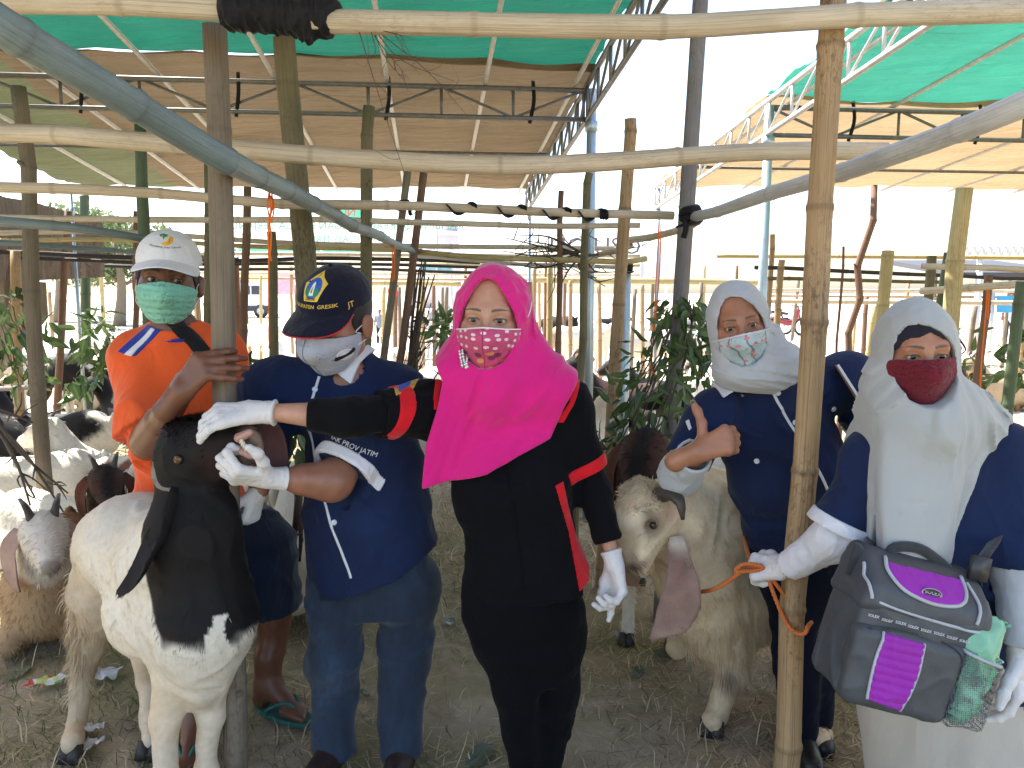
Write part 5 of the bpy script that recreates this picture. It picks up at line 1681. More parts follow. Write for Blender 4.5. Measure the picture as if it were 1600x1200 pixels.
def sphere(mb, c, r, n=6):
    v = [(0, 0, 1)]
    for i in range(1, 4):
        t = math.pi * i / 4
        for j in range(n): v.append((math.sin(t) * math.cos(2 * math.pi * j / n), math.sin(t) * math.sin(2 * math.pi * j / n), math.cos(t)))
    v.append((0, 0, -1))
    q, t = [], []
    for j in range(n):
        j2 = (j + 1) % n
        t.append((0, 1 + j, 1 + j2)); t.append((1 + 3 * n, 1 + 2 * n + j2, 1 + 2 * n + j))
        for i in range(2): q.append((1 + i * n + j, 1 + (i + 1) * n + j, 1 + (i + 1) * n + j2, 1 + i * n + j2))
    mb.add(np.array(v) * r + np.asarray(c), q, t)

def mask_base(F, q, off, ridge):
    base = mask_core(q)
    arc = np.arctan2(q[:, 0], q[:, 1] + .03) * .085
    return base - off - ridge * np.exp(-(arc / .028) ** 2) * np.exp(-((q[:, 2] + .04) / .045) ** 2)
def on_mask(F, pts, off, ridge, m, lift=.0006):
    """world path lying on the mask surface through (arc, z) points"""
    pts = smooth_path([(a, b, 0) for a, b in pts], m)
    return mask_pts(F, pts[:, 0], pts[:, 1], off, ridge, lift)
def mask_pts(F, arc, z, off, ridge, lift=.0006):
    th = np.asarray(arc, float) / .085; z = np.asarray(z, float)
    d = np.stack([np.sin(th), np.cos(th), 0 * th], 1); o = np.stack([0 * th, 0 * th - .03, z], 1)
    lo_, hi = np.full(len(th), .02), np.full(len(th), .2)
    for _k in range(20):
        md = (lo_ + hi) / 2
        ins = mask_base(F, (o + d * md[:, None]).astype(f32), off, ridge) < 0
        lo_, hi = np.where(ins, md, lo_), np.where(ins, hi, md)
    return F['toW'](o + d * (lo_ + lift)[:, None])

def pink_mask_mat():
    m, nt, b = nodes_mat('embroidered_pink_mask')
    a = nt.nodes.new('ShaderNodeAttribute'); a.attribute_name = 'uvw'
    sp = nt.nodes.new('ShaderNodeSeparateXYZ'); nt.links.new(a.outputs['Vector'], sp.inputs[0])
    x, z = sp.outputs[0], sp.outputs[1]
    flat = nt.nodes.new('ShaderNodeCombineXYZ'); nt.links.new(x, flat.inputs[0]); nt.links.new(z, flat.inputs[1])
    base = (.52, .055, .16)
    v1 = N(nt, 'ShaderNodeTexVoronoi', Scale=62.0, Randomness=.55); v1.voronoi_dimensions = '2D'
    nt.links.new(flat.outputs[0], v1.inputs['Vector'])
    dot = math_(nt, 'LESS_THAN', v1.outputs['Distance'], .23)
    up = math_(nt, 'GREATER_THAN', z, -.068)
    lowx = math_(nt, 'LESS_THAN', math_(nt, 'ABSOLUTE', x), .072)
    dot = math_(nt, 'MULTIPLY', math_(nt, 'MULTIPLY', dot, up), lowx)
    c = mixc(nt, dot, base, (.78, .62, .66))
    v2 = N(nt, 'ShaderNodeTexVoronoi', Scale=48.0, Randomness=.8); v2.voronoi_dimensions = '2D'
    nt.links.new(flat.outputs[0], v2.inputs['Vector'])
    low = math_(nt, 'LESS_THAN', math_(nt, 'SUBTRACT', z, math_(nt, 'MULTIPLY', math_(nt, 'ABSOLUTE', x), .55)), -.078)
    n4 = noise_n(nt, flat.outputs[0], 160, 2)
    pet = math_(nt, 'LESS_THAN', math_(nt, 'ADD', v2.outputs['Distance'], math_(nt, 'MULTIPLY', n4, .25)), .42)
    fl = ramp(nt, v2.outputs['Color'], [(.0, (.16, .006, .06)), (.35, (.62, .30, .06)), (.55, (.28, .14, .14)), (.8, (.20, .01, .09))])
    fl.node.color_ramp.interpolation = 'CONSTANT'
    c = mixc(nt, math_(nt, 'MULTIPLY', low, pet), c, fl)
    seam = math_(nt, 'LESS_THAN', math_(nt, 'ABSOLUTE', x), .0008)
    c = mixc(nt, seam, c, (.25, .02, .07))
    nt.links.new(c, b.inputs['Base Color'])
    b.inputs['Roughness'].default_value = .75
    b.inputs['Sheen Weight'].default_value = .2
    bump(nt, b, math_(nt, 'ADD', noise_n(nt, a.outputs['Vector'], 900, 1), math_(nt, 'MULTIPLY', dot, 2)), .25, .001)
    return m
build_pink()
# ================================================================== man in jeans and dark cap
def build_jeans():
    P = lambda a, b, Y: PG(a, b, Y * .955)
    rt = root('person', G(575, 1195), 'person in dark embroidered cap, grey mask, navy shirt and blue jeans, bending over goat', 'person')
    F = frame(P(524, 500, 2.33), yaw=-25, pitch=18, roll=6, s=1.13)
    skin = (.30, .135, .080)
    o, top = P(590, 885, 2.46), P(548, 596, 2.40)
    fr = V(-.48, -.87, 0)
    sh_l, sh_r = P(612, 612, 2.44), P(424, 606, 2.40)
    el_l, wr_l = P(522, 752, 2.22), P(424, 747, 2.12)
    el_r, wr_r = P(415, 720, 2.44), P(404, 765, 2.30)
    parts = [(U([rc(o, top, .10, .08, k=.05), rc(top, sh_l, .05, k=.04), rc(top, sh_r, .05, k=.04), rc(sh_l, el_l, .05, .045, k=.04), rc(sh_r, el_r, .05, .04, k=.04),
                 rc(P(525, 890, 2.45), P(522, 1030, 2.39), .05, .03, k=.04), rc(P(522, 1030, 2.39), G(523, 1192) + V(0, 0, .08), .03, k=.04), rc(P(635, 885, 2.47), P(632, 1025, 2.45), .05, .03, k=.04), rc(P(632, 1025, 2.45), G(626, 1196) + V(0, 0, .08), .03, k=.04)]), .016),
             (U([rc(sh_l + (el_l - sh_l) * .5, el_l, .052, .050, k=.03), rc(el_l, wr_l, .050, .020, k=.03), rc(el_l + (wr_l - el_l) * .12, el_l + (wr_l - el_l) * .5, .050, .040, k=.03),
                 rc(el_r, wr_r, .045, .030, k=.03)]), .006)]
    obj('body', skin_mesh(F, skin, parts, False, neck=top + V(0, .01, .0)), SKIN, rt)
    # short dark hair under the cap
    HAIR = plain('black_hair', (.008, .006, .006), .55, 0, .3, 300, .6)
    obj('hair', mesh_sdf(hair_f(F, .028, -.030), .0052), HAIR, rt)
    # cap
    CAP = fabric('dark_cap_cloth', (.006, .007, .020), .8, 900, .2, .15)
    REDP = fabric('red_piping', (.50, .01, .02), .7)
    YEL = plain('yellow_thread', (.72, .50, .06), .6, 0, .15, 200, .4)
    ck = dict(r=(.086, .108, .088), c=(0, -.012, .052))
    bk = dict(z0=.052, drop=.42, curl=5.0, w=.084, L=.108, y0=.055)
    cap = obj('cap', mesh_sdf(cap_f(F, zlow=.044, brim=bk, **ck), .0045), CAP, rt)
    br = obj('brim', mesh_sdf(brim_f(F, **bk), .0024), CAP, cap)
    mb = MB(); mb.tube(brim_edge(F, **bk) - F['M'][2] * .002, .0021, 6); mb.build('brim_piping', REDP, br)
    mb = MB(); sphere(mb, F['toW']((0, -.012, .142)), .007, 8); mb.build('cap_button', CAP, cap)
    proj = lambda x, z, l: on_cap(F, np.asarray(x), np.asarray(z), lift=l, **ck)
    ex, ez = .004, .106
    em = obj('emblem', flat_poly_on(proj, ngon(5, .031, ex, ez), .0020), YEL, cap)
    CY = plain('blue_thread', (.06, .28, .55), .6, 0, .1, 200, .4); GRN = plain('green_thread', (.02, .22, .12), .6, 0, .1, 200, .4); RDT = plain('red_thread', (.5, .03, .03), .6); WTH = plain('white_thread', (.7, .7, .66), .6); BLT = plain('black_thread', (.01, .01, .01), .7)
    obj('emblem_field', flat_poly_on(proj, ngon(18, .0205, ex, ez + .001), .0028), CY, em)
    obj('emblem_field', flat_poly_on(proj, [(ex - .019, ez - .004), (ex - .011, ez + .005), (ex, ez - .003), (ex + .011, ez + .005), (ex + .019, ez - .004), (ex + .013, ez - .014), (ex - .013, ez - .014)], .0034), GRN, em)
    obj('emblem_field', flat_poly_on(proj, [(ex - .006, ez - .012), (ex - .0035, ez + .011), (ex, ez + .015), (ex + .0035, ez + .011), (ex + .006, ez - .012)], .0038), WTH, em)
    obj('emblem_field', flat_poly_on(proj, [(ex - .0022, ez - .006), (ex, ez + .007), (ex + .0022, ez - .006)], .0043), RDT, em)
    text_cap('emblem_name', 'GRESIK', .0085, ex, ez - .0195, F, BLT, em, lift=.0032, **ck)
    text_cap('cap_lettering', 'KABUPATEN  GRESIK', .0125, .004, .068, F, YEL, cap, **ck)
    text_side('cap_lettering', 'JT', .020, 66, .062, F, YEL, cap, **ck)
    eyes(F, rt, (-.05, 1, -.45))
    # mask
    GM = fabric('grey_mask_cloth', (.36, .38, .44), .8, 900, .05, .2)
    ol = [(-.092, -.022), (-.05, -.012), (0, -.002), (.05, -.012), (.098, -.022), (.098, -.055), (.075, -.085), (.04, -.116), (.0, -.124), (-.04, -.116), (-.075, -.085), (-.092, -.055)]
    mk = obj('face_mask', mask_mesh(F, ol, .010, .004, .015, female=False), GM, rt)
    mb = MB(); mb.tube(on_mask(F, [(0, -.004), (0, -.04), (0, -.08), (0, -.122)], .010, .015, 24), .0010, 5); mb.build('seam', fabric('seam_thread', (.16, .17, .20)), mk)
    for za, zb in ((-.024, .0), (-.05, -.045)):
        mb = MB(); mb.tube(smooth_path([on_mask(F, [(.097, za)] * 3, .01, .015, 3)[1], F['toW']((.078, .025, (za + zb) / 2)), F['toW']((.083, -.015, zb))], 10), .0016, 6); mb.build('ear_loop', WHITE, mk)
    pm = lambda x, z, l: mask_pts(F, x, z, .010, .015, l)
    lg = obj('mask_logo', flat_poly_on(pm, ngon(16, .0155, .053, -.060), .0012), WHITE, mk)
    obj('logo_ring', flat_poly_on(pm, ngon(16, .0125, .053, -.060), .0017), GM, lg)
    obj('logo_ring', flat_poly_on(pm, ngon(16, .0112, .053, -.060), .0021), WHITE, lg)
    obj('logo_ribbon', flat_poly_on(pm, [(.033, -.070), (.036, -.061), (.053, -.058), (.070, -.047), (.074, -.054), (.070, -.059), (.053, -.066), (.037, -.073)], .0027), BLT, lg)
    # shirt
    tl, (to, tx, tf, tz) = torso(o, top, fr, [(-.12, 0, .0, .232, .190), (0, 0, .005, .212, .176), (.18, 0, .01, .198, .165), (.34, 0, 0, .192, .140), (.46, 0, 0, .17, .105), (.55, 0, 0, .11, .075), (.60, 0, 0, .06, .06)], p=2.3)
    al = unit(el_l - sh_l); ar = unit(el_r - sh_r)
    base = U([tl, rc(to + tz * .50, sh_l, .075, .070, k=.06), rc(to + tz * .50, sh_r, .075, .068, k=.06), rc(top + V(0, .01, .02), sh_l, .062, .066, k=.05), rc(top + V(0, .01, .02), sh_r, .062, .066, k=.05), rc(to + tz * .5, top + V(0, .01, .035), .09, .068, k=.04), rc(sh_l, el_l, .078, .076, k=.06), rc(sh_r, el_r, .072, .068, k=.06)])
    sf = withfolds(base, (6, 6, 10), .0100, 11)
    ho = P(612, 880, 2.40); hn = unit(V(.40, .15, -.90))
    cl_, cr_ = sleeve_cut(rc(sh_l, el_l + al * .1, .07), tl, sh_l, al, .292), sleeve_cut(rc(sh_r, el_r + ar * .1, .065), tl, sh_r, ar, .22)
    no, nn = top + V(-.02, -.02, .035), unit(V(.25, .35, 1))
    def shirt_f(Pn):
        d = cr_(Pn, cl_(Pn, sf(Pn)))
        return np.maximum(np.maximum(d, np.where(np.sqrt(((Pn - no.astype(f32)) ** 2).sum(1)) < .075, (Pn - no.astype(f32)) @ nn.astype(f32), -1)), (Pn - ho.astype(f32)) @ hn.astype(f32))
    shirt_f.bb = base.bb
    shirt = obj('shirt', mesh_sdf(shirt_f, .0082), NAVY, rt)
    obj('sleeve_band', mesh_sdf(patchb(sf, sh_l, al, .262, .296, .125), .0042), WHITE, shirt)
    text_on(sf, 'sleeve_lettering', 'DISNAK PROV JATIM', .019, P(541, 696, 2.2), P(574, 716, 2.2) - P(522, 694, 2.2), WHITE, shirt)
    obj('collar', collar_piece(sf, [(588, 524), (572, 520), (560, 545), (512, 578), (546, 602), (556, 570), (576, 548)], 2.18, .014, -.01, ymax=2.40), WHITE, shirt)
    obj('collar', collar_piece(sf, [(448, 548), (466, 544), (476, 560), (462, 562)], 2.18, .014, -.01, ymax=2.40), WHITE, shirt)
    obj('placket', strip_on(shirt_f, [P(495, 590, 2.3), P(482, 640, 2.3), P(478, 690, 2.3), P(504, 775, 2.3), P(530, 838, 2.3), P(553, 896, 2.3)], .008, .002, 50), PIPE, shirt)
    for a, b in ((489, 610), (526, 812), (497, 735)):
        s_, n_ = surf_at(shirt_f, P(a, b, 2.3)); disc(s_, n_, .0085).build('button', BUTTON, shirt)
    # jeans
    JM = jeans_mat()
    k1, k2 = P(522, 1030, 2.37), P(632, 1025, 2.44); a1, a2 = G(523, 1192) + V(0, 0, .05), G(626, 1196) + V(0, 0, .05)
    jf = U([lo(P(585, 905, 2.46), tx, tf, V(0, 0, 1), [(-.08, 0, 0, .150, .125), (0, 0, 0, .172, .140), (.15, 0, 0, .17, .14)], k=.05),
            rc(P(528, 915, 2.44), k1, .100, .072, k=.05), rc(k1, a1, .072, .062, k=.05), rc(P(640, 910, 2.47), k2, .100, .074, k=.05), rc(k2, a2, .074, .064, k=.05)])
    jeans = obj('jeans', mesh_sdf(cutmax(withfolds(jf, (8, 8, 10), .0100, 21), (V(0, 0, .035), V(0, 0, -1))), .0085), JM, rt)
    SH = plain('brown_shoe', (.03, .016, .014), .5)
    for q, d in ((G(520, 1196), V(-.25, -.97, 0)), (G(628, 1198), V(-.05, -1, 0))):
        me = mesh_sdf(cutmax(U([rc(q - d * .06 + V(0, 0, .04), q + d * .15 + V(0, 0, .03), .048, .040, k=.03), rc(q + V(0, 0, .05), q + V(0, 0, .11), .045, .04)]), (q, V(0, 0, -1))), .010)
        obj('shoe', me, SH, rt)
    # gloves: left hand grips the goat's lower jaw, right hand steadies the neck
    d = unit(P(366, 742, 2.06) - wr_l)
    pr = hand(wr_l, d, V(.15, .75, .62), side=1, s=1.12, grow=.0016, spread=2, finger_dirs=[unit(V(-.75, -.25, .62)), unit(V(-.9, -.28, .30)), unit(V(-.95, -.25, .05)), unit(V(-.95, -.2, -.2))],
              curls=[(38, 80, 45), (42, 85, 45), (45, 85, 45), (45, 80, 45)], thumb=[(.9, .5, .1), (.75, .65, .25), (.35, .9, .3)], fore=wr_l - el_l)
    glove(rt, pr, wr_l, wr_l - el_l, LATEX, cuff=.035)
    d2 = unit(V(-.25, -.25, -.95))
    wq = P(404, 765, 2.30)
    pr = hand(wq, d2, V(-.9, .3, .2), side=1, s=1.0, grow=.0016, curls=[(60, 80, 50)] * 4)
    glove(rt, pr, wq, d2, LATEX, cuff=.05)

def jeans_mat():
    m, nt, b = nodes_mat('worn_denim')
    co = coords(nt)
    n1 = noise_n(nt, coords(nt, 'Object', (6, 6, 3)), 1.6, 5, .6)
    n2 = noise_n(nt, coords(nt, 'Object', (30, 30, 4)), 6, 4, .7)
    c = ramp(nt, math_(nt, 'ADD', math_(nt, 'MULTIPLY', n1, .75), math_(nt, 'MULTIPLY', n2, .25)), [(.35, (.006, .012, .027)), (.55, (.014, .030, .060)), (.72, (.040, .070, .115))])
    nt.links.new(c, b.inputs['Base Color'])
    b.inputs['Roughness'].default_value = .85; b.inputs['Sheen Weight'].default_value = .15
    w = noise_n(nt, coords(nt, 'Object', (900, 900, 300), (.3, .2, .6)), 1, 1)
    bump(nt, b, math_(nt, 'ADD', w, noise_n(nt, co, 45, 4)), .35, .003)
    return m
build_jeans()
# ================================================================== man in the orange shirt
def build_orange():
    P = lambda a, b, Y: PG(a, b, Y * .955)
    rt = root('person', G(420, 1110), 'person in orange shirt, white cap and mint green mask holding the bark pole', 'person')
    F = frame(P(263, 437, 2.72), yaw=17, pitch=1, roll=4, s=1.17)
    skin = (.165, .070, .040)
    o, top = P(300, 810, 2.76), P(274, 512, 2.75)
    fr = V(.22, -.97, 0)
    sh_r, sh_l = P(210, 562, 2.74), P(344, 556, 2.80)
    el_r, wr_r = P(232, 692, 2.56), P(283, 612, 2.145)
    hip1, kn1, an1 = P(415, 850, 2.76), P(428, 962, 2.72), G(420, 1112) + V(0, 0, .10)
    hip2, kn2, an2 = P(320, 850, 2.72), P(305, 1000, 2.58), G(300, 1180) + V(0, .04, .10)
    pole = P(352, 560, 2.2)
    hd = unit(V(.66, -.10, .72))
    fd = [unit(V(.93, .05, .22)), unit(V(.97, .02, .12)), unit(V(.99, 0, .02)), unit(V(.98, 0, -.12))]
    hp = hand(wr_r, hd, V(.30, .95, -.1), side=-1, s=1.13, finger_dirs=fd, curls=[(14, 28, 28), (14, 28, 25), (12, 26, 25), (12, 26, 22)], thumb=[(.2, .5, .9), (.1, .6, .8), (.3, .8, .5)])
    f1 = unit(V(.86, -.45, 0)); f2 = unit(V(.15, -1, 0))
    def foot(an, f):
        b = V(an[0], an[1], 0)
        l = unit(np.cross(f, V(0, 0, 1)))
        pr = [rc(an + V(0, 0, .10), an, .040, .036, k=.03), rc(an, b + f * -.03 + V(0, 0, .045), .036, .034, k=.03), rc(an + f * .01, b + f * .12 + V(0, 0, .042), .036, .026, k=.03, flat=None)]
        for i in range(5):
            pr.append(rc(b + f * .10 + l * (.020 - .010 * i) * 1.3 + V(0, 0, .038), b + f * (.185 - .010 * i) + l * (.028 - .015 * i) + V(0, 0, .033), .018, .012 if i == 0 else .009, k=.012))
        return pr
    parts = [(U([rc(o, top, .09, .07, k=.05), rc(top, sh_l, .045, k=.04), rc(top, sh_r, .045, k=.04), rc(sh_r, el_r, .045, .040, k=.04), rc(hip1, kn1, .075, .06, k=.05), rc(hip2, kn2, .075, .06, k=.05), rc(o, hip1, .08, k=.05), rc(o, hip2, .08, k=.05)]), .016),
             (U([rc(sh_r + (el_r - sh_r) * .5, el_r, .050, .047, k=.03), rc(el_r, wr_r, .052, .033, k=.03), rc(el_r + (wr_r - el_r) * .1, el_r + (wr_r - el_r) * .45, .056, .045, k=.03)] + hp), .0040),
             (U([rc(hip1 + (kn1 - hip1) * .6, kn1, .062, .056, k=.03), rc(kn1, an1, .054, .036, k=.03), rc(kn1 + (an1 - kn1) * .2 + V(0, .018, 0), kn1 + (an1 - kn1) * .5 + V(0, .01, 0), .050, .040, k=.03)] + foot(an1, f1)), .0062),
             (U([rc(kn2, an2, .056, .036, k=.03)] + foot(an2, f2)), .0075)]
    obj('body', skin_mesh(F, skin, parts, False, neck=top + V(0, .01, -.02)), SKIN, rt)
    NAIL = plain('fingernail', (.42, .25, .19), .3)
    HAIR = plain('black_hair', (.008, .006, .006), .55, 0, .3, 300, .6)
    obj('hair', mesh_sdf(hair_f(F, .034, -.022), .0052), HAIR, rt)
    eyes(F, rt, (.35, 1, -.05))
    # cap
    CAP = fabric('white_cap_cloth', (.70, .70, .72), .8, 900, .04, .2)
    ck = dict(r=(.088, .110, .090), c=(0, -.012, .052))
    bk = dict(z0=.058, drop=.30, curl=5.5, w=.088, L=.108, y0=.058)
    cap = obj('cap', mesh_sdf(cap_f(F, zlow=.048, brim=bk, **ck), .0045), CAP, rt)
    br = obj('brim', mesh_sdf(brim_f(F, **bk), .0024), CAP, cap)
    mb = MB(); mb.tube(brim_edge(F, **bk) - F['M'][2] * .003, .0018, 6); mb.build('brim_piping', fabric('dark_piping', (.02, .02, .03)), br)
    mb = MB(); sphere(mb, F['toW']((0, -.012, .144)), .007, 8); mb.build('cap_button', CAP, cap)
    proj = lambda x, z, l: on_cap(F, np.asarray(x), np.asarray(z), lift=l, **ck)
    YEL = plain('mango_yellow', (.80, .45, .03), .6, 0, .1); GRN = plain('leaf_green', (.05, .28, .05), .6); INK = plain('ink', (.03, .03, .03), .7); DY = plain('print_orange', (.65, .22, .02), .6)
    lg = obj('cap_logo', flat_poly_on(proj, [(.010, 0.1220), (.017, 0.1180), (.019, 0.1080), (.015, 0.0980), (.004, 0.0930), (-.008, 0.0950), (-.010, 0.0990), (-.001, 0.1010), (.006, 0.1070), (.007, 0.1150)], .0016), YEL, cap)
    obj('logo_leaf', flat_poly_on(proj, [(-.018, 0.1230), (-.010, 0.1275), (.002, 0.1250), (.004, 0.1200), (-.003, 0.1170), (-.006, 0.1090), (-.009, 0.1170), (-.016, 0.1180)], .0018), GRN, lg)
    obj('logo_curl', flat_poly_on(proj, [(.008, 0.1150), (.013, 0.1110), (.012, 0.1030), (.005, 0.0990), (.009, 0.1060)], .0022), DY, lg)
    text_cap('cap_lettering', 'KELOMPOK TANI TERNAK', .0068, .0, .0875, F, INK, cap, arc=3.2, **ck)
    # surgical mask
    MM = fabric('mint_mask', (.28, .66, .52), .7, 700, .04, .2, .25, .1)
    ol = [(-.085, -.030), (-.045, -.016), (0, -.004), (.045, -.014), (.086, -.028), (.084, -.085), (.050, -.112), (.02, -.122), (-.02, -.122), (-.052, -.112), (-.082, -.085)]
    mk = obj('face_mask', mask_mesh(F, ol, .010, .003, .010, pleat=.0022, female=False, wr=.0005), MM, rt)
    for za, zb in ((-.032, -.002), (-.083, -.045)):
        for sx in (-1, 1):
            mb = MB(); mb.tube(smooth_path([on_mask(F, [(sx * .083, za)] * 3, .01, .01, 3)[1], F['toW']((sx * .079, .03, (za + zb) / 2)), F['toW']((sx * .083, -.016, zb))], 10), .0016, 6); mb.build('ear_loop', WHITE, mk)
    # shirt
    OR = fabric('orange_jersey', (.78, .105, .018), .8, 800, .05, .25)
    BL = fabric('royal_blue_cloth', (.015, .035, .30), .8, 800, .08)
    tl, (to, tx, tf, tz) = torso(o, top, fr, [(-.10, 0, 0, .185, .135), (0, 0, 0, .180, .130), (.2, 0, 0, .170, .120), (.40, 0, 0, .178, .118), (.52, 0, 0, .165, .095), (.61, 0, 0, .10, .07), (.66, 0, 0, .068, .066)], p=2.3)
    ar = unit(el_r - sh_r)
    base = U([tl, rc(to + tz * .56, sh_r, .070, .066, k=.05), rc(to + tz * .56, sh_l, .070, .065, k=.05), rc(top + V(0, .01, -.01), sh_r, .055, .058, k=.05), rc(top + V(0, .01, -.01), sh_l, .055, .058, k=.05), rc(sh_r, el_r, .070, .092, k=.06), rc(sh_l, P(365, 690, 2.85), .075, .075, k=.05)])
    sf = withfolds(base, (7, 7, 7), .0110, 31)
    ne = U([rc(top + V(0, 0, -.05), top + V(0, 0, .2), .072)], margin=.4)
    sn = unit(ar + V(.25, 0, -.25))
    cr_ = sleeve_cut(rc(sh_r, el_r + ar * .1, .075), tl, sh_r, sn, .275)
    def shirt_f(Pn):
        d = cr_(Pn, sf(Pn))
        return np.maximum(np.maximum(d, np.maximum(-ne(Pn), Pn[:, 2] - (top[2] + .030))), P(340, 838, 2.7)[2] - Pn[:, 2])
    shirt_f.bb = base.bb
    shirt = obj('shirt', mesh_sdf(shirt_f, .0082), OR, rt)
    neck_ring(top + V(.0, .0, -.015), .076, .074, .022, .015, fr, .55).build('collar', BL, shirt)
    # blue and white shoulder stripes
    ym = 2.80
    obj('shoulder_stripe', mesh_sdf(patchp(sf, [(187, 549), (218, 508), (250, 516), (216, 556)], 2.540, -.01, .003, ym), .003), BL, shirt)
    obj('shoulder_stripe', mesh_sdf(patchp(sf, [(200, 553), (231, 512), (240, 515), (211, 556)], 2.540, -.01, .0052, ym), .0025), WHITE, shirt)
    BAGS = fabric('black_webbing', (.010, .010, .012), .75, 500, .2)
    bs = obj('bag_strap', strip_on(sf, [P(232, 488, 2.6), P(262, 512, 2.6), P(297, 552, 2.6), P(328, 600, 2.6), P(342, 660, 2.6)], .050, .003, 34), BAGS, rt)
    # shorts
    SHORT = fabric('navy_shorts', (.008, .018, .045), .85, 700, .15)
    hf_ = U([lo(P(340, 850, 2.75), tx, tf, V(0, 0, 1), [(-.08, 0, 0, .19, .13), (.05, 0, 0, .19, .135), (.12, 0, 0, .185, .13)], k=.05),
             rc(hip1, kn1, .105, .098, k=.05), rc(hip2, kn2, .105, .095, k=.05)])
    obj('shorts', mesh_sdf(cutmax(withfolds(hf_, (9, 9, 11), .007, 8), (P(430, 955, 2.7), V(.1, .1, -1))), .0088), SHORT, rt)
    # flip-flops
    FF = plain('green_rubber', (.03, .15, .12), .6)
    for an, f in ((an1, f1), (an2, f2)):
        b = V(an[0], an[1], 0); l = unit(np.cross(f, V(0, 0, 1)))
        t = np.linspace(0, 2 * math.pi, 26)[:-1]
        out = [b + f * (.07 + .135 * math.cos(k)) + l * (.044 + .006 * math.cos(k)) * math.sin(k) for k in t]
        v = np.vstack([np.array(out) + V(0, 0, .004), np.array(out) + V(0, 0, .020), [b + f * .07 + V(0, 0, .004)], [b + f * .07 + V(0, 0, .020)]])
        n = len(t); a_ = np.arange(n); b_ = (a_ + 1) % n
        mb = MB(); mb.add(v, np.stack([a_, b_, b_ + n, a_ + n], 1), np.vstack([np.stack([b_, a_, np.full(n, 2 * n)], 1), np.stack([a_ + n, b_ + n, np.full(n, 2 * n + 1)], 1)]))
        so = mb.build('flip_flop', FF, rt, smooth=False)
        mb = MB()
        for sx in (-1, 1): mb.tube(smooth_path([b + f * .15 + V(0, 0, .03), b + f * .11 + l * sx * .025 + V(0, 0, .072), b + f * .04 + l * sx * .045 + V(0, 0, .04), b + f * .03 + l * sx * .045 + V(0, 0, .018)], 14), .006, 6)
        mb.build('strap', FF, so)
def lambda_bb(f, bb):
    f.bb = bb
    return f
build_orange()
# ================================================================== woman giving a thumbs-up
def flower_mask_mat():
    m, nt, b = nodes_mat('floral_blue_mask')
    a = nt.nodes.new('ShaderNodeAttribute'); a.attribute_name = 'uvw'
    sp = nt.nodes.new('ShaderNodeSeparateXYZ'); nt.links.new(a.outputs['Vector'], sp.inputs[0])
    fl = nt.nodes.new('ShaderNodeCombineXYZ'); nt.links.new(sp.outputs[0], fl.inputs[0]); nt.links.new(sp.outputs[1], fl.inputs[1])
    n0 = noise_n(nt, fl.outputs[0], 30, 4)
    c = ramp(nt, n0, [(.35, (.36, .50, .54)), (.65, (.52, .60, .62))])
    wv = nt.nodes.new('ShaderNodeTexWave'); wv.inputs['Scale'].default_value = 9; wv.inputs['Distortion'].default_value = 9; wv.inputs['Detail Scale'].default_value = 1.3
    nt.links.new(fl.outputs[0], wv.inputs['Vector'])
    c = mixc(nt, ramp(nt, wv.outputs['Fac'], [(.93, (0, 0, 0)), (.97, (.8, .8, .8))]), c, (.12, .16, .17))
    v = N(nt, 'ShaderNodeTexVoronoi', Scale=46.0, Randomness=1.0); v.voronoi_dimensions = '2D'
    nt.links.new(fl.outputs[0], v.inputs['Vector'])
    n1 = noise_n(nt, fl.outputs[0], 420, 2)
    pet = math_(nt, 'LESS_THAN', math_(nt, 'ADD', v.outputs['Distance'], math_(nt, 'MULTIPLY', n1, .28)), .36)
    sel = ramp(nt, v.outputs['Color'], [(.0, (0, 0, 0)), (.45, (1, 1, 1))]); sel.node.color_ramp.interpolation = 'CONSTANT'
    pc = ramp(nt, v.outputs['Distance'], [(.0, (.70, .55, .35)), (.10, (.62, .12, .20)), (.25, (.70, .40, .42))])
    c = mixc(nt, math_(nt, 'MULTIPLY', pet, sel), c, pc)
    nt.links.new(c, b.inputs['Base Color'])
    b.inputs['Roughness'].default_value = .8
    bump(nt, b, noise_n(nt, a.outputs['Vector'], 900, 1), .2, .001)
    return m
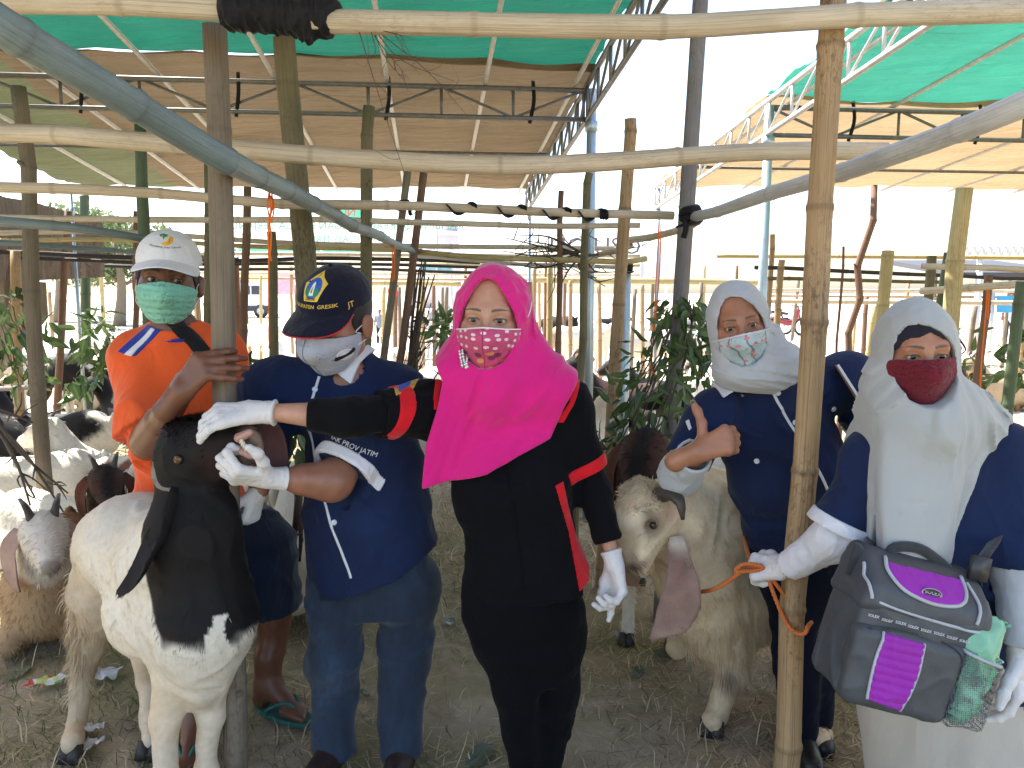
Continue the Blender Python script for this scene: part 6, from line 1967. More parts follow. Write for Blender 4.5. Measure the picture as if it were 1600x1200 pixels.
def build_grey():
    rt = root('person', G(1250, 1235), 'person in pale grey headscarf and floral mask giving a thumbs-up with clipboard', 'person')
    F = frame(P(1153, 506, 2.20), yaw=-9, pitch=4, roll=-11, s=.94)
    skin = (.36, .165, .095)
    o, top = P(1258, 860, 2.36), P(1192, 600, 2.27)
    fr = V(-.12, -1, 0)
    sh_r, sh_l = P(1115, 645, 2.26), P(1325, 590, 2.34)
    el_r, wr_r = P(1062, 742, 2.20), P(1090, 706, 2.06)
    el_l, wr_l = P(1372, 690, 2.36), P(1362, 800, 2.30)
    # thumbs-up hand: fingers folded to the right, thumb to the sky
    hd = unit(V(.28, -.25, .85))
    fd = [unit(V(.85, -.35, .35))] * 4
    d_, n_ = unit(V(.72, -.35, .42)), V(.45, .75, -.25)
    hp = hand(wr_r, d_, n_, side=-1, s=1.05, spread=1, curls=[(78, 95, 60), (80, 98, 60), (80, 98, 60), (78, 98, 60)],
              thumb=[(.95, .35, -.05), (1.0, .05, -.1), (1.0, -.08, -.12)])
    parts = [(U([rc(o, top + V(0, .02, -.06), .09, .05, k=.05), rc(top, sh_l, .045, k=.04), rc(top, sh_r, .045, k=.04), rc(sh_r, el_r, .042, .038, k=.04), rc(sh_l, el_l, .042, .038, k=.04), rc(el_l, wr_l, .036, .03, k=.03),
                 rc(o, P(1246, 1030, 2.34), .06, .04, k=.05), rc(P(1246, 1030, 2.34), P(1252, 1215, 2.33), .04, .03, k=.05), rc(o, P(1276, 1030, 2.40), .06, .04, k=.05), rc(P(1276, 1030, 2.40), P(1269, 1200, 2.42), .04, .03, k=.05)]), .016),
             (U([rc(el_r, wr_r, .037, .027, k=.03)] + hp), .0034)]
    body = obj('body', skin_mesh(F, skin, parts, True, cut=(F['toW']((0, -.03, 0)), -F['M'][1])), SKIN, rt)
    eyes(F, rt, (-.02, 1, -.02))
    # painted thumb nail
    tp = thumb_tip(wr_r, d_, n_, -1, 1.05, [(.95, .35, -.05), (1.0, .05, -.1), (1.0, -.08, -.12)])
    mb = MB(); sphere(mb, tp + V(-.001, -.005, .0), .0062, 10); mb.build('fingernail', plain('green_nail_polish', (.01, .10, .09), .25), rt)
    # shirt
    tl, (to, tx, tf, tz) = torso(o, top, fr, [(-.06, 0, 0, .175, .125), (.0, 0, 0, .172, .125), (.16, 0, 0, .165, .118), (.30, 0, .005, .172, .125), (.40, 0, 0, .165, .100), (.47, 0, 0, .12, .08), (.52, 0, 0, .07, .06)], p=2.3)
    ar, al = unit(el_r - sh_r), unit(el_l - sh_l)
    base = U([tl, rc(to + tz * .42, top + V(-.01, -.005, .03), .10, .078, k=.05), rc(to + tz * .44, sh_r, .070, .064, k=.05), rc(to + tz * .44, sh_l, .070, .066, k=.05), rc(top + V(.02, .01, -.01), sh_l, .055, .062, k=.05), rc(sh_r, el_r, .064, .066, k=.05), rc(sh_l, el_l, .066, .072, k=.05),
              el(to + tz * .29 + tf * .06 - tx * .075, (.075, .07, .08), k=.05), el(to + tz * .29 + tf * .06 + tx * .075, (.075, .07, .08), k=.05)])
    sf = withfolds(base, (6, 6, 9), .0105, 41)
    c1, c2 = sleeve_cut(rc(sh_r, el_r, .06), tl, sh_r, ar, .165), sleeve_cut(rc(sh_l, el_l, .06), tl, sh_l, al + V(.15, 0, -.1), .185)
    def shirt_f(Pn):
        d = c2(Pn, c1(Pn, sf(Pn)))
        return np.maximum(d, (Pn - P(1250, 868, 2.3).astype(f32)) @ np.array((0, 0, -1), f32))
    shirt_f.bb = base.bb
    shirt = obj('shirt', mesh_sdf(shirt_f, .0068), NAVY, rt)
    obj('sleeve_band', mesh_sdf(patchb(sf, sh_l, al + V(.15, 0, -.1), .150, .186, .115), .0042), WHITE, shirt)
    obj('collar', collar_piece(sf, [(1124, 588), (1178, 592), (1168, 607), (1137, 625)], 2.15, .012, -.008, ymax=2.4), WHITE, shirt)
    obj('collar', collar_piece(sf, [(1206, 588), (1232, 548), (1252, 566), (1222, 580)], 2.15, .014, -.008, ymax=2.4), WHITE, shirt)
    obj('placket', strip_on(shirt_f, [P(1196, 592, 2.2), P(1215, 632, 2.2), P(1238, 672, 2.2), P(1258, 706, 2.2), P(1285, 760, 2.2)], .008, .002, 40), PIPE, shirt)
    for a, b in ((1213, 613), (1240, 659), (1185, 722), (1313, 643)):
        s_, n__ = surf_at(shirt_f, P(a, b, 2.2)); disc(s_, n__, .0082).build('button', BUTTON, shirt)
    for pp in ([(1142, 660), (1208, 686), (1202, 696), (1146, 674)], [(1298, 624), (1322, 614), (1322, 622), (1298, 634)]):
        obj('pocket_flap', mesh_sdf(patchp(sf, pp, 2.12, -.008, .005), .003), NAVY, shirt)
    text_on(sf, 'sleeve_lettering', 'DISNAK', .016, P(1359, 580, 2.3), P(1364, 572, 2.3) - P(1354, 590, 2.3), WHITE, shirt)
    obj('sleeve_badge', mesh_sdf(patchp(sf, [(1073, 660), (1078, 656), (1079, 667), (1074, 671)], 2.2, -.01, .004), .0025), WHITE, shirt)
    # grey under-sleeves; the right one has a wide cuff round the thumb-up wrist
    ud = unit(wr_r - el_r)
    f1 = withfolds(U([rc(sh_r + ar * .10, el_r, .052, .054, k=.03), rc(el_r, wr_r - ud * .02, .054, .050, k=.04)]), (26, 26, 26), .0030, 51)
    wc = wr_r - ud * .025
    hol = U([rc(el_r, wr_r, .040, .042)], margin=.3)
    f1c = lambda_bb2(lambda Pn: np.maximum(np.maximum(f1(Pn), (Pn - wc.astype(f32)) @ ud.astype(f32)), -np.maximum(hol(Pn), -((Pn - (wc - ud * .05).astype(f32)) @ ud.astype(f32)))), f1.bb)
    obj('inner_sleeve', mesh_sdf(f1c, .005), GREYCL, rt)
    f2 = withfolds(U([rc(sh_l + al * .12, el_l, .050, .052, k=.03), rc(el_l, wr_l, .050, .038, k=.04)]), (22, 22, 22), .003, 52)
    obj('inner_sleeve', mesh_sdf(f2, .007), GREYCL, rt)
    # trousers
    TR = fabric('navy_black_trousers', (.004, .006, .016), .88, 800, .2, .03)
    tf_ = U([lo(P(1262, 900, 2.37), tx, tf, V(0, 0, 1), [(-.10, 0, 0, .12, .10), (0, 0, 0, .160, .115), (.10, 0, 0, .165, .12)], k=.05),
             rc(P(1238, 900, 2.36), P(1246, 1030, 2.33), .092, .066, k=.04), rc(P(1246, 1030, 2.33), P(1252, 1225, 2.32), .066, .052, k=.04),
             rc(P(1282, 900, 2.40), P(1276, 1030, 2.40), .092, .066, k=.04), rc(P(1276, 1030, 2.40), P(1268, 1210, 2.42), .066, .052, k=.04)])
    obj('trousers', mesh_sdf(cutmax(withfolds(tf_, (9, 9, 14), .005, 43), (V(0, 0, .04), V(0, 0, -1))), .0085), TR, rt)
    for q in (P(1252, 1225, 2.32) * V(1, 1, 0), P(1268, 1210, 2.42) * V(1, 1, 0)):
        obj('shoe', mesh_sdf(cutmax(U([rc(q + V(0, .03, .04), q + V(-.02, -.13, .03), .042, .036, k=.02)]), (q, V(0, 0, -1))), .010), plain('black_shoe', (.01, .01, .011), .45), rt)
    # head scarf wound round the neck
    op = [(-.012, .090), (.015, .082), (.045, .052), (.064, .012), (.068, -.02), (.066, -.06), (.045, -.10), (.015, -.115), (-.015, -.115), (-.045, -.10), (-.064, -.06), (-.066, -.02), (-.062, .020), (-.048, .062), (-.030, .084)]
    SC = fabric('pale_grey_scarf', (.46, .485, .51), .85, 1200, .04, .3, .08, .18)
    hood = hood_f(F, op, r=(.094, .116, .126), c=(.004, -.022, .006), chin=(.084, .088, .066), wr=.0030, seed=12)
    nk = F['toW']((.012, .0, -.135)); nk2 = F['toW']((.034, -.01, -.160))
    wrap = U([el(nk, (.098, .092, .052), F['M'][[0, 1, 2]]), el(nk2, (.108, .098, .042), k=.04), rc(F['toW']((.085, -.02, -.06)), F['toW']((.085, .02, -.15)), .040, .050, k=.04), rc(nk2 + V(.03, 0, .01), P(1222, 560, 2.22), .055, .045, k=.05)])
    def scarf_f(Pn):
        q = F['toL'](Pn)
        w = wrap(Pn)
        sl = q[:, 2] + q[:, 0] * .42
        w = w - folds(np.stack([q[:, 0] * 5, q[:, 1] * 5, sl * 42], 1), (1, 1, 1), .0085, 14)
        d = smin(w, hood(Pn), .02)
        hl = np.maximum(poly2(op)(q[:, 0], q[:, 2]), -(q[:, 1] - .012))
        return smax(d, -hl * F['s'], .004)
    scarf_f.bb = (np.minimum(hood.bb[0], wrap.bb[0]), np.maximum(hood.bb[1], wrap.bb[1]))
    scarf = obj('headscarf', mesh_sdf(scarf_f, .0055), SC, rt)
    ol = [(-.092, -.034), (-.06, -.028), (-.03, -.020), (0, -.012), (.03, -.016), (.06, -.018), (.098, -.020), (.098, -.045), (.075, -.075), (.045, -.105), (.015, -.118), (-.012, -.118), (-.04, -.105), (-.07, -.075), (-.09, -.05)]
    mk = obj('face_mask', mask_mesh(F, ol, .010, .004, .013, seed=4), flower_mask_mat(), rt)
    e0 = mask_pts(F, *np.array(smooth_path([(a, b - .005, 0) for a, b in ol[:7]], 36)).T[:2], .010, .013, .0006)
    d = np.gradient(e0, axis=0)
    mb = MB(); mb.tube(e0, .0062, 8, flat=.35); mb.build('mask_hem', WHITE, mk)
    for za, zb in ((-.022, .03), (-.042, -.05)):
        mb = MB(); mb.tube(smooth_path([mask_pts(F, [.097], [za], .01, .013)[0], F['toW']((.096, .03, (za + zb) / 2 + .005)), F['toW']((.100, -.01, zb))], 10), .0018, 6); mb.build('ear_loop', WHITE, mk)
    # clipboard pressed under the arm
    cb = root('clipboard', P(1342, 645, 2.2), 'brown clipboard with white papers tucked under the arm in navy sleeve', 'clipboard')
    BRD = plain('hardboard', (.20, .10, .055), .6, 0, .2, 40); PAP = plain('paper', (.75, .75, .76), .8, 0, .03)
    a, b = P(1315, 585, 2.22), P(1368, 668, 2.12)
    dn = unit(b - a); dep = unit(V(.42, .85, -.25)); dep = unit(dep - dn * np.dot(dep, dn)); nn = np.cross(dn, dep)
    M = np.stack([dn, dep, nn], 1)
    c = (a + b) / 2 + dep * .11
    MB().box(c - nn * 0, (.125, .11, .0022), M).build('board', BRD, cb, False)
    sg = 1 if nn[0] > 0 else -1
    MB().box(c + nn * sg * .006 + dep * -.001, (.122, .108, .0035), M).build('paper', PAP, cb, False)
    return rt
def thumb_tip(w, d, n, side, s, th):
    d = unit(d); n = unit(np.asarray(n, float) - d * np.dot(n, d)); l = np.cross(n, d) * side
    p0 = w + d * .022 * s + l * .022 * s + n * .004 * s
    for (a, b, c), L in zip(th, (.046, .033, .027)): p0 = p0 + unit(l * a + d * b + n * c) * L * s
    return p0
def lambda_bb2(f, bb):
    f.bb = bb
    return f
build_grey()
# ================================================================== woman with the burgundy mask and the cool bag
def build_burgundy():
    rt = root('person', G(1470, 1480), 'person in pale headscarf and burgundy mask with a cool bag, holding the rope', 'person')
    F = frame(P(1430, 551, 1.76), yaw=-8, pitch=3, roll=-2, s=.92)
    skin = (.40, .185, .105)
    o, top = P(1478, 985, 1.86), P(1440, 660, 1.82)
    fr = V(-.12, -1, 0)
    sh_r, sh_l = P(1372, 718, 1.80), P(1566, 712, 1.84)
    el_r, wr_r = P(1310, 838, 1.80), P(1226, 888, 1.93)
    el_l, wr_l = P(1590, 885, 1.70), P(1594, 1022, 1.64)
    parts = [(U([rc(o, top + V(0, .02, -.06), .09, .05, k=.05), rc(top, sh_l, .045, k=.04), rc(top, sh_r, .045, k=.04), rc(sh_r, el_r, .042, .038, k=.04), rc(el_r, wr_r, .036, .028, k=.03), rc(sh_l, el_l, .042, .038, k=.04), rc(el_l, wr_l, .036, .028, k=.03),
                 rc(o, P(1430, 1200, 1.80), .08, .06, k=.05), rc(P(1430, 1200, 1.80), V(.98, 1.74, .08), .06, .035, k=.05), rc(o, P(1530, 1200, 1.84), .08, .06, k=.05), rc(P(1530, 1200, 1.84), V(1.14, 1.78, .08), .06, .035, k=.05)]), .016)]
    obj('body', skin_mesh(F, skin, parts, True, cut=(F['toW']((0, -.03, 0)), -F['M'][1])), SKIN, rt)
    eyes(F, rt, (-.03, 1, -.02))
    tl, (to, tx, tf, tz) = torso(o, top, fr, [(-.16, 0, 0, .195, .155), (-.02, 0, 0, .185, .15), (.14, 0, 0, .172, .135), (.28, 0, .005, .172, .135), (.38, 0, 0, .168, .105), (.45, 0, 0, .12, .08), (.50, 0, 0, .07, .06)], p=2.3)
    ar, al = unit(el_r - sh_r), unit(el_l - sh_l)
    base = U([tl, rc(to + tz * .42, sh_r, .070, .064, k=.05), rc(to + tz * .42, sh_l, .070, .066, k=.05), rc(top + V(0, .01, -.03), sh_l, .055, .058, k=.05), rc(sh_r, el_r, .064, .074, k=.05), rc(sh_l, el_l, .066, .066, k=.05),
              el(to + tz * .27 + tf * .06 - tx * .075, (.075, .07, .08), k=.05), el(to + tz * .27 + tf * .06 + tx * .075, (.075, .07, .08), k=.05)])
    sf = withfolds(base, (6, 6, 8), .0100, 61)
    c1, c2 = sleeve_cut(rc(sh_r, el_r, .06), tl, sh_r, ar, .195), sleeve_cut(rc(sh_l, el_l, .06), tl, sh_l, V(.1, 0, -1), .212)
    def shirt_f(Pn):
        d = c2(Pn, c1(Pn, sf(Pn)))
        return np.maximum(d, P(1470, 1104, 1.72)[2] - Pn[:, 2])
    shirt_f.bb = base.bb
    shirt = obj('shirt', mesh_sdf(shirt_f, .0068), NAVY, rt)
    obj('sleeve_band', mesh_sdf(patchb(sf, sh_r, ar, .165, .197, .12), .0042), WHITE, shirt)
    obj('sleeve_band', mesh_sdf(patchb(sf, sh_l, V(.1, 0, -1), .186, .213, .2), .0042), WHITE, shirt)
    obj('inner_sleeve', mesh_sdf(withfolds(cutmax(U([rc(sh_r + ar * .1, el_r, .050, .052, k=.03), rc(el_r, wr_r, .052, .036, k=.04)]), (P(1236, 884, 1.92), unit(wr_r - el_r))), (24, 24, 24), .003, 62), .0058), WHITE, rt)
    obj('inner_sleeve', mesh_sdf(withfolds(cutmax(U([rc(sh_l + al * .1, el_l, .050, .050, k=.03), rc(el_l, wr_l, .050, .037, k=.04)]), (P(1594, 1000, 1.66), V(0, 0, -1))), (24, 24, 24), .003, 63), .0065), GREYCL, rt)
    # beige skirt-like trousers
    BG = fabric('beige_cotton', (.46, .42, .36), .85, 700, .05, .2)
    bf = U([lo(P(1466, 1090, 1.84), tx, tf, V(0, 0, 1), [(-.86, 0, 0, .21, .17), (-.4, 0, 0, .205, .165), (-.05, 0, 0, .190, .152), (.14, 0, 0, .165, .135)], k=.03)])
    def bff(Pn):
        crease = (Pn[:, 0] - (P(1455, 1150, 1.8)[0])) / .02
        return bf(Pn) + .018 * np.exp(-crease ** 2) * np.clip((P(1460, 1110, 1.7)[2] - Pn[:, 2]) * 8, 0, 1)
    bff.bb = bf.bb
    obj('trousers', mesh_sdf(cutmax(withfolds(lambda_bb2(bff, bf.bb), (7, 7, 3), .010, 64), (V(0, 0, .02), V(0, 0, -1))), .0090), BG, rt)
    for x in (.98, 1.14): obj('shoe', mesh_sdf(cutmax(U([rc((x, 1.74, .04), (x, 1.58, .03), .042, .036)]), (V(0, 0, 0), V(0, 0, -1))), .010), plain('black_shoe', (.01, .01, .011), .45), rt)
    # gloves
    d = unit(P(1178, 886, 1.99) - wr_r)
    pr = hand(wr_r, d, V(-.1, .75, -.55), side=1, s=1.0, grow=.0016, spread=2, curls=[(50, 80, 45), (58, 85, 45), (62, 85, 45), (62, 85, 45)], thumb=[(.55, .75, .35), (.2, .9, .4), (-.1, .9, .5)], fore=wr_r - el_r)
    glove(rt, pr, wr_r, wr_r - el_r, LATEX, cuff=.045)
    d2 = unit(V(-.04, -.08, -1))
    glove(rt, hand(wr_l, d2, V(-.55, .4, 0), side=1, s=1.0, grow=.0016, curls=[(18, 28, 20), (22, 30, 20), (24, 32, 20), (26, 34, 20)]), wr_l, d2, LATEX, cuff=.03)
    # head scarf with the long drape
    op = [(-.018, .076), (.006, .070), (.030, .056), (.050, .036), (.064, .008), (.070, -.02), (.068, -.06), (.045, -.10), (.015, -.115), (-.015, -.115), (-.045, -.10), (-.066, -.06), (-.068, -.02), (-.066, .020), (-.056, .052), (-.040, .072)]
    SC = fabric('pale_silver_scarf', (.42, .437, .43), .85, 1200, .04, .3, .10, .18)
    hood = hood_f(F, op, r=(.096, .120, .128), c=(.006, -.026, .006), chin=(.088, .090, .070), wr=.0030, seed=22)
    nb = F['toW']((.01, -.01, -.16))
    core = U([rc(F['toW']((0, -.015, -.10)), nb, .095, .11, k=.06), rc(nb, P(1560, 690, 1.86), .10, .070, k=.08), rc(nb, P(1392, 690, 1.82), .10, .055, k=.08), rc(F['toW']((.07, -.04, -.03)), P(1510, 640, 1.83), .05, .06, k=.05),
              rc(P(1420, 720, 1.70), P(1414, 858, 1.66), .075, .075, k=.06, flat=(V(0, -1, 0), 2.6)), rc(P(1470, 700, 1.70), P(1446, 868, 1.68), .06, .05, k=.05, flat=(V(0, -1, 0), 2.4))])
    reg = pixpoly([(1300, 380), (1560, 380), (1506, 585), (1640, 650), (1610, 672), (1585, 690), (1542, 738), (1512, 800), (1476, 876), (1440, 880), (1405, 862), (1362, 866), (1364, 780), (1374, 690), (1362, 560)], 1.70)
    def scarf_f(Pn):
        b = smin(sf(Pn) - .014, core(Pn), .05)
        x, z = Pn[:, 0] - nb[0], Pn[:, 2] - nb[2]
        z = z - .22
        r_ = np.sqrt(x * x + z * z) + 1e-3
        ang = np.arctan2(x, -z)
        b = b - folds(np.stack([ang * 7.5, Pn[:, 1] * 3, r_ * 3.2], 1), (1, 1, 1), .0120, 24)
        b = smax(b, reg(Pn[:, 0], Pn[:, 2]), .010)
        b = np.maximum(b, Pn[:, 1] - 2.02)
        d = smin(b, hood(Pn), .022)
        q = F['toL'](Pn)
        hl = np.maximum(poly2(op)(q[:, 0], q[:, 2]), -(q[:, 1] - .012))
        return smax(d, -hl * F['s'], .004)
    scarf_f.bb = (P(1350, 885, 1.70) - V(.02, .14, 0), P(1640, 460, 1.9) + V(.02, .2, .05))
    scarf = obj('headscarf', mesh_sdf(scarf_f, .0054), SC, rt)
    # dark cap under the scarf
    op2 = [(a, b - (.012 if b > .01 else 0) - (.018 if (a < .0 and b > .03) else 0)) for a, b in op]
    uc = hood_f(F, op2, r=(.089, .106, .121), c=(.002, -.020, .004), wr=.0006, seed=3)
    def ucf(Pn):
        q = F['toL'](Pn)
        return np.maximum(uc(Pn), np.maximum(.012 - q[:, 2], .02 - q[:, 1]) * F['s'])
    obj('under_scarf', mesh_sdf(lambda_bb2(ucf, uc.bb), .0042), fabric('dark_underscarf', (.012, .010, .022), .85), rt)
    # burgundy tie-on mask
    BU = fabric('burgundy_mask_cloth', (.135, .008, .018), .85, 1000, .08, .15)
    ol = [(-.082, -.014), (-.05, -.006), (0, .0), (.05, -.002), (.100, -.006), (.102, -.075), (.080, -.095), (.045, -.122), (.0, -.130), (-.045, -.118), (-.070, -.09), (-.082, -.06)]
    mk = obj('face_mask', mask_mesh(F, ol, .011, .004, .010, seed=7, wr=.0009), BU, rt)
    for (a, za), pts in (((.099, -.014), [(.108, .02, .004), (.118, -.04, .026)]), ((.100, -.072), [(.106, .03, -.062), (.124, -.03, -.050)])):
        s0 = mask_pts(F, [a], [za], .011, .010)[0]
        mb = MB(); mb.tube(smooth_path([s0] + [F['toW'](q) for q in pts], 12), .0036, 6, flat=.45); mb.build('mask_tie', BU, mk)
    return rt, shirt_f, scarf_f

def build_bag():
    """insulated shoulder bag with purple panels"""
    rt = root('cool_bag', P(1400, 1110, 1.55), 'grey insulated shoulder bag with purple panels and mesh side pocket', 'bag')
    GR = plain('grey_nylon', (.055, .062, .070), .5, 0, .12, 30, .3); GR2 = plain('light_grey_piping', (.40, .42, .45), .5); PU = fabric('purple_nylon', (.30, .018, .36), .55, 800, .08, .1); DK = fabric('dark_webbing', (.03, .033, .038), .7, 500)
    # frame of the bag: c centre, x along its width (drops to the right), n out of its front
    x = unit(P(1500, 985, 1.54) - P(1318, 938, 1.54)); x = unit(x + V(0, .06, 0)); n = unit(V(-.10, -1, .08)); n = unit(n - x * np.dot(n, x)); z = np.cross(x, n) * 1
    if z[2] < 0: z = -z
    c = P(1404, 992, 1.60)
    L = lambda a, b, d: c + x * a + z * b + n * d
    M = np.stack([x, n, z], 1)
    def rbox(a, b, d, hx, hn, hz, r, taper=0.0, top=0.0):
        def f(Pn):
            q = ((Pn - L(a, b, d).astype(f32)) @ M.astype(f32))
            k = 1 - taper * (q[:, 2] / hz) * .5 - 0
            u = np.abs(q * np.stack([1 / k, np.ones_like(k), np.ones_like(k)], 1)) - np.array((hx - r, hn - r, hz - r), f32)
            return np.sqrt((np.maximum(u, 0) ** 2).sum(1)) + np.minimum(u.max(1), 0) - r
        e = max(hx, hn, hz) * 1.5
        f.bb = (L(a, b, d) - e, L(a, b, d) + e)
        return f
    W, H, D = .140, .128, .075
    bodyf = withfolds(rbox(.0, -.02, 0, W, D, H - .015, .022, .05), (14, 14, 14), .004, 71)
    body = obj('bag_body', mesh_sdf(bodyf, .0052), GR, rt)
    lid0 = withfolds(rbox(.004, .110, -.002, W + .002, D + .004, .060, .022, .10), (14, 14, 14), .003, 72)
    sn = unit(n * .62 + z * .78)
    lid = lambda_bb2(lambda Pn: smax(lid0(Pn), ((Pn - L(0, .118, .062).astype(f32)) @ sn.astype(f32)), .02), lid0.bb)
    ld = obj('lid', mesh_sdf(lid, .0048), GR, rt)
    th = np.linspace(0, 2 * math.pi, 40)
    # front of the lid: purple bulge facing the viewer
    pf = lambda a, b: L(a, b, 0)
    lp = [(-.088, .160), (-.092, .138), (-.066, .112), (.0, .100), (.058, .108), (.084, .130), (.088, .158)]
    pl = poly2(lp)
    def lidpatch(Pn):
        q = (Pn - c.astype(f32)) @ M.astype(f32)
        d = lid(Pn)
        return np.maximum(np.maximum(d - .004, -.01 - d), np.maximum(pl(q[:, 0], q[:, 2]), .02 - q[:, 1]))
    obj('lid_front', mesh_sdf(lambda_bb2(lidpatch, lid.bb), .003), PU, ld)
    ring = smooth_path([L(a, b, 0) for a, b in lp], 36); s_, n_ = surf_many(lid, ring, n)
    mb = MB(); mb.tube(s_ + n_ * .003, .0042, 6); mb.build('lid_rim', GR2, ld)
    # oval badge with the bag's name
    s0, n0 = surf_at(lid, L(-.004, .116, 0), n)
    OV = plain('badge_dark', (.02, .02, .024), .35)
    bp = lambda u, w, l: s0 + x * np.asarray(u)[:, None] + z * np.asarray(w)[:, None] + n0 * (l + .005)
    bd = obj('badge', flat_poly_on(bp, [(.023 * math.cos(t), .0105 * math.sin(t)) for t in th[:-1:2]], .0012), GR2, ld)
    obj('badge_field', flat_poly_on(bp, [(.0205 * math.cos(t), .0085 * math.sin(t)) for t in th[:-1:2]], .0022), OV, bd)
    text_obj('badge_lettering', 'SOLEX', .0125, s0 + n0 * .0082, x, n0, GR2, bd)
    # piping lines across the body
    def pipe(pts, r=.0038, mat=GR2, f=bodyf, par=body, nm='piping', m=40):
        w = smooth_path([L(a, b, 0) for a, b in pts], m); s_, n_ = surf_many(f, w, n)
        mb = MB(); mb.tube(s_ + n_ * r * .4, r, 6); return mb.build(nm, mat, par)
    pipe([(-.136, .080), (-.07, .072), (.02, .066), (.09, .064), (.137, .066)])
    pipe([(.098, .150), (.108, .120), (.104, .080)], f=lid, par=ld)
    pipe([(-.134, .140), (-.138, .110), (-.132, .082)], f=lid, par=ld)
    # brand tape
    for k in range(9):
        s_, n_ = surf_at(bodyf, L(-.118 + k * .0295, .047 - .001 * k, 0), n)
        text_obj('tape_lettering', 'SOLEX', .0082, s_ + n_ * .0040, x, n_, plain('tape_white', (.62, .64, .66), .6), body)
    # front pocket with a ribbed purple panel
    pk = withfolds(rbox(-.022, -.058, .062, .120, .030, .088, .026, -.06), (16, 16, 16), .003, 73)
    pocket = obj('front_pocket', mesh_sdf(pk, .0046), GR, rt)
    pp = poly2([(-.094, .022), (-.004, .018), (-.002, -.05), (-.014, -.130), (-.092, -.120), (-.100, -.05)])
    def panel(Pn):
        q = (Pn - c.astype(f32)) @ M.astype(f32)
        d = pk(Pn)
        rib = .0035 * np.abs(np.sin((q[:, 2] + .01) * math.pi / .0175)) ** .6
        return np.maximum(np.maximum(d - .0025 - rib, -.01 - d), np.maximum(pp(q[:, 0], q[:, 2]), .05 - q[:, 1]))
    obj('purple_panel', mesh_sdf(lambda_bb2(panel, pk.bb), .0026), PU, pocket)
    pipe([(-.094, .022), (-.100, -.05), (-.092, -.120)], .0034, GR2, pk, pocket); pipe([(-.004, .018), (-.002, -.05), (-.014, -.130)], .0034, GR2, pk, pocket)
    pipe([(-.128, .022), (-.05, .030), (.05, .026), (.088, .0), (.096, -.06), (.088, -.125)], .0022, DK, pk, pocket, 'zip')
    # mesh side pocket with the green pouch in it
    mp = withfolds(rbox(.134, -.060, .044, .048, .054, .082, .02), (18, 18, 18), .003, 74)
    obj('mesh_pocket', mesh_sdf(mp, .004), mesh_net_mat(), rt)
    pipe([(.092, .02), (.13, .014), (.166, .010)], .004, GR2, mp, rt, 'pocket_hem')
    pc = root('green_pouch', L(.135, .0, .03), 'pale green plastic pouch standing in the bag side pocket', 'pouch')
    pf_ = withfolds(U([rc(L(.134, -.100, .048), L(.140, .030, .052), .037, .042, k=.02), rc(L(.140, .035, .05), L(.160, .068, .05), .036, .024, k=.02)]), (26, 26, 30), .007, 75, 1.4)
    obj('pouch_body', mesh_sdf(pf_, .0036), fabric('mint_film', (.30, .62, .42), .25, 200, .05, .0, .2, .1), pc)
    mb = MB()
    for k in range(7): mb.tube(smooth_path([L(.140 + .006 * k, .068, .05), L(.138 + .009 * k, .082 + .006 * (k % 3), .045 + .006 * (k % 2)), L(.142 + .010 * k, .090, .05)], 6), .006, 5, flat=.2)
    mb.build('pouch_crimp', fabric('mint_film', (0, 0, 0)), pc)
    # handle, strap and buckle
    mb = MB(); mb.tube(smooth_path([L(-.06, .150, -.02), L(-.055, .180, -.02), L(.0, .192, -.02), L(.055, .175, -.02), L(.11, .145, -.02)], 20), .012, 8, flat=.5); mb.build('handle', DK, rt)
    mb = MB(); mb.tube(smooth_path([L(.135, .105, -.01), L(.150, .135, -.01), P(1532, 880, 1.62), P(1550, 852, 1.67), P(1556, 838, 1.70)], 18), .016, 8, flat=.22); mb.build('shoulder_strap', DK, rt)
    mb = MB(); mb.tube(smooth_path([L(-.138, .10, -.01), L(-.135, .16, -.01), P(1354, 856, 1.66), P(1370, 830, 1.80)], 16), .014, 8, flat=.22); mb.build('shoulder_strap', DK, rt)
    u = unit(P(1538, 876, 1.62) - L(.145, .125, 0))
    mb = MB(); mb.box(P(1530, 888, 1.605), (.020, .007, .026), np.stack([unit(np.cross(u, n)), n, u], 1)); mb.build('buckle', plain('buckle_plastic', (.035, .035, .04), .4), rt)
    return rt
def mesh_net_mat():
    m, nt, b = nodes_mat('net_fabric')
    co = coords(nt)
    v = N(nt, 'ShaderNodeTexVoronoi', Scale=230.0, Randomness=.25)
    nt.links.new(co, v.inputs['Vector'])
    b.inputs['Base Color'].default_value = (.10, .11, .12, 1); b.inputs['Roughness'].default_value = .7
    t = nt.nodes.new('ShaderNodeBsdfTransparent'); mx = nt.nodes.new('ShaderNodeMixShader')
    nt.links.new(math_(nt, 'LESS_THAN', v.outputs['Distance'], .56), mx.inputs[0])
    nt.links.new(b.outputs[0], mx.inputs[1]); nt.links.new(t.outputs[0], mx.inputs[2])
    nt.links.new(mx.outputs[0], nt.nodes['Material Output'].inputs[0])
    return m
build_burgundy()
build_bag()
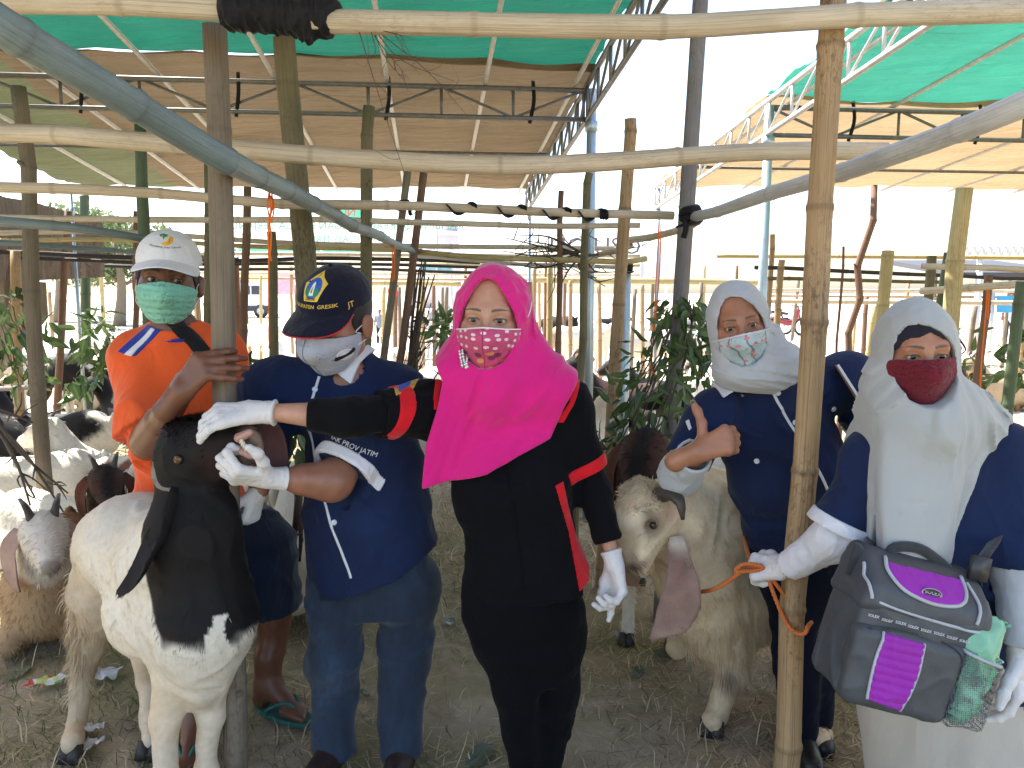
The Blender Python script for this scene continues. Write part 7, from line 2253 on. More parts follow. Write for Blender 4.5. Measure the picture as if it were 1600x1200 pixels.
# ================================================================== goats
def fur_on(me, colf, n, L, W, flow, seed=0, jit=.35, lift=.25, lenf=None, sel=None, parent=None, mat=None, droop=.35, name='fur'):
    """coat of single hair blades standing on a mesh; flow(P)->direction they lie along"""
    r = np.random.default_rng(seed)
    v = verts(me).astype(float)
    li = np.empty(len(me.loops), np.int32); me.loops.foreach_get('vertex_index', li)
    q = li.reshape(-1, 4)
    a, b, c, d = [v[q[:, k]] for k in range(4)]
    nn = np.cross(c - a, d - b); ar = np.linalg.norm(nn, axis=1)
    cen = (a + b + c + d) / 4
    w = ar.copy()
    if sel is not None: w = w * sel(cen)
    w /= w.sum()
    k = r.choice(len(q), n, p=w)
    u, t = r.random((n, 1)), r.random((n, 1))
    p = (a[k] * (1 - u) + b[k] * u) * (1 - t) + (d[k] * (1 - u) + c[k] * u) * t
    N_ = nn[k] / (ar[k][:, None] + 1e-12)
    f = flow(p)
    f = f - N_ * (f * N_).sum(1)[:, None]
    f /= np.linalg.norm(f, axis=1)[:, None] + 1e-9
    clump = np.stack([noise3(p * 38 + s_) for s_ in (0, 11, 23)], 1)
    dr = f + N_ * lift + jit * (r.random((n, 3)) - .5) + clump * jit * 1.1
    dr /= np.linalg.norm(dr, axis=1)[:, None]
    ln = L * (.6 + .8 * r.random((n, 1)))
    if lenf is not None: ln = ln * lenf(p)[:, None]
    side = np.cross(dr, N_ + .3 * (r.random((n, 3)) - .5)); side /= np.linalg.norm(side, axis=1)[:, None] + 1e-9
    p = p - N_ * .002
    m1 = p + dr * ln * .55; m2 = p + dr * ln - N_ * ln * lift * droop + np.array((0, 0, -1)) * ln * droop * .4
    hw = W * (.7 + .6 * r.random((n, 1)))
    V_ = np.stack([p - side * hw, p + side * hw, m1 - side * hw * .75, m1 + side * hw * .75, m2], 1).reshape(-1, 3)
    i = np.arange(n)[:, None] * 5
    F4 = i + np.array([[0, 1, 3, 2]]); F3 = i + np.array([[2, 3, 4]])
    fm = mesh_from(V_, [F4, F3])
    col = colf(p) * (.82 + .36 * r.random((n, 1)))
    put_col(fm, np.repeat(col, 5, 0))
    return obj(name, fm, mat or FUR, parent, kind='stuff')
def fur_mat():
    m, nt, b = nodes_mat('goat_hair')
    a = nt.nodes.new('ShaderNodeAttribute'); a.attribute_name = 'Col'
    nt.links.new(a.outputs['Color'], b.inputs['Base Color'])
    b.inputs['Roughness'].default_value = .5; b.inputs['Specular IOR Level'].default_value = .3
    t = nt.nodes.new('ShaderNodeBsdfTranslucent'); nt.links.new(a.outputs['Color'], t.inputs[0])
    mx = nt.nodes.new('ShaderNodeMixShader'); mx.inputs[0].default_value = .25
    nt.links.new(b.outputs[0], mx.inputs[1]); nt.links.new(t.outputs[0], mx.inputs[2])
    nt.links.new(mx.outputs[0], nt.nodes['Material Output'].inputs[0])
    return m
FUR = fur_mat()
HIDE = col_mat('goat_hide', .75, 0, .4, 220, .25, .12, 60)
HORN = plain('horn', (.055, .042, .035), .45, 0, .25, 60, .4)
HOOF = plain('hoof', (.03, .024, .020), .5)
WHT, CRM, BLK_, BRN, RED_, GRYP = [np.array(c) for c in ((.72, .66, .55), (.55, .42, .27), (.010, .008, .008), (.22, .095, .04), (.12, .030, .015), (.36, .27, .24))]
def mixv(a, b, t): return a * (1 - t[:, None]) + b * t[:, None]
def sstep(x, a, b): t = np.clip((x - a) / (b - a), 0, 1); return t * t * (3 - 2 * t)
def eyeball(c, d, r, par, col=(.25, .13, .03)):
    d = unit(d); up = V(0, 0, 1); a = unit(np.cross(d, up)); b = np.cross(a, d)
    v, n, k = [], 14, 9
    for i in range(k + 1):
        t = math.pi * i / k
        for j in range(n): v.append(d * math.cos(t) + (a * math.cos(2 * math.pi * j / n) + b * math.sin(2 * math.pi * j / n)) * math.sin(t))
    v = np.array(v); x, z, f = v @ a, v @ b, v @ d
    cl = np.where(((np.abs(x) < .42) & (np.abs(z) < .16) & (f > 0))[:, None], (.004, .004, .004), np.where((f > .55)[:, None], col, (.02, .015, .012)))
    i = np.arange(k)[:, None] * n; j = np.arange(n)[None]; j2 = (j + 1) % n
    me = mesh_from(v * r + np.asarray(c), np.stack([i + j, i + j2, i + n + j2, i + n + j], -1).reshape(-1, 4)); put_col(me, cl)
    return obj('eye', me, col_mat('eye_wet', .08, 0, .0, 10, .6), par)
def ear_mesh(pts, w, nrm, th=.006, cup=.25, m=16, n=9):
    """long hanging ear: centre line pts, half widths w, face normal nrm; two skins"""
    c = smooth_path(pts, m); ww = np.interp(np.linspace(0, 1, m), np.linspace(0, 1, len(w)), w)
    d = np.gradient(c, axis=0); d /= np.linalg.norm(d, axis=1)[:, None]
    nr = np.array([unit(np.asarray(nrm) - k * np.dot(nrm, k)) for k in d]); s = np.cross(d, nr)
    t = np.linspace(-1, 1, n)
    f = c[:, None] + s[:, None] * (ww[:, None] * t[None])[..., None] + nr[:, None] * (cup * ww[:, None] * (t[None] ** 2))[..., None]
    wob = (noise3((f * 14).reshape(-1, 3)) * .006).reshape(m, n)
    f = f + nr[:, None] * wob[..., None]
    thk = th * (1 - .8 * t ** 2)[None, :, None]
    A, B = f + nr[:, None] * thk, f - nr[:, None] * thk
    v = np.vstack([A.reshape(-1, 3), B.reshape(-1, 3)])
    i = (np.arange(m - 1)[:, None] * n + np.arange(n - 1)[None]).ravel()
    q = np.stack([i, i + 1, i + n + 1, i + n], 1)
    o = m * n
    q2 = np.stack([i + o, i + n + o, i + n + 1 + o, i + 1 + o], 1)
    e = []
    for k in range(m - 1):
        e += [(k * n, (k + 1) * n, (k + 1) * n + o, k * n + o), ((k + 1) * n + n - 1, k * n + n - 1, k * n + n - 1 + o, (k + 1) * n + n - 1 + o)]
    for k in range(n - 1):
        b = (m - 1) * n + k
        e += [(b, b + 1, b + 1 + o, b + o), (k + 1, k, k + o, k + 1 + o)]
    return mesh_from(v, np.vstack([q, q2, np.array(e)]))
def horn_mesh(pts, r0, r1, m=20, flat=.7):
    c = smooth_path(pts, m); r = np.linspace(r0, r1, m) * (1 + .05 * np.sin(np.arange(m) * 1.7))
    mb = MB(); mb.tube(c, r, 10, flat=flat)
    return mb
def leg_prims(top, knee, fet, hoof, r, k=.03):
    return [rc(top, knee, r[0], r[1], k=k), rc(knee, fet, r[2], r[3], k=.02), rc(fet, hoof, r[3] * 1.12, r[3] * 1.05, k=.015)]
def hoofs(p, d, s, par):
    """two cloven toes"""
    p = np.asarray(p, float); d = unit(V(d[0], d[1], 0)); l = V(-d[1], d[0], 0)
    for sx in (-1, 1):
        mb = MB()
        a = p + l * sx * .015 * s
        pr = np.array([a + d * .0 + V(0, 0, .045 * s), a + d * .012 * s + V(0, 0, .022 * s), a + d * .022 * s + V(0, 0, .0)])
        mb.tube(pr, np.array([.017, .020, .023]) * s, 10)
        mb.build('hoof', HOOF, par)

# ------------------------------------------------------------------ the black-headed goat at the front
def build_black_goat():
    rt = root('goat', G(260, 1225), 'white goat with black head and neck held up at the bark pole', 'goat')
    Pn_ = P
    rump, loin, wit, chest = P(188, 850, 2.50), P(214, 850, 2.40), P(285, 880, 2.20), P(322, 985, 2.04)
    belly = P(235, 960, 2.28)
    nb, nm, nt_ = P(320, 950, 2.06), P(305, 830, 2.06), P(300, 735, 2.10)
    poll, brow, muz, lip = P(284, 690, 2.08), P(300, 705, 2.05), P(385, 690, 2.03), P(398, 690, 2.03)
    jaw = P(345, 730, 2.06)
    pr = [rc(rump, loin, .130, .145, k=.06), rc(loin, wit, .145, .145, k=.08), rc(wit, chest, .140, .105, k=.09), rc(belly, P(290, 985, 2.12), .130, .115, k=.08),
          rc(chest, P(318, 1055, 2.05), .115, .075, k=.07),
          rc(wit + V(.02, 0, .02), nm, .130, .098, k=.08), rc(nb, nm, .125, .105, k=.07), rc(nm, nt_, .100, .082, k=.06), rc(nt_, P(306, 704, 2.08), .080, .078, k=.05),
          rc(P(297, 708, 2.08), P(324, 702, 2.06), .090, .078, k=.04), rc(P(318, 696, 2.06), muz, .074, .040, k=.04), rc(nt_ + V(.03, 0, .02), jaw, .060, .040, k=.04), rc(jaw, P(388, 712, 2.04), .038, .024, k=.03),
          rc(P(300, 684, 2.05), P(330, 682, 2.03), .040, .034, k=.03)]
    # legs
    fl_top, fl_k, fl_f, fl_h = P(278, 1040, 2.08), P(258, 1125, 2.03), P(258, 1215, 2.00), G(258, 1262) + V(0, 0, .05)
    fr_top, fr_k, fr_f, fr_h = P(330, 1040, 2.10), P(328, 1115, 2.08), P(322, 1205, 2.06), G(318, 1248) + V(0, 0, .05)
    hl_top, hl_k, hl_f, hl_h = P(156, 940, 2.50), P(132, 1040, 2.52), P(118, 1140, 2.44), G(114, 1186) + V(0, 0, .05)
    hr_top, hr_k, hr_f, hr_h = P(232, 985, 2.40), P(232, 1060, 2.46), P(234, 1130, 2.38), G(236, 1180) + V(0, 0, .05)
    pr += leg_prims(fl_top, fl_k, fl_f, fl_h, (.062, .040, .038, .028), .05) + leg_prims(fr_top, fr_k, fr_f, fr_h, (.056, .036, .034, .025), .05)
    pr += leg_prims(hl_top, hl_k, hl_f, hl_h, (.080, .040, .036, .026), .05) + leg_prims(hr_top, hr_k, hr_f, hr_h, (.070, .038, .035, .025), .05)
    pr += [rc(hl_top + V(0, 0, .05), rump, .085, .12, k=.07)]
    f = U(pr)
    eye_c = P(277, 719, 1.968)
    mouth = rc(P(392, 697, 2.0), P(420, 695, 2.0), .012, .014, k=.012)
    f2 = U(pr + [sub(rc(P(380, 703, 1.96), P(420, 699, 1.98), .006, .011, k=.008)), sub(dict(rc(eye_c + V(0, -.012, 0), eye_c + V(0, -.03, 0), .019, k=.01)))])
    me = mesh_sdf(lambda_bb2(lambda Q: f2(Q) - folds(Q, (11, 11, 11), .006, 81), f.bb), .0082)
    # colouring: black head, neck and bib with a white blaze down the chest
    def colf(p):
        p = np.asarray(p, float)
        w = .030 * noise3(p * 9) + .018 * noise3(p * 26)
        c = np.tile(WHT, (len(p), 1)) * (1 + .10 * noise3(p * 5))[:, None]
        low = sstep(p[:, 2], .62, .30)
        c = mixv(c, CRM * 1.25, np.clip(low * .75 + .35 * noise3(p * 6) - .05, 0, .9))
        hind = sstep(p[:, 0], P(200, 950, 2.4)[0], P(130, 950, 2.5)[0]) * sstep(p[:, 2], .85, .5)
        c = mixv(c, CRM * .9, np.clip(hind * .8, 0, .85))
        # pixel-space-free border: black above a slanting line on neck and chest
        x0 = P(268, 900, 2.0)[0]; zl = P(300, 1018, 1.95)[2]
        lim = zl + np.clip((x0 - p[:, 0]) * 2.6, 0, 1) + w
        blk = sstep(p[:, 2], lim, lim + .03) * sstep(p[:, 1], 2.34, 2.24)
        bx = P(343, 960, 1.95)[0]; 
        blaze = (np.abs(p[:, 0] - bx + w * .4) < .014 + .02 * sstep(p[:, 2], P(0, 950, 2.0)[2], P(0, 1030, 2.0)[2])) & (p[:, 2] < P(0, 945, 1.95)[2] + w * 2) & (p[:, 1] < 2.15)
        blk = np.where(blaze, 0, blk)
        head = p[:, 2] > P(0, 800, 2.05)[2]
        blk = np.where(head & (p[:, 1] < 2.3), 1, blk)
        c = mixv(c, BLK_, blk)
        # brownish cheek, pale muzzle and pink lip
        ck = np.exp(-(((p - P(345, 722, 2.0)) / .05) ** 2).sum(1)); c = mixv(c, np.array((.035, .014, .010)), ck * .8)
        mz = sstep(p[:, 0], P(366, 700, 2.0)[0], P(380, 700, 2.0)[0]) * head
        c = mixv(c, np.array((.30, .20, .15)), np.clip(mz * (.9 + noise3(p * 60)), 0, 1) * (p[:, 2] > P(0, 745, 2.0)[2]))
        return np.clip(c, .004, 1)
    v = verts(me); put_col(me, colf(v))
    body = obj('body', me, HIDE, rt)
    down = V(.0, .0, -1)
    def flow(p):
        d = np.tile(V(-.25, .35, -.85), (len(p), 1))
        hd = (p[:, 2] > P(0, 760, 2.05)[2])
        d[hd] = V(-.8, .1, -.35)
        bk = (p[:, 1] > 2.2)
        d[bk] = V(-.35, .65, -.6)
        return d
    lenf = lambda p: 1 + .5 * sstep(p[:, 2], .8, .62) * (p[:, 2] > .5) - .45 * (p[:, 2] < .42) + .3 * noise3(p * 5) - .5 * (p[:, 2] > P(0, 775, 2.05)[2])
    fur_on(me, colf, 44000, .014, .0009, flow, 1, jit=.22, lift=.10, lenf=lenf, parent=rt)
    # forelock and beard-like long hair on hind legs
    fur_on(me, colf, 1500, .022, .0013, lambda p: np.tile(V(-.5, -.2, -.6), (len(p), 1)), 2, lift=.9, jit=.8, sel=lambda c: np.exp(-(((c - P(300, 668, 2.06)) / .045) ** 2).sum(1)), parent=rt, name='forelock')
    fur_on(me, colf, 2600, .055, .0013, lambda p: np.tile(V(-.25, .15, -1), (len(p), 1)), 3, lift=.35, jit=.5, sel=lambda c: np.exp(-(((c - P(118, 985, 2.5)) / V(.06, .10, .12)) ** 2).sum(1)), parent=rt, name='leg_feathering')
    # ears: the near one hangs long and rolled
    EAR = col_mat('goat_hide')
    e1 = ear_mesh([P(276, 765, 2.00), P(262, 815, 1.96), P(240, 865, 1.94), P(212, 905, 1.93), P(186, 928, 1.93)], [.030, .046, .044, .036, .022, .010], V(-.75, -.6, -.25), .007, .55)
    put_col(e1, np.tile(np.array((.016, .013, .014)), (len(e1.vertices), 1))); obj('ear', e1, HIDE, rt)
    fur_on(e1, lambda p: np.tile(np.array((.016, .013, .014)), (len(p), 1)), 2600, .012, .0009, lambda p: np.tile(V(-.4, 0, -1), (len(p), 1)), 7, lift=.12, jit=.3, parent=rt, name='ear_hair')
    e2 = ear_mesh([P(382, 655, 2.13), P(408, 660, 2.12), P(424, 685, 2.11), P(432, 722, 2.11), P(434, 750, 2.11)], [.016, .030, .036, .032, .012], V(.3, -.9, .2), .006, .35)
    put_col(e2, np.tile(np.array((.10, .045, .042)), (len(e2.vertices), 1))); obj('ear', e2, HIDE, rt)
    horn_mesh([P(250, 722, 2.03), P(246, 742, 2.02), P(252, 758, 2.01), P(272, 766, 1.99)], .020, .008).build('horn', plain('pale_horn', (.17, .15, .12), .5, 0, .3, 60, .4), rt)
    eyeball(eye_c + V(0, .009, 0), V(-.15, -1, .05), .0135, rt, (.12, .06, .015))
    # lips drawn open over the teeth
    PK = plain('gum_pink', (.42, .24, .20), .35); TE = plain('teeth', (.70, .60, .44), .4)
    lipm = mesh_sdf(U([rc(P(374, 684, 1.985), P(390, 676, 1.975), .014, .010, k=.01), rc(P(378, 706, 1.975), P(392, 712, 1.975), .010, .010, k=.01)]), .003); obj('lips', lipm, PK, rt)
    for k in range(4):
        a = P(377 + 2.5 * k, 692 + 4 * k, 1.972); mb = MB(); mb.tube(np.array([a, a + V(.004, -.006, .010)]), np.array([.006, .0045]), 7); mb.build('tooth', TE, rt)
    for p_, d in ((fl_h, V(.1, -1, 0)), (fr_h, V(.1, -1, 0)), (hl_h, V(-.1, -1, 0)), (hr_h, V(.1, -1, 0))): hoofs(V(p_[0], p_[1], 0), d, 1.15, rt)
    # rope collar
    return rt

# ------------------------------------------------------------------ the horned cream goat on a rope
def build_cream_goat():
    rt = root('goat', G(1120, 1155), 'cream horned goat with pink blotched long ear led on the orange rope', 'goat')
    wit, loin, rump = P(1105, 810, 2.56), P(1200, 830, 2.68), P(1290, 850, 2.78)
    chest = P(1085, 900, 2.50)
    pr = [rc(wit, loin, .150, .165, k=.08), rc(loin, rump, .165, .150, k=.08), rc(wit, chest, .140, .120, k=.08), rc(P(1120, 930, 2.55), P(1230, 945, 2.68), .135, .140, k=.08), rc(chest, P(1110, 990, 2.52), .115, .090, k=.08),
          rc(wit + V(0, 0, .02), P(1060, 800, 2.42), .125, .110, k=.08), rc(P(1085, 880, 2.48), P(1050, 830, 2.42), .115, .10, k=.07),
          rc(P(1060, 800, 2.42), P(1030, 800, 2.34), .105, .085, k=.06),
          # skull, roman nose, muzzle
          rc(P(1036, 792, 2.34), P(1008, 796, 2.26), .078, .070, k=.04), rc(P(1002, 786, 2.26), P(988, 822, 2.24), .062, .056, k=.04), rc(P(990, 815, 2.24), P(988, 868, 2.22), .056, .040, k=.04), rc(P(1012, 820, 2.28), P(1002, 872, 2.26), .055, .036, k=.05),
          rc(P(990, 868, 2.22), P(996, 882, 2.23), .036, .030, k=.02)]
    f_t, f_k, f_f, f_h = P(1135, 985, 2.52), P(1142, 1055, 2.46), P(1120, 1118, 2.44), G(1112, 1148) + V(0, 0, .05)
    g_t, g_k, g_f, g_h = P(1085, 960, 2.66), P(1060, 985, 2.62), P(1036, 1002, 2.66), P(1032, 1010, 2.70)
    h_t, h_k, h_f, h_h = P(1285, 1000, 2.72), P(1300, 1075, 2.78), P(1288, 1140, 2.66), G(1280, 1178) + V(0, 0, .05)
    k_t, k_k, k_f, k_h = P(1235, 1000, 2.85), P(1255, 1060, 2.95), P(1248, 1115, 2.85), G(1240, 1122) + V(0, 0, .05)
    i_t, i_k, i_f, i_h = P(1070, 930, 2.75), P(1060, 985, 2.80), P(1058, 1015, 2.80), G(1056, 1010) + V(0, 0, .05)
    pr += leg_prims(f_t, f_k, f_f, f_h, (.085, .052, .048, .034), .05) + leg_prims(h_t, h_k, h_f, h_h, (.09, .05, .044, .032), .05) + leg_prims(k_t, k_k, k_f, k_h, (.08, .045, .04, .03), .05) + leg_prims(i_t, i_k, i_f, i_h, (.07, .045, .04, .032), .05)
    eye_c = P(1020, 822, 2.195)
    f2 = U(pr + [sub(rc(eye_c + V(-.004, -.012, 0), eye_c + V(-.01, -.03, 0), .020, k=.012)), sub(rc(P(978, 886, 2.17), P(1016, 878, 2.19), .005, .004, k=.006))])
    me = mesh_sdf(lambda_bb2(lambda Q: f2(Q) - folds(Q, (10, 10, 10), .006, 91), f2.bb), .0085)
    def colf(p):
        p = np.asarray(p, float)
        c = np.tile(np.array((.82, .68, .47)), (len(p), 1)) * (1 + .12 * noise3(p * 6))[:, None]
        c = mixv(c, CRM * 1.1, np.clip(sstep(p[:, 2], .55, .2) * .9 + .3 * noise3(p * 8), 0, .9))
        c = mixv(c, CRM * .75, np.clip(sstep(p[:, 0], P(1006, 840, 2.2)[0], P(985, 840, 2.2)[0]) * sstep(p[:, 2], P(0, 800, 2.2)[2], P(0, 840, 2.2)[2]), 0, .85) * (p[:, 1] < 2.32))
        for q, r_, cc, am in ((P(988, 782, 2.17), .020, (.62, .06, .12), .95), (eye_c, .040, (.06, .03, .022), .9), (P(1012, 800, 2.19), .022, (.07, .035, .025), .8), (P(1040, 800, 2.24), .04, (.50, .26, .20), .6), (P(1060, 850, 2.3), .05, (.55, .36, .28), .4), (P(988, 886, 2.18), .022, (.06, .03, .035), .9), (P(1004, 880, 2.19), .022, (.25, .13, .12), .7), (P(1140, 1060, 2.42), .035, (.05, .025, .015), .85), (P(1145, 1080, 2.42), .03, (.06, .03, .02), .6)):
            c = mixv(c, np.array(cc), am * np.exp(-(((p - q) / r_) ** 2).sum(1)))
        return np.clip(c, .006, 1)
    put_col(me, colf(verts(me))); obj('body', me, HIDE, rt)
    head = lambda p: p[:, 0] < P(1050, 800, 2.3)[0]
    def flow(p):
        d = np.tile(V(.5, .1, -.85), (len(p), 1)); d[head(p) & (p[:, 1] < 2.4)] = V(.55, -.1, -.55); return d
    lenf = lambda p: 1 + .6 * (p[:, 2] < .75) * (p[:, 2] > .42) + .3 * noise3(p * 6) - .4 * (p[:, 2] < .36) - .5 * (head(p) & (p[:, 1] < 2.36))
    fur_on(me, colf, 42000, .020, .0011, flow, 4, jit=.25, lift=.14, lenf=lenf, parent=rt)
    fur_on(me, colf, 1600, .028, .0014, lambda p: np.tile(V(-.6, -.4, -.2), (len(p), 1)), 5, lift=.8, jit=.9, sel=lambda c: np.exp(-(((c - P(1005, 768, 2.24)) / .045) ** 2).sum(1)), parent=rt, name='forelock')
    fur_on(me, colf, 3200, .055, .0012, lambda p: np.tile(V(.1, .05, -1), (len(p), 1)), 6, lift=.2, jit=.35, sel=lambda c: np.exp(-(((c - P(1150, 985, 2.50)) / V(.14, .14, .09)) ** 2).sum(1)), parent=rt, name='chest_hair')
    horn_mesh([P(1024, 778, 2.24), P(1044, 770, 2.19), P(1062, 784, 2.14), P(1067, 812, 2.13)], .040, .006, flat=.75).build('horn', HORN, rt)
    horn_mesh([P(1040, 768, 2.42), P(1062, 762, 2.46), P(1080, 776, 2.46)], .030, .008, flat=.75).build('horn', HORN, rt)
    e1 = ear_mesh([P(1056, 838, 2.24), P(1064, 885, 2.19), P(1066, 922, 2.17), P(1054, 960, 2.17), P(1016, 998, 2.17)], [.020, .034, .048, .060, .052, .004], V(-.25, -.95, .05), .006, .22)
    v = verts(e1).astype(float); c = np.tile(np.array((.30, .195, .155)), (len(v), 1)) * (1 + .15 * noise3(v * 20))[:, None]
    c = mixv(c, np.array((.60, .52, .42)), sstep(v[:, 2] + .03 * noise3(v * 18), P(0, 868, 2.2)[2], P(0, 845, 2.2)[2])); c = mixv(c, np.array((.24, .12, .10)), np.exp(-(((v - P(1062, 895, 2.17)) / V(.02, .1, .05)) ** 2).sum(1)) * .8)
    put_col(e1, c * (1 + .22 * noise3(v * 45))[:, None]); obj('ear', e1, HIDE, rt)
    fur_on(e1, lambda p: mixv(np.tile(np.array((.34, .22, .17)), (len(p), 1)), np.array((.72, .62, .48)), sstep(p[:, 2] + .03 * noise3(p * 18), P(0, 885, 2.2)[2], P(0, 845, 2.2)[2])), 3000, .010, .0009, lambda p: np.tile(V(-.2, 0, -1), (len(p), 1)), 8, lift=.12, jit=.35, parent=rt, name='ear_hair')
    e2 = ear_mesh([P(1000, 850, 2.40), P(985, 890, 2.42), P(990, 915, 2.42)], [.03, .05, .05, .02], V(-.6, -.6, .2), .006, .3)
    put_col(e2, np.tile(np.array((.34, .22, .16)), (len(e2.vertices), 1))); obj('ear', e2, HIDE, rt)
    eyeball(eye_c + V(.003, .010, 0), V(-.35, -.95, .0), .0135, rt, (.045, .026, .012))
    for p_, d in ((f_h, V(-.4, -1, 0)), (h_h, V(-.4, -1, 0)), (k_h, V(-.4, -1, 0)), (i_h, V(-.4, -1, 0))): hoofs(V(p_[0], p_[1], 0), d, 1.2, rt)
    return rt
build_black_goat()
build_cream_goat()
# ------------------------------------------------------------------ the rest of the herd
def herd_geo(pose, hy=0, hp=0, s=1.0, h=.013):
    """goat in its own frame: x forward, z up, on the ground at the origin. hy/hp turn and dip the head"""
    lie = pose == 'lie'
    dz = -.36 if lie else 0
    T = lambda x, y, z: V(x, y, z + dz)
    pr = [rc(T(-.30, 0, .60), T(.20, 0, .59), .150, .150, k=.08), rc(T(-.10, 0, .53), T(.15, 0, .52), .155, .150, k=.08), rc(T(.20, 0, .60), T(.28, 0, .52), .135, .10, k=.08), rc(T(-.30, 0, .62), T(-.40, 0, .58), .14, .09, k=.08), rc(T(-.42, 0, .66), T(-.48, 0, .74), .035, .028, k=.03)]
    nb = T(.25, 0, .64)
    c, sn = math.cos(R(hy)), math.sin(R(hy))
    hd = nb + V(.17 * c, .17 * sn, .25 - .42 * hp)
    f = V(c * (.9 - .2 * hp), sn * (.9 - .2 * hp), -.35 - .35 * hp); f = unit(f); l = unit(np.cross(V(0, 0, 1), f)); u = np.cross(f, l)
    pr += [rc(nb, hd, .115, .078, k=.08), rc(hd, hd + f * .07 + u * .012, .078, .066, k=.04), rc(hd + f * .07 + u * .01, hd + f * .20, .062, .040, k=.04), rc(hd + f * .04 - u * .03, hd + f * .18 - u * .025, .05, .03, k=.03)]
    if lie:
        for sy in (-1, 1):
            pr += [rc(V(.22, sy * .09, .15), V(.34, sy * .12, .07), .06, .042, k=.04), rc(V(.34, sy * .12, .06), V(.20, sy * .15, .03), .034, .028, k=.03), rc(V(-.30, sy * .12, .18), V(-.12, sy * .20, .10), .09, .05, k=.05), rc(V(-.12, sy * .20, .08), V(-.34, sy * .20, .035), .034, .028, k=.03)]
    else:
        for sy in (-1, 1):
            pr += leg_prims(V(.22, sy * .085, .48), V(.23, sy * .085, .28), V(.22, sy * .085, .07), V(.23, sy * .085, .03), (.065, .036, .032, .024)) + leg_prims(V(-.34, sy * .09, .52), V(-.38, sy * .095, .29), V(-.36, sy * .095, .07), V(-.35, sy * .095, .03), (.085, .036, .030, .024))
    me = mesh_sdf(U(pr), h)
    ears = []
    for sy in (-1, 1):
        b = hd + l * sy * .072 + u * .02 - f * .01
        ears.append(([b, b + l * sy * .035 - V(0, 0, .07), b + l * sy * .035 - V(0, 0, .15) + f * .01, b + l * sy * .02 - V(0, 0, .22) + f * .03], l * sy * .8 + f * .5))
    horns = [[hd + l * sy * .035 + u * .065, hd + l * sy * .05 + u * .10 - f * .04, hd + l * sy * .065 + u * .10 - f * .10] for sy in (-1, 1)]
    eyes_ = [(hd + f * .075 + l * sy * .056 + u * .022, l * sy + f * .3) for sy in (-1, 1)]
    return dict(me=me, ears=ears, horns=horns, eyes=eyes_, hd=hd, f=f, u=u, l=l, lie=lie)
def patchy(base, spots, head=None, legs=None, ns=3.0, th=.15, seed=0, g=None):
    base = np.array(base)
    def colf(p):
        p = np.asarray(p, float)
        c = np.tile(base, (len(p), 1)) * (1 + .1 * noise3(p * 6 + seed))[:, None]
        if spots is not None: c = mixv(c, np.array(spots), sstep(noise3(p * ns + seed * 3.3) + .3 * noise3(p * ns * 3 + seed), th, th + .12))
        if head is not None:
            d = np.linalg.norm(p - (g['hd'] + g['f'] * .06), axis=1) + .03 * noise3(p * 20)
            c = mixv(c, np.array(head), sstep(d, .24, .19))
            fr = (p - g['hd']) @ g['l']
        if legs is not None: c = mixv(c, np.array(legs), sstep(p[:, 2], .3, .15) * .8)
        return np.clip(c, .005, 1)
    return colf
def herd_goat(q, heading, pose, label, base, spots=None, head=None, ear=None, legs=None, hy=0, hp=0, s=1.0, ns=3.0, th=.15, seed=0, fur=5000, horns=True, h=.023, blaze=None, blobs=(), group='goats of the herd'):
    g = herd_geo(pose, hy, hp, 1.0, h)
    rt = root('goat', (0, 0, 0), label, 'goat', group)
    colf0 = patchy(base, spots, head, legs, ns, th, seed, g)
    def colf(p):
        c = colf0(p)
        if blaze is not None:
            w = np.abs((p - g['hd']) @ g['l']); fr = (p - g['hd']) @ g['u']
            c = mixv(c, np.array(blaze), (sstep(w, .035, .02) * sstep(fr, .0, .03)))
        for bx, by, bz, br, bc in blobs: c = mixv(c, np.array(bc), sstep(np.linalg.norm((p - V(bx, by, bz)) * V(1, .4, 1), axis=1) + .05 * noise3(p * 9), br + .02, br - .02))
        nz = np.linalg.norm(p - (g['hd'] + g['f'] * .235 - g['u'] * .0), axis=1)
        return mixv(c, np.array((.10, .07, .06)), sstep(nz, .05, .03) * .7)
    me = g['me']; put_col(me, colf(verts(me).astype(float)))
    obj('body', me, HIDE, rt)
    if fur:
        fl = lambda p: np.tile(V(-.75, 0, -.65), (len(p), 1))
        fur_on(me, colf, fur, .030, .0022, fl, 50 + seed, lift=.18, jit=.3, parent=rt)
    for pts, nr in g['ears']:
        e = ear_mesh(pts, [.022, .042, .046, .038, .012], nr, .006, .3, 10, 6); ec = np.array(ear if ear is not None else (head if head is not None else base))
        put_col(e, np.tile(ec, (len(e.vertices), 1)) * (1 + .2 * noise3(verts(e) * 30))[:, None]); obj('ear', e, HIDE, rt)
    if horns:
        for pts in g['horns']: horn_mesh(pts, .020, .007, 9).build('horn', HORN, rt)
    for c, d in g['eyes']: eyeball(c, d, .014, rt)
    if pose != 'lie' and h < .024:
        for x in (.235, -.345):
            for sy in (-1, 1): hoofs(V(x, sy * .088, 0), V(1, 0, 0), .9, rt)
    rt.scale = (s, s, s); rt.rotation_euler = (0, 0, R(heading)); rt.location = Vector([float(q[0]), float(q[1]), float(ground_z(np.array([q[0]]), np.array([q[1]]))[0]) - .005])
    return rt
W_, C_, B_, N_, D_ = (.70, .65, .56), (.52, .40, .26), (.012, .010, .010), (.22, .10, .045), (.055, .022, .015)
herd_goat(G(92, 972), -68, 'lie', 'white-faced tan goat lying at the left edge, looking at the camera', (.36, .24, .13), N_, (.66, .60, .52), (.40, .27, .22), s=1.02, hy=14, th=.0, seed=1, fur=8000, ns=4)
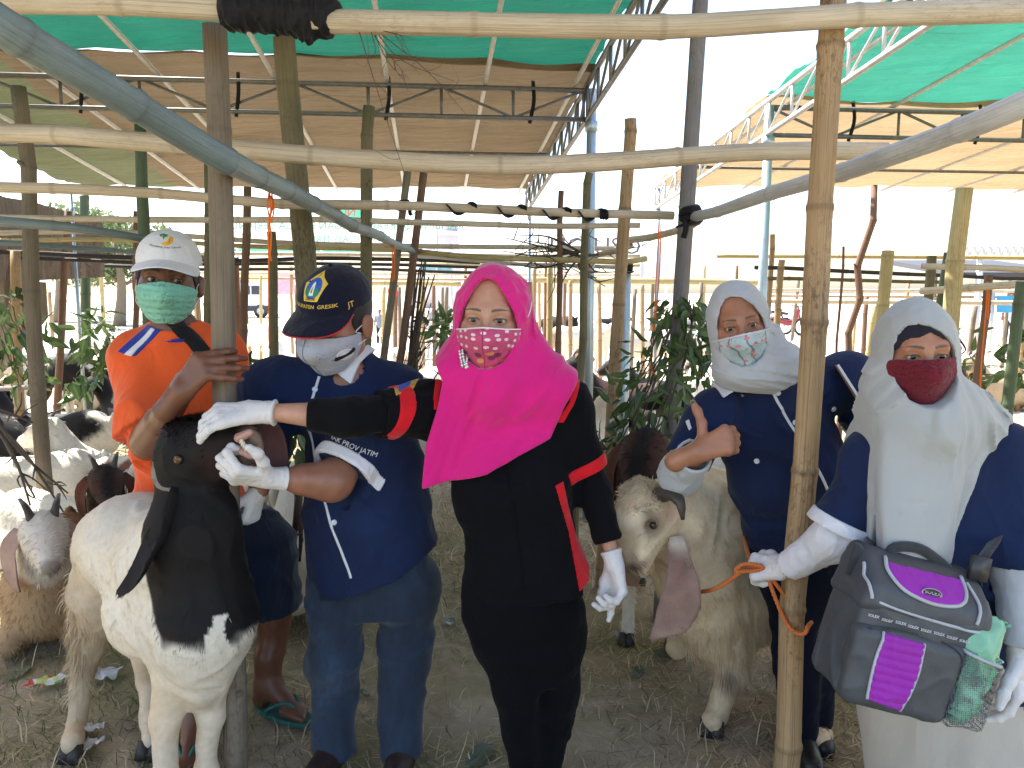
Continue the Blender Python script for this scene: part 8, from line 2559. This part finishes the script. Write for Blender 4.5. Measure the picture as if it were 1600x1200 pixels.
herd_goat(G(112, 880), -15, 'lie', 'white lying goat with dark blazed face and long red-brown ears', W_, None, D_, (.12, .04, .025), s=1.0, hy=-44, seed=2, fur=7500, blaze=(.02, .015, .015))
herd_goat(G(175, 800), 160, 'lie', 'white goat lying with red-brown patches beside the orange shirt', W_, None, None, None, s=1.05, hy=20, seed=3, fur=6500, blobs=[(-.3, .15, .30, .10, (.20, .08, .05)), (-.1, .2, .3, .06, (.25, .10, .07))])
herd_goat(G(75, 735), 178, 'lie', 'black and white goat lying broadside behind the leaning bark pole', W_, None, B_, B_, s=1.25, hy=-20, seed=4, fur=6500, blobs=[(.22, .05, .30, .19, B_), (-.27, .12, .32, .12, B_), (.05, .15, .10, .08, B_)])
herd_goat(G(150, 668), 200, 'stand', 'black and white goat with brown muzzle standing head down', W_, B_, (.06, .03, .02), (.10, .04, .02), s=1.05, hp=.9, th=.3, seed=5, fur=4000, blobs=[(.2, .1, .6, .2, B_), (-.25, .1, .6, .14, B_)])
herd_goat(G(78, 650), 70, 'stand', 'white goat standing with its rump to the camera at the left', W_, None, None, None, s=1.05, hp=.5, seed=6, fur=3000)
herd_goat(G(20, 655), 40, 'stand', 'tan goat standing half hidden at the left edge', C_, W_, N_, N_, s=1.0, hp=.6, seed=7, fur=3000)
herd_goat(G(700, 890), 165, 'stand', 'white goat with tan head raised between the dark cap and pink headscarf', W_, None, (.50, .33, .17), (.55, .42, .28), legs=C_, s=1.32, hy=10, seed=8, fur=8000)
herd_goat(G(600, 760), 15, 'stand', 'pale tan goat seen behind the navy shoulder', (.60, .50, .38), C_, None, None, s=1.1, hp=.9, seed=9, fur=3000, th=.2)
herd_goat(G(445, 945), 95, 'lie', 'white goat lying behind the navy shorts', W_, None, None, None, s=1.0, hy=0, seed=10, fur=4000, horns=False)
herd_goat(G(905, 700), 120, 'lie', 'black-headed goat with curved horns lying left of the honey tan post', W_, B_, B_, B_, s=1.25, hy=95, th=.3, seed=11, fur=3500, blobs=[(.25, 0, .35, .22, B_)])
herd_goat(G(975, 668), 170, 'lie', 'black goat resting behind the honey tan post', B_, (.05, .025, .02), B_, B_, s=1.3, hy=30, seed=12, fur=3500)
herd_goat(G(935, 770), 100, 'lie', 'cream goat lying just behind the black sleeve', (.62, .54, .42), None, (.55, .45, .32), C_, s=1.15, hy=-60, seed=13, fur=4000)
herd_goat(G(1022, 968), -104, 'stand', 'goat with brown ears and black blaze peering over the cream goat', W_, (.10, .04, .025), (.055, .022, .016), (.10, .035, .022), s=1.12, hp=.28, hy=-6, th=.25, seed=14, fur=7000, horns=False, blaze=(.015, .012, .012))
herd_goat(G(1120, 760), 100, 'lie', 'black and white goat lying behind the broad-leaved sprig', W_, B_, B_, B_, s=1.25, hy=60, th=.1, seed=15, fur=3000)
herd_goat(G(1570, 640), 185, 'lie', 'tan goat lying at the right edge behind the pale drape', (.50, .38, .26), N_, None, None, s=1.15, th=.4, seed=16, fur=3000)
for k, (px, py, hd_, base, sp, hdc, lab) in enumerate(((895, 585, 205, W_, None, (.45, .30, .18), 'bright white goat standing head down in the sun, left of the thin mossy pole'), (965, 580, 185, W_, None, None, 'bright white goat standing broadside in the sun behind the honey tan post'), (872, 545, 150, B_, None, B_, 'black goat far behind, left of the bright white ones'), (945, 552, 20, B_, W_, B_, 'black goat far behind the bright white ones'), (1052, 560, 200, B_, (.2, .18, .16), B_, 'dark goat far behind the fodder bundle'), (1010, 600, 170, W_, None, None, 'white goat in the sun left of the hanging fodder'),
                                                       (690, 520, 30, (.25, .25, .27), B_, B_, 'grey goat far behind the fresh green leaves'), (1110, 610, 10, W_, B_, B_, 'white and black goat far behind the grey pole'), (640, 560, 190, W_, C_, None, 'white goat far behind the leaning pole pair'), (180, 600, 160, W_, None, None, 'small white goat far behind the green bamboo post'), (300, 600, 20, W_, C_, None, 'pale goat far behind the gripped bark pole'), (400, 575, 170, W_, None, None, 'far white goat seen between bark pole and dark cap'))):
    herd_goat(G(px, py), hd_, 'stand', lab, base, sp, hdc, hdc, s=1.15, hp=.7 if k % 2 == 0 else .2, th=.2, seed=20 + k, fur=0, h=.030, horns=False)

for k, (px, py, hd_, base, hdc, bl, sc, lab) in enumerate((
        (30, 812, 200, W_, C_, (), 1.1, 'white goat lying in the sun patch left of the leaning bark pole'), (205, 850, -40, W_, None, (), .95, 'white goat lying just left of the black-headed goat'), (215, 690, 150, B_, B_, (), 1.1, 'black goat lying behind the orange sleeve'), (170, 640, 20, C_, N_, (), 1.1, 'tan goat lying far behind the green bamboo post'),
        (585, 640, 20, W_, C_, (), 1.15, 'white goat lying behind the navy shoulder, head to the right'), (670, 620, 170, W_, None, (), 1.15, 'white goat lying left of the pink headscarf, head to the left'), (860, 620, 10, C_, N_, (), 1.15, 'tan goat lying right of the pink headscarf'), (1030, 650, 190, W_, B_, [(.2, 0, .3, .2, B_)], 1.2, 'white goat with black forequarters lying behind the hanging fodder'), (1180, 640, 10, W_, B_, (), 1.2, 'white goat with black head lying behind the floral mask'), (1300, 600, 170, W_, None, (), 1.2, 'far white goat lying beyond the tan front post'), (1345, 625, 20, W_, N_, (), 1.2, 'white goat with brown head lying beyond the branch stake'), (480, 600, 190, W_, None, (), 1.2, 'far white goat lying behind the dark cap'))):
    herd_goat(G(px, py), hd_, 'lie', lab, base, None, hdc, hdc, s=sc, hy=25 * (-1) ** k, seed=40 + k, fur=2500 if py > 680 else 0, h=.022 if py > 680 else .030, horns=py > 680, blobs=bl)

# rope that leads the cream goat, looped round the front bamboo post
def lead_rope():
    ROPE = fabric('orange_rope', (.62, .17, .04), .7, 400, .2, .1)
    def twist(path, r, m):
        p = smooth_path(path, m); d, u, w = frames(p); t = np.arange(m) * .75
        mb = MB()
        for k in range(3):
            a = t + k * 2.094
            mb.tube(p + (u * np.cos(a)[:, None] + w * np.sin(a)[:, None]) * r * .55, r * .62, 6)
        return mb
    rt = root('lead_rope', P(1150, 905, 2.05), 'orange twisted rope from the cream goat to the gloved hand and bamboo post', 'rope')
    twist([P(1082, 926, 2.30), P(1110, 922, 2.18), P(1135, 910, 2.08), P(1160, 892, 2.00), P(1190, 884, 1.96)], .006, 90).build('rope_run', ROPE, rt)
    twist([P(1162, 838, 2.33), P(1168, 862, 2.2), P(1176, 884, 2.02)], .005, 50).build('rope_run', ROPE, rt)
    twist([P(1150, 890, 1.98), P(1160, 882, 1.96), P(1180, 882, 1.95), P(1192, 888, 1.95), P(1175, 892, 1.96), P(1152, 893, 1.97), P(1150, 888, 1.98)], .005, 70).build('rope_loop', ROPE, rt)
    twist([P(1196, 892, 1.95), P(1206, 920, 1.95), P(1222, 960, 1.95), P(1238, 985, 1.93), P(1256, 990, 1.92), P(1263, 978, 1.93), P(1268, 972, 2.0)], .005, 110).build('rope_loop', ROPE, rt)
    twist([P(1198, 892, 1.95), P(1212, 912, 1.95), P(1230, 936, 1.97)], .005, 50).build('rope_loop', ROPE, rt)
lead_rope()
# ================================================================== fodder, twigs, ground cover, litter
def leaf_mat(name, c0, c1):
    if name in _mc: return _mc[name]
    m, nt, b = nodes_mat(name)
    oi = nt.nodes.new('ShaderNodeObjectInfo')
    co = coords(nt)
    sp = nt.nodes.new('ShaderNodeSeparateXYZ'); nt.links.new(co, sp.inputs[0])
    vein = ramp(nt, math_(nt, 'ABSOLUTE', sp.outputs[0]), [(.0, (1, 1, 1)), (.06, (0, 0, 0))])
    c = ramp(nt, math_(nt, 'ADD', math_(nt, 'MULTIPLY', oi.outputs['Random'], .8), math_(nt, 'MULTIPLY', noise_n(nt, co, 3, 3), .3)), [(.15, c0), (.85, c1)])
    c = mixc(nt, math_(nt, 'MULTIPLY', vein, .4), c, (.22, .26, .12))
    nt.links.new(c, b.inputs['Base Color'])
    b.inputs['Roughness'].default_value = .32; b.inputs['Specular IOR Level'].default_value = .5
    t = nt.nodes.new('ShaderNodeBsdfTranslucent'); nt.links.new(c, t.inputs[0])
    mx = nt.nodes.new('ShaderNodeMixShader'); mx.inputs[0].default_value = .3
    nt.links.new(b.outputs[0], mx.inputs[1]); nt.links.new(t.outputs[0], mx.inputs[2]); nt.links.new(mx.outputs[0], nt.nodes['Material Output'].inputs[0])
    _mc[name] = m
    return m
LEAF = leaf_mat('fodder_leaf', (.026, .065, .018), (.11, .18, .055))
DRYLEAF = leaf_mat('fallen_leaf', (.10, .13, .085), (.22, .24, .16))
def leaf_shape(bend, w, fold):
    """unit leaf along +y, folded on its mid rib; 24 faces"""
    t = np.linspace(0, 1, 7); hw = w * np.sin(np.pi * t ** .8) ** .8 * (1 - .25 * t); hw[0] = .015; hw[-1] = .004
    z = -bend * t ** 2 + .03 * np.sin(t * 9)
    v = []
    for s in (-1, -.5, 0, .5, 1): v.append(np.stack([s * hw, t, z + fold * abs(s) * hw + .01 * np.sin(t * 12 + s * 3)], 1))
    v = np.stack(v, 1).reshape(-1, 3)
    q = [(i * 5 + j, i * 5 + j + 1, (i + 1) * 5 + j + 1, (i + 1) * 5 + j) for i in range(6) for j in range(4)]
    return mesh_from(v, np.array(q))
LSH = [leaf_shape(b, w, f) for b, w, f in ((.15, .19, .35), (.4, .22, .25), (.25, .17, .5), (.6, .20, .3))]
for _m in LSH: _m.materials.append(LEAF)
def put_leaf(par, p, d, up, L, r, mesh=None, name='leaf'):
    d = unit(d); up = unit(np.asarray(up) - d * np.dot(up, d)); x = np.cross(d, up)
    o = bpy.data.objects.new(name, mesh or LSH[r.integers(0, len(LSH))]); COL.objects.link(o)
    M = Matrix(((x[0] * L, d[0] * L, up[0] * L, p[0]), (x[1] * L, d[1] * L, up[1] * L, p[1]), (x[2] * L, d[2] * L, up[2] * L, p[2]), (0, 0, 0, 1)))
    if par is not None:
        o.parent = par; o.matrix_parent_inverse = Matrix.Translation(-par.location)
    o.matrix_basis = M
    return o
TWIG = plain('twig_bark', (.085, .062, .045), .8, 0, .3, 60, .4); GTWIG = plain('green_stem', (.07, .085, .035), .7, 0, .3, 60, .3)
def bundle(label, spine, rad, nl, L, seed, stems=16, hang=.5, col=None, name='fodder_bundle'):
    """leafy branches tied together: stems along a spine, leaves standing off it"""
    r = np.random.default_rng(seed)
    sp = smooth_path(spine, 30)
    rt = root(name, sp[len(sp) // 2], label, 'leaf bundle')
    ww = np.interp(np.linspace(0, 1, 30), np.linspace(0, 1, len(rad)), rad)
    for k in range(stems):
        ph = r.random() * 6.28; o = r.random() ** .5 * .55
        d, u, w = frames(sp)
        i0, i1 = sorted(r.integers(0, 30, 2)); i1 = min(29, max(i1, i0 + 8))
        pts = np.array([sp[i] + (u[i] * math.cos(ph) + w[i] * math.sin(ph)) * ww[i] * o + r.normal(0, .006, 3) for i in range(i0, i1 + 1)])
        MB().tube(pts[::2] if len(pts) > 6 else pts, .0035, 5).build('stem', GTWIG if k % 3 else TWIG, rt)
    d, u, w = frames(sp)
    for k in range(nl):
        i = r.integers(0, 30); ph = r.random() * 6.28; rr = ww[i] * (.35 + .75 * r.random())
        out = u[i] * math.cos(ph) + w[i] * math.sin(ph)
        p = sp[i] + out * rr
        dr = out * (.5 + .5 * r.random()) - V(0, 0, hang * (.5 + r.random())) + d[i] * r.normal(0, .4) + r.normal(0, .35, 3)
        put_leaf(rt, p, dr, out + r.normal(0, .5, 3), L * (.65 + .7 * r.random()), r)
    return rt
bundle('big green leafy fodder bundle hanging by the grey pole', [P(1068, 470, 3.2), P(1046, 545, 3.15), P(1015, 625, 3.1), P(990, 690, 3.1), P(968, 750, 3.12)], [.08, .14, .16, .15, .07], 290, .078, 1, 26)
bundle('leafy sprig with broad leaves right of the grey pole', [P(1112, 485, 3.35), P(1100, 550, 3.35), P(1096, 620, 3.38)], [.08, .11, .06], 50, .10, 2, 8, .7)
bundle('dark leafy branch hanging at the left picture edge', [P(5, 470, 5.2), P(30, 540, 5.1), P(40, 600, 5.0)], [.20, .22, .10], 110, .12, 3, 14, .7)
bundle('dark leafy branches behind the green bamboo post', [P(118, 505, 6.6), P(155, 530, 6.6), P(175, 570, 6.6)], [.14, .22, .12], 80, .14, 4, 14, .6)
bundle('small hanging leaves on the back of a goat behind the green post', [P(118, 590, 7.0), P(135, 610, 7.0)], [.14, .14], 26, .16, 5, 5, .8)
bundle('fresh green leaves behind the leaning pole pair', [P(668, 515, 6.2), P(700, 512, 6.2), P(732, 518, 6.2)], [.09, .12, .09], 60, .14, 6, 6, .2)
bundle('thin green leaves hanging near the bark pole', [P(378, 545, 3.0), P(395, 570, 2.95), P(372, 590, 2.9)], [.05, .05, .03], 12, .09, 7, 4, .3)
bundle('green leaf wisps behind the glove at the goat mouth', [P(425, 655, 2.9), P(440, 700, 2.85), P(452, 740, 2.85)], [.10, .12, .08], 34, .12, 8, 10, .8)
bundle('low green plants in front of the pen at the right', [P(1495, 560, 6.5), P(1560, 565, 6.6), P(1600, 570, 6.6)], [.2, .2, .2], 50, .16, 9, 8, -.2)
bundle('small green tuft behind the pale shoulder drape', [P(1500, 595, 5.2), P(1545, 598, 5.2)], [.1, .1], 24, .10, 10, 3, -.2)
def brush(label, base, tips, n, seed, r0=.006, spread=.25):
    """dry twigs: forking thin branches"""
    r = np.random.default_rng(seed); base = np.asarray(base, float)
    rt = root('dry_twigs', base, label, 'twigs')
    for k in range(n):
        t = np.asarray(tips[k % len(tips)], float) + r.normal(0, spread * .25, 3)
        pts = smooth_path([base + r.normal(0, .015, 3), (base + t) / 2 + r.normal(0, spread * .12, 3), t], 9)
        mb = MB(); mb.tube(pts, np.linspace(r0, r0 * .35, 9), 5)
        for j in range(3):
            i = r.integers(3, 8); e = pts[i] + unit(t - base + r.normal(0, .7, 3)) * spread * (.3 + .5 * r.random())
            mb.tube(smooth_path([pts[i], (pts[i] + e) / 2 + r.normal(0, .01, 3), e], 5), np.linspace(r0 * .5, r0 * .2, 5), 4)
        mb.build('twig', TWIG, rt)
brush('dry twigs leaning on the leaning pole pair', P(620, 625, 4.5), [P(664, 560, 4.4), P(672, 585, 4.4), P(650, 530, 4.5), P(655, 600, 4.3), P(700, 590, 4.3), P(640, 480, 4.6)], 14, 11, .008)
brush('tangle of dry twigs on the rail right of the pink headscarf', P(905, 396, 4.7), [P(790, 385, 4.7), P(830, 375, 4.8), P(960, 430, 4.6), P(870, 420, 4.6), P(940, 375, 4.8), P(820, 405, 4.7)], 16, 12, .008, .3)
brush('bundle of split sticks beside the leaning pole pair', P(640, 590, 4.85), [P(660, 410, 4.85), P(652, 420, 4.9), P(668, 430, 4.85)], 8, 13, .012, .06)
brush('dry branches leaning at the lower left edge', P(-20, 640, 3.9), [P(95, 770, 3.6), P(70, 760, 3.6), P(45, 790, 3.5), P(60, 660, 3.9)], 5, 14, .012, .2)
brush('dark stick hanging beside the blue jeans', P(470, 770, 2.75), [P(456, 1000, 2.75), P(468, 880, 2.72)], 2, 15, .014, .05)
brush('thin bark splinters hanging from the top rail', P(570, 40, 1.93), [P(640, 140, 1.95), P(720, 130, 1.95), P(615, 60, 1.93), P(628, 230, 1.96), P(600, 75, 1.94)], 7, 16, .0016, .12)

# bark strip on the jeans side
# ------------------------------------------------------------------ ground cover
def straw_mat(name, stops):
    m, nt, b = nodes_mat(name)
    a = nt.nodes.new('ShaderNodeAttribute'); a.attribute_name = 'Col'
    nt.links.new(a.outputs['Color'], b.inputs['Base Color']); b.inputs['Roughness'].default_value = .75; b.inputs['Specular IOR Level'].default_value = .2
    t = nt.nodes.new('ShaderNodeBsdfTranslucent'); nt.links.new(a.outputs['Color'], t.inputs[0])
    mx = nt.nodes.new('ShaderNodeMixShader'); mx.inputs[0].default_value = .25
    nt.links.new(b.outputs[0], mx.inputs[1]); nt.links.new(t.outputs[0], mx.inputs[2]); nt.links.new(mx.outputs[0], nt.nodes['Material Output'].inputs[0])
    return m
BLADE = straw_mat('grass_blade', None)
def scatter(n, seed, y0=1.7, y1=9.0, pw=1.6):
    """positions denser close by, inside the camera's wedge of ground and a margin"""
    r = np.random.default_rng(seed)
    u = r.random(n) ** pw
    y = y0 + (y1 - y0) * u; x = (r.random(n) * 2 - 1) * (.80 * y + .5)
    return x, y, r
def blades(name, label, n, seed, L, W, lie, cols, mask, y1=9.0, pw=1.6):
    x, y, r = scatter(n, seed, y1=y1, pw=pw)
    k = mask(x, y, r); x, y = x[k], y[k]; n = len(x)
    z = ground_z(x, y)
    a = r.random(n) * 2 * math.pi; el_ = np.where(r.random(n) < lie, r.random(n) * .22, .35 + r.random(n) * 1.0)
    ln = L * (.4 + 1.0 * r.random(n)); dist = np.clip(y / 3, 1, 2.2)
    d = np.stack([np.cos(a) * np.cos(el_), np.sin(a) * np.cos(el_), np.sin(el_)], 1)
    p = np.stack([x, y, z + .003 + r.random(n) * .012], 1)
    s = np.stack([-np.sin(a), np.cos(a), np.zeros(n)], 1) * (W * dist * (.6 + .8 * r.random(n)))[:, None]
    bend = np.stack([r.normal(0, .3, n), r.normal(0, .3, n), -.35 * r.random(n)], 1) * ln[:, None]
    m = p + d * ln[:, None] * .55 + bend * .25; t = p + d * ln[:, None] + bend
    t[:, 2] = np.maximum(t[:, 2], z + .004); m[:, 2] = np.maximum(m[:, 2], z + .005)
    v = np.stack([p - s, p + s, m - s * .8, m + s * .8, t], 1).reshape(-1, 3)
    i = np.arange(n)[:, None] * 5
    me = mesh_from(v, [i + np.array([[0, 1, 3, 2]]), i + np.array([[2, 3, 4]])])
    c = np.array(cols)[r.integers(0, len(cols), n)] * (.7 + .6 * r.random((n, 1)))
    put_col(me, np.repeat(c, 5, 0))
    return obj(name, me, BLADE, None, label=label, cat='grass', kind='stuff')
patchn = lambda x, y, s, o: noise_xyz((x * s + o).astype(f32), (y * s).astype(f32), np.full(x.shape, 2.5, f32)) + .5 * noise_xyz((x * s * 2.7 + o).astype(f32), (y * s * 2.7).astype(f32), np.full(x.shape, 7.5, f32))
blades('dry_grass', 'trampled dry grass and straw on the earth', 76000, 1, .085, .0020, .72, [(.50, .40, .25), (.60, .50, .33), (.38, .31, .20), (.24, .19, .13), (.44, .38, .22)], lambda x, y, r: patchn(x, y, 1.1, 0) + .35 * r.normal(size=len(x)) > -.45)
blades('green_grass', 'short green grass between the dry straw', 42000, 2, .055, .0015, .25, [(.11, .145, .05), (.16, .18, .07), (.08, .11, .04), (.22, .21, .10)], lambda x, y, r: patchn(x, y, .9, 9) + .18 * r.normal(size=len(x)) > .12)
blades('hay', 'scattered hay under the goats at the left', 9000, 3, .12, .0018, .85, [(.46, .38, .20), (.55, .46, .26), (.36, .29, .16)], lambda x, y, r: (x < -.9 - .25 * y + r.normal(0, .3, len(x))) & (y > 3))
# fallen leaves and litter
r_ = np.random.default_rng(5)
for _m in [leaf_shape(.1, .26, .15)]:
    _m.materials.append(DRYLEAF); DL = _m
names = [((768, 1165), .15, 'large pale fallen leaf in front of the black trousers'), ((985, 1005), .12, 'fallen green leaf beside the gloved pointing hand'), ((1020, 1030), .13, 'fallen green leaf under the pink blotched goat ear'), ((1006, 1048), .10, 'fallen leaf below another near the goat ear'), ((1075, 1053), .06, 'tiny round fallen leaf on the bare earth'), ((700, 968), .10, 'grey-green fallen leaf between the jeans and the black trousers'), ((575, 1090), .08, 'fallen leaf between the legs of the blue jeans'), ((1580, 1150), .10, 'fallen leaf at the lower right corner'), ((45, 1040), .14, 'dry brown leaf on the ground at the left')]
for (px, py), L, lab in names:
    g = G(px, py); g[2] = float(ground_z(np.array([g[0]]), np.array([g[1]]))[0]) + .02
    o = put_leaf(None, g, V(r_.normal(), r_.normal(), .05), V(.1, -.1, 1), L, r_, DL, 'fallen_leaf'); setp(o, lab, 'leaf', 'fallen leaves')
def litter(name, px, py, pts, label, mat, hgt=.009):
    g = G(px, py); n = 12
    r = np.random.default_rng(px)
    gx_, gy_ = np.meshgrid(np.linspace(-1, 1, n), np.linspace(-1, 1, n), indexing='ij')
    z = hgt * (1.2 + noise_xyz((gx_ * 2.2 + px).astype(f32), (gy_ * 2.2).astype(f32), np.zeros((n, n), f32)) + .6 * noise_xyz((gx_ * 5 + px).astype(f32), (gy_ * 5).astype(f32), np.ones((n, n), f32)))
    rr = 1 + .2 * noise_xyz((np.arctan2(gy_, gx_) * 2 + px).astype(f32), np.zeros((n, n), f32), np.ones((n, n), f32))
    v = np.stack([g[0] + gx_ * pts[0] * rr + gy_ * pts[2], g[1] + gy_ * pts[1] * rr, z + .012], -1).reshape(-1, 3)
    i = (np.arange(n - 1)[:, None] * n + np.arange(n - 1)[None]).ravel()
    obj(name, mesh_from(v, np.stack([i, i + n, i + n + 1, i + 1], 1)), mat, None, label=label, cat='litter')
def print_mat():
    m, nt, b = nodes_mat('printed_sachet')
    co = coords(nt)
    v = N(nt, 'ShaderNodeTexVoronoi', Scale=28.0)
    nt.links.new(co, v.inputs['Vector'])
    c = ramp(nt, v.outputs['Color'], [(.0, (.70, .72, .70)), (.55, (.62, .66, .20)), (.68, (.18, .45, .15)), (.80, (.70, .10, .08)), (.86, (.72, .74, .74))]); c.node.color_ramp.interpolation = 'CONSTANT'
    nt.links.new(c, b.inputs['Base Color']); b.inputs['Roughness'].default_value = .2
    return m
litter('plastic_sachet', 78, 1072, (.055, .035, .02), 'white printed plastic sachet lying left of the black-headed goat', print_mat())
litter('plastic_bag', 165, 1060, (.05, .05, -.01), 'crumpled clear plastic bag behind the goat legs', plain('thin_plastic', (.60, .62, .64), .25, 0, .05))
litter('paper_scrap', 145, 1146, (.03, .022, .0), 'small white paper scrap near the goat hind foot', plain('scrap_paper', (.6, .58, .54), .8))
litter('paper_scrap', 140, 1172, (.028, .03, .01), 'grey plastic scrap beside the goat hind hoof', plain('scrap_plastic', (.5, .5, .5), .35))
litter('cardboard', 435, 808, (.14, .10, .02), 'crumpled pale sack on the ground behind the orange shirt', plain('sack', (.40, .32, .22), .85), .03)
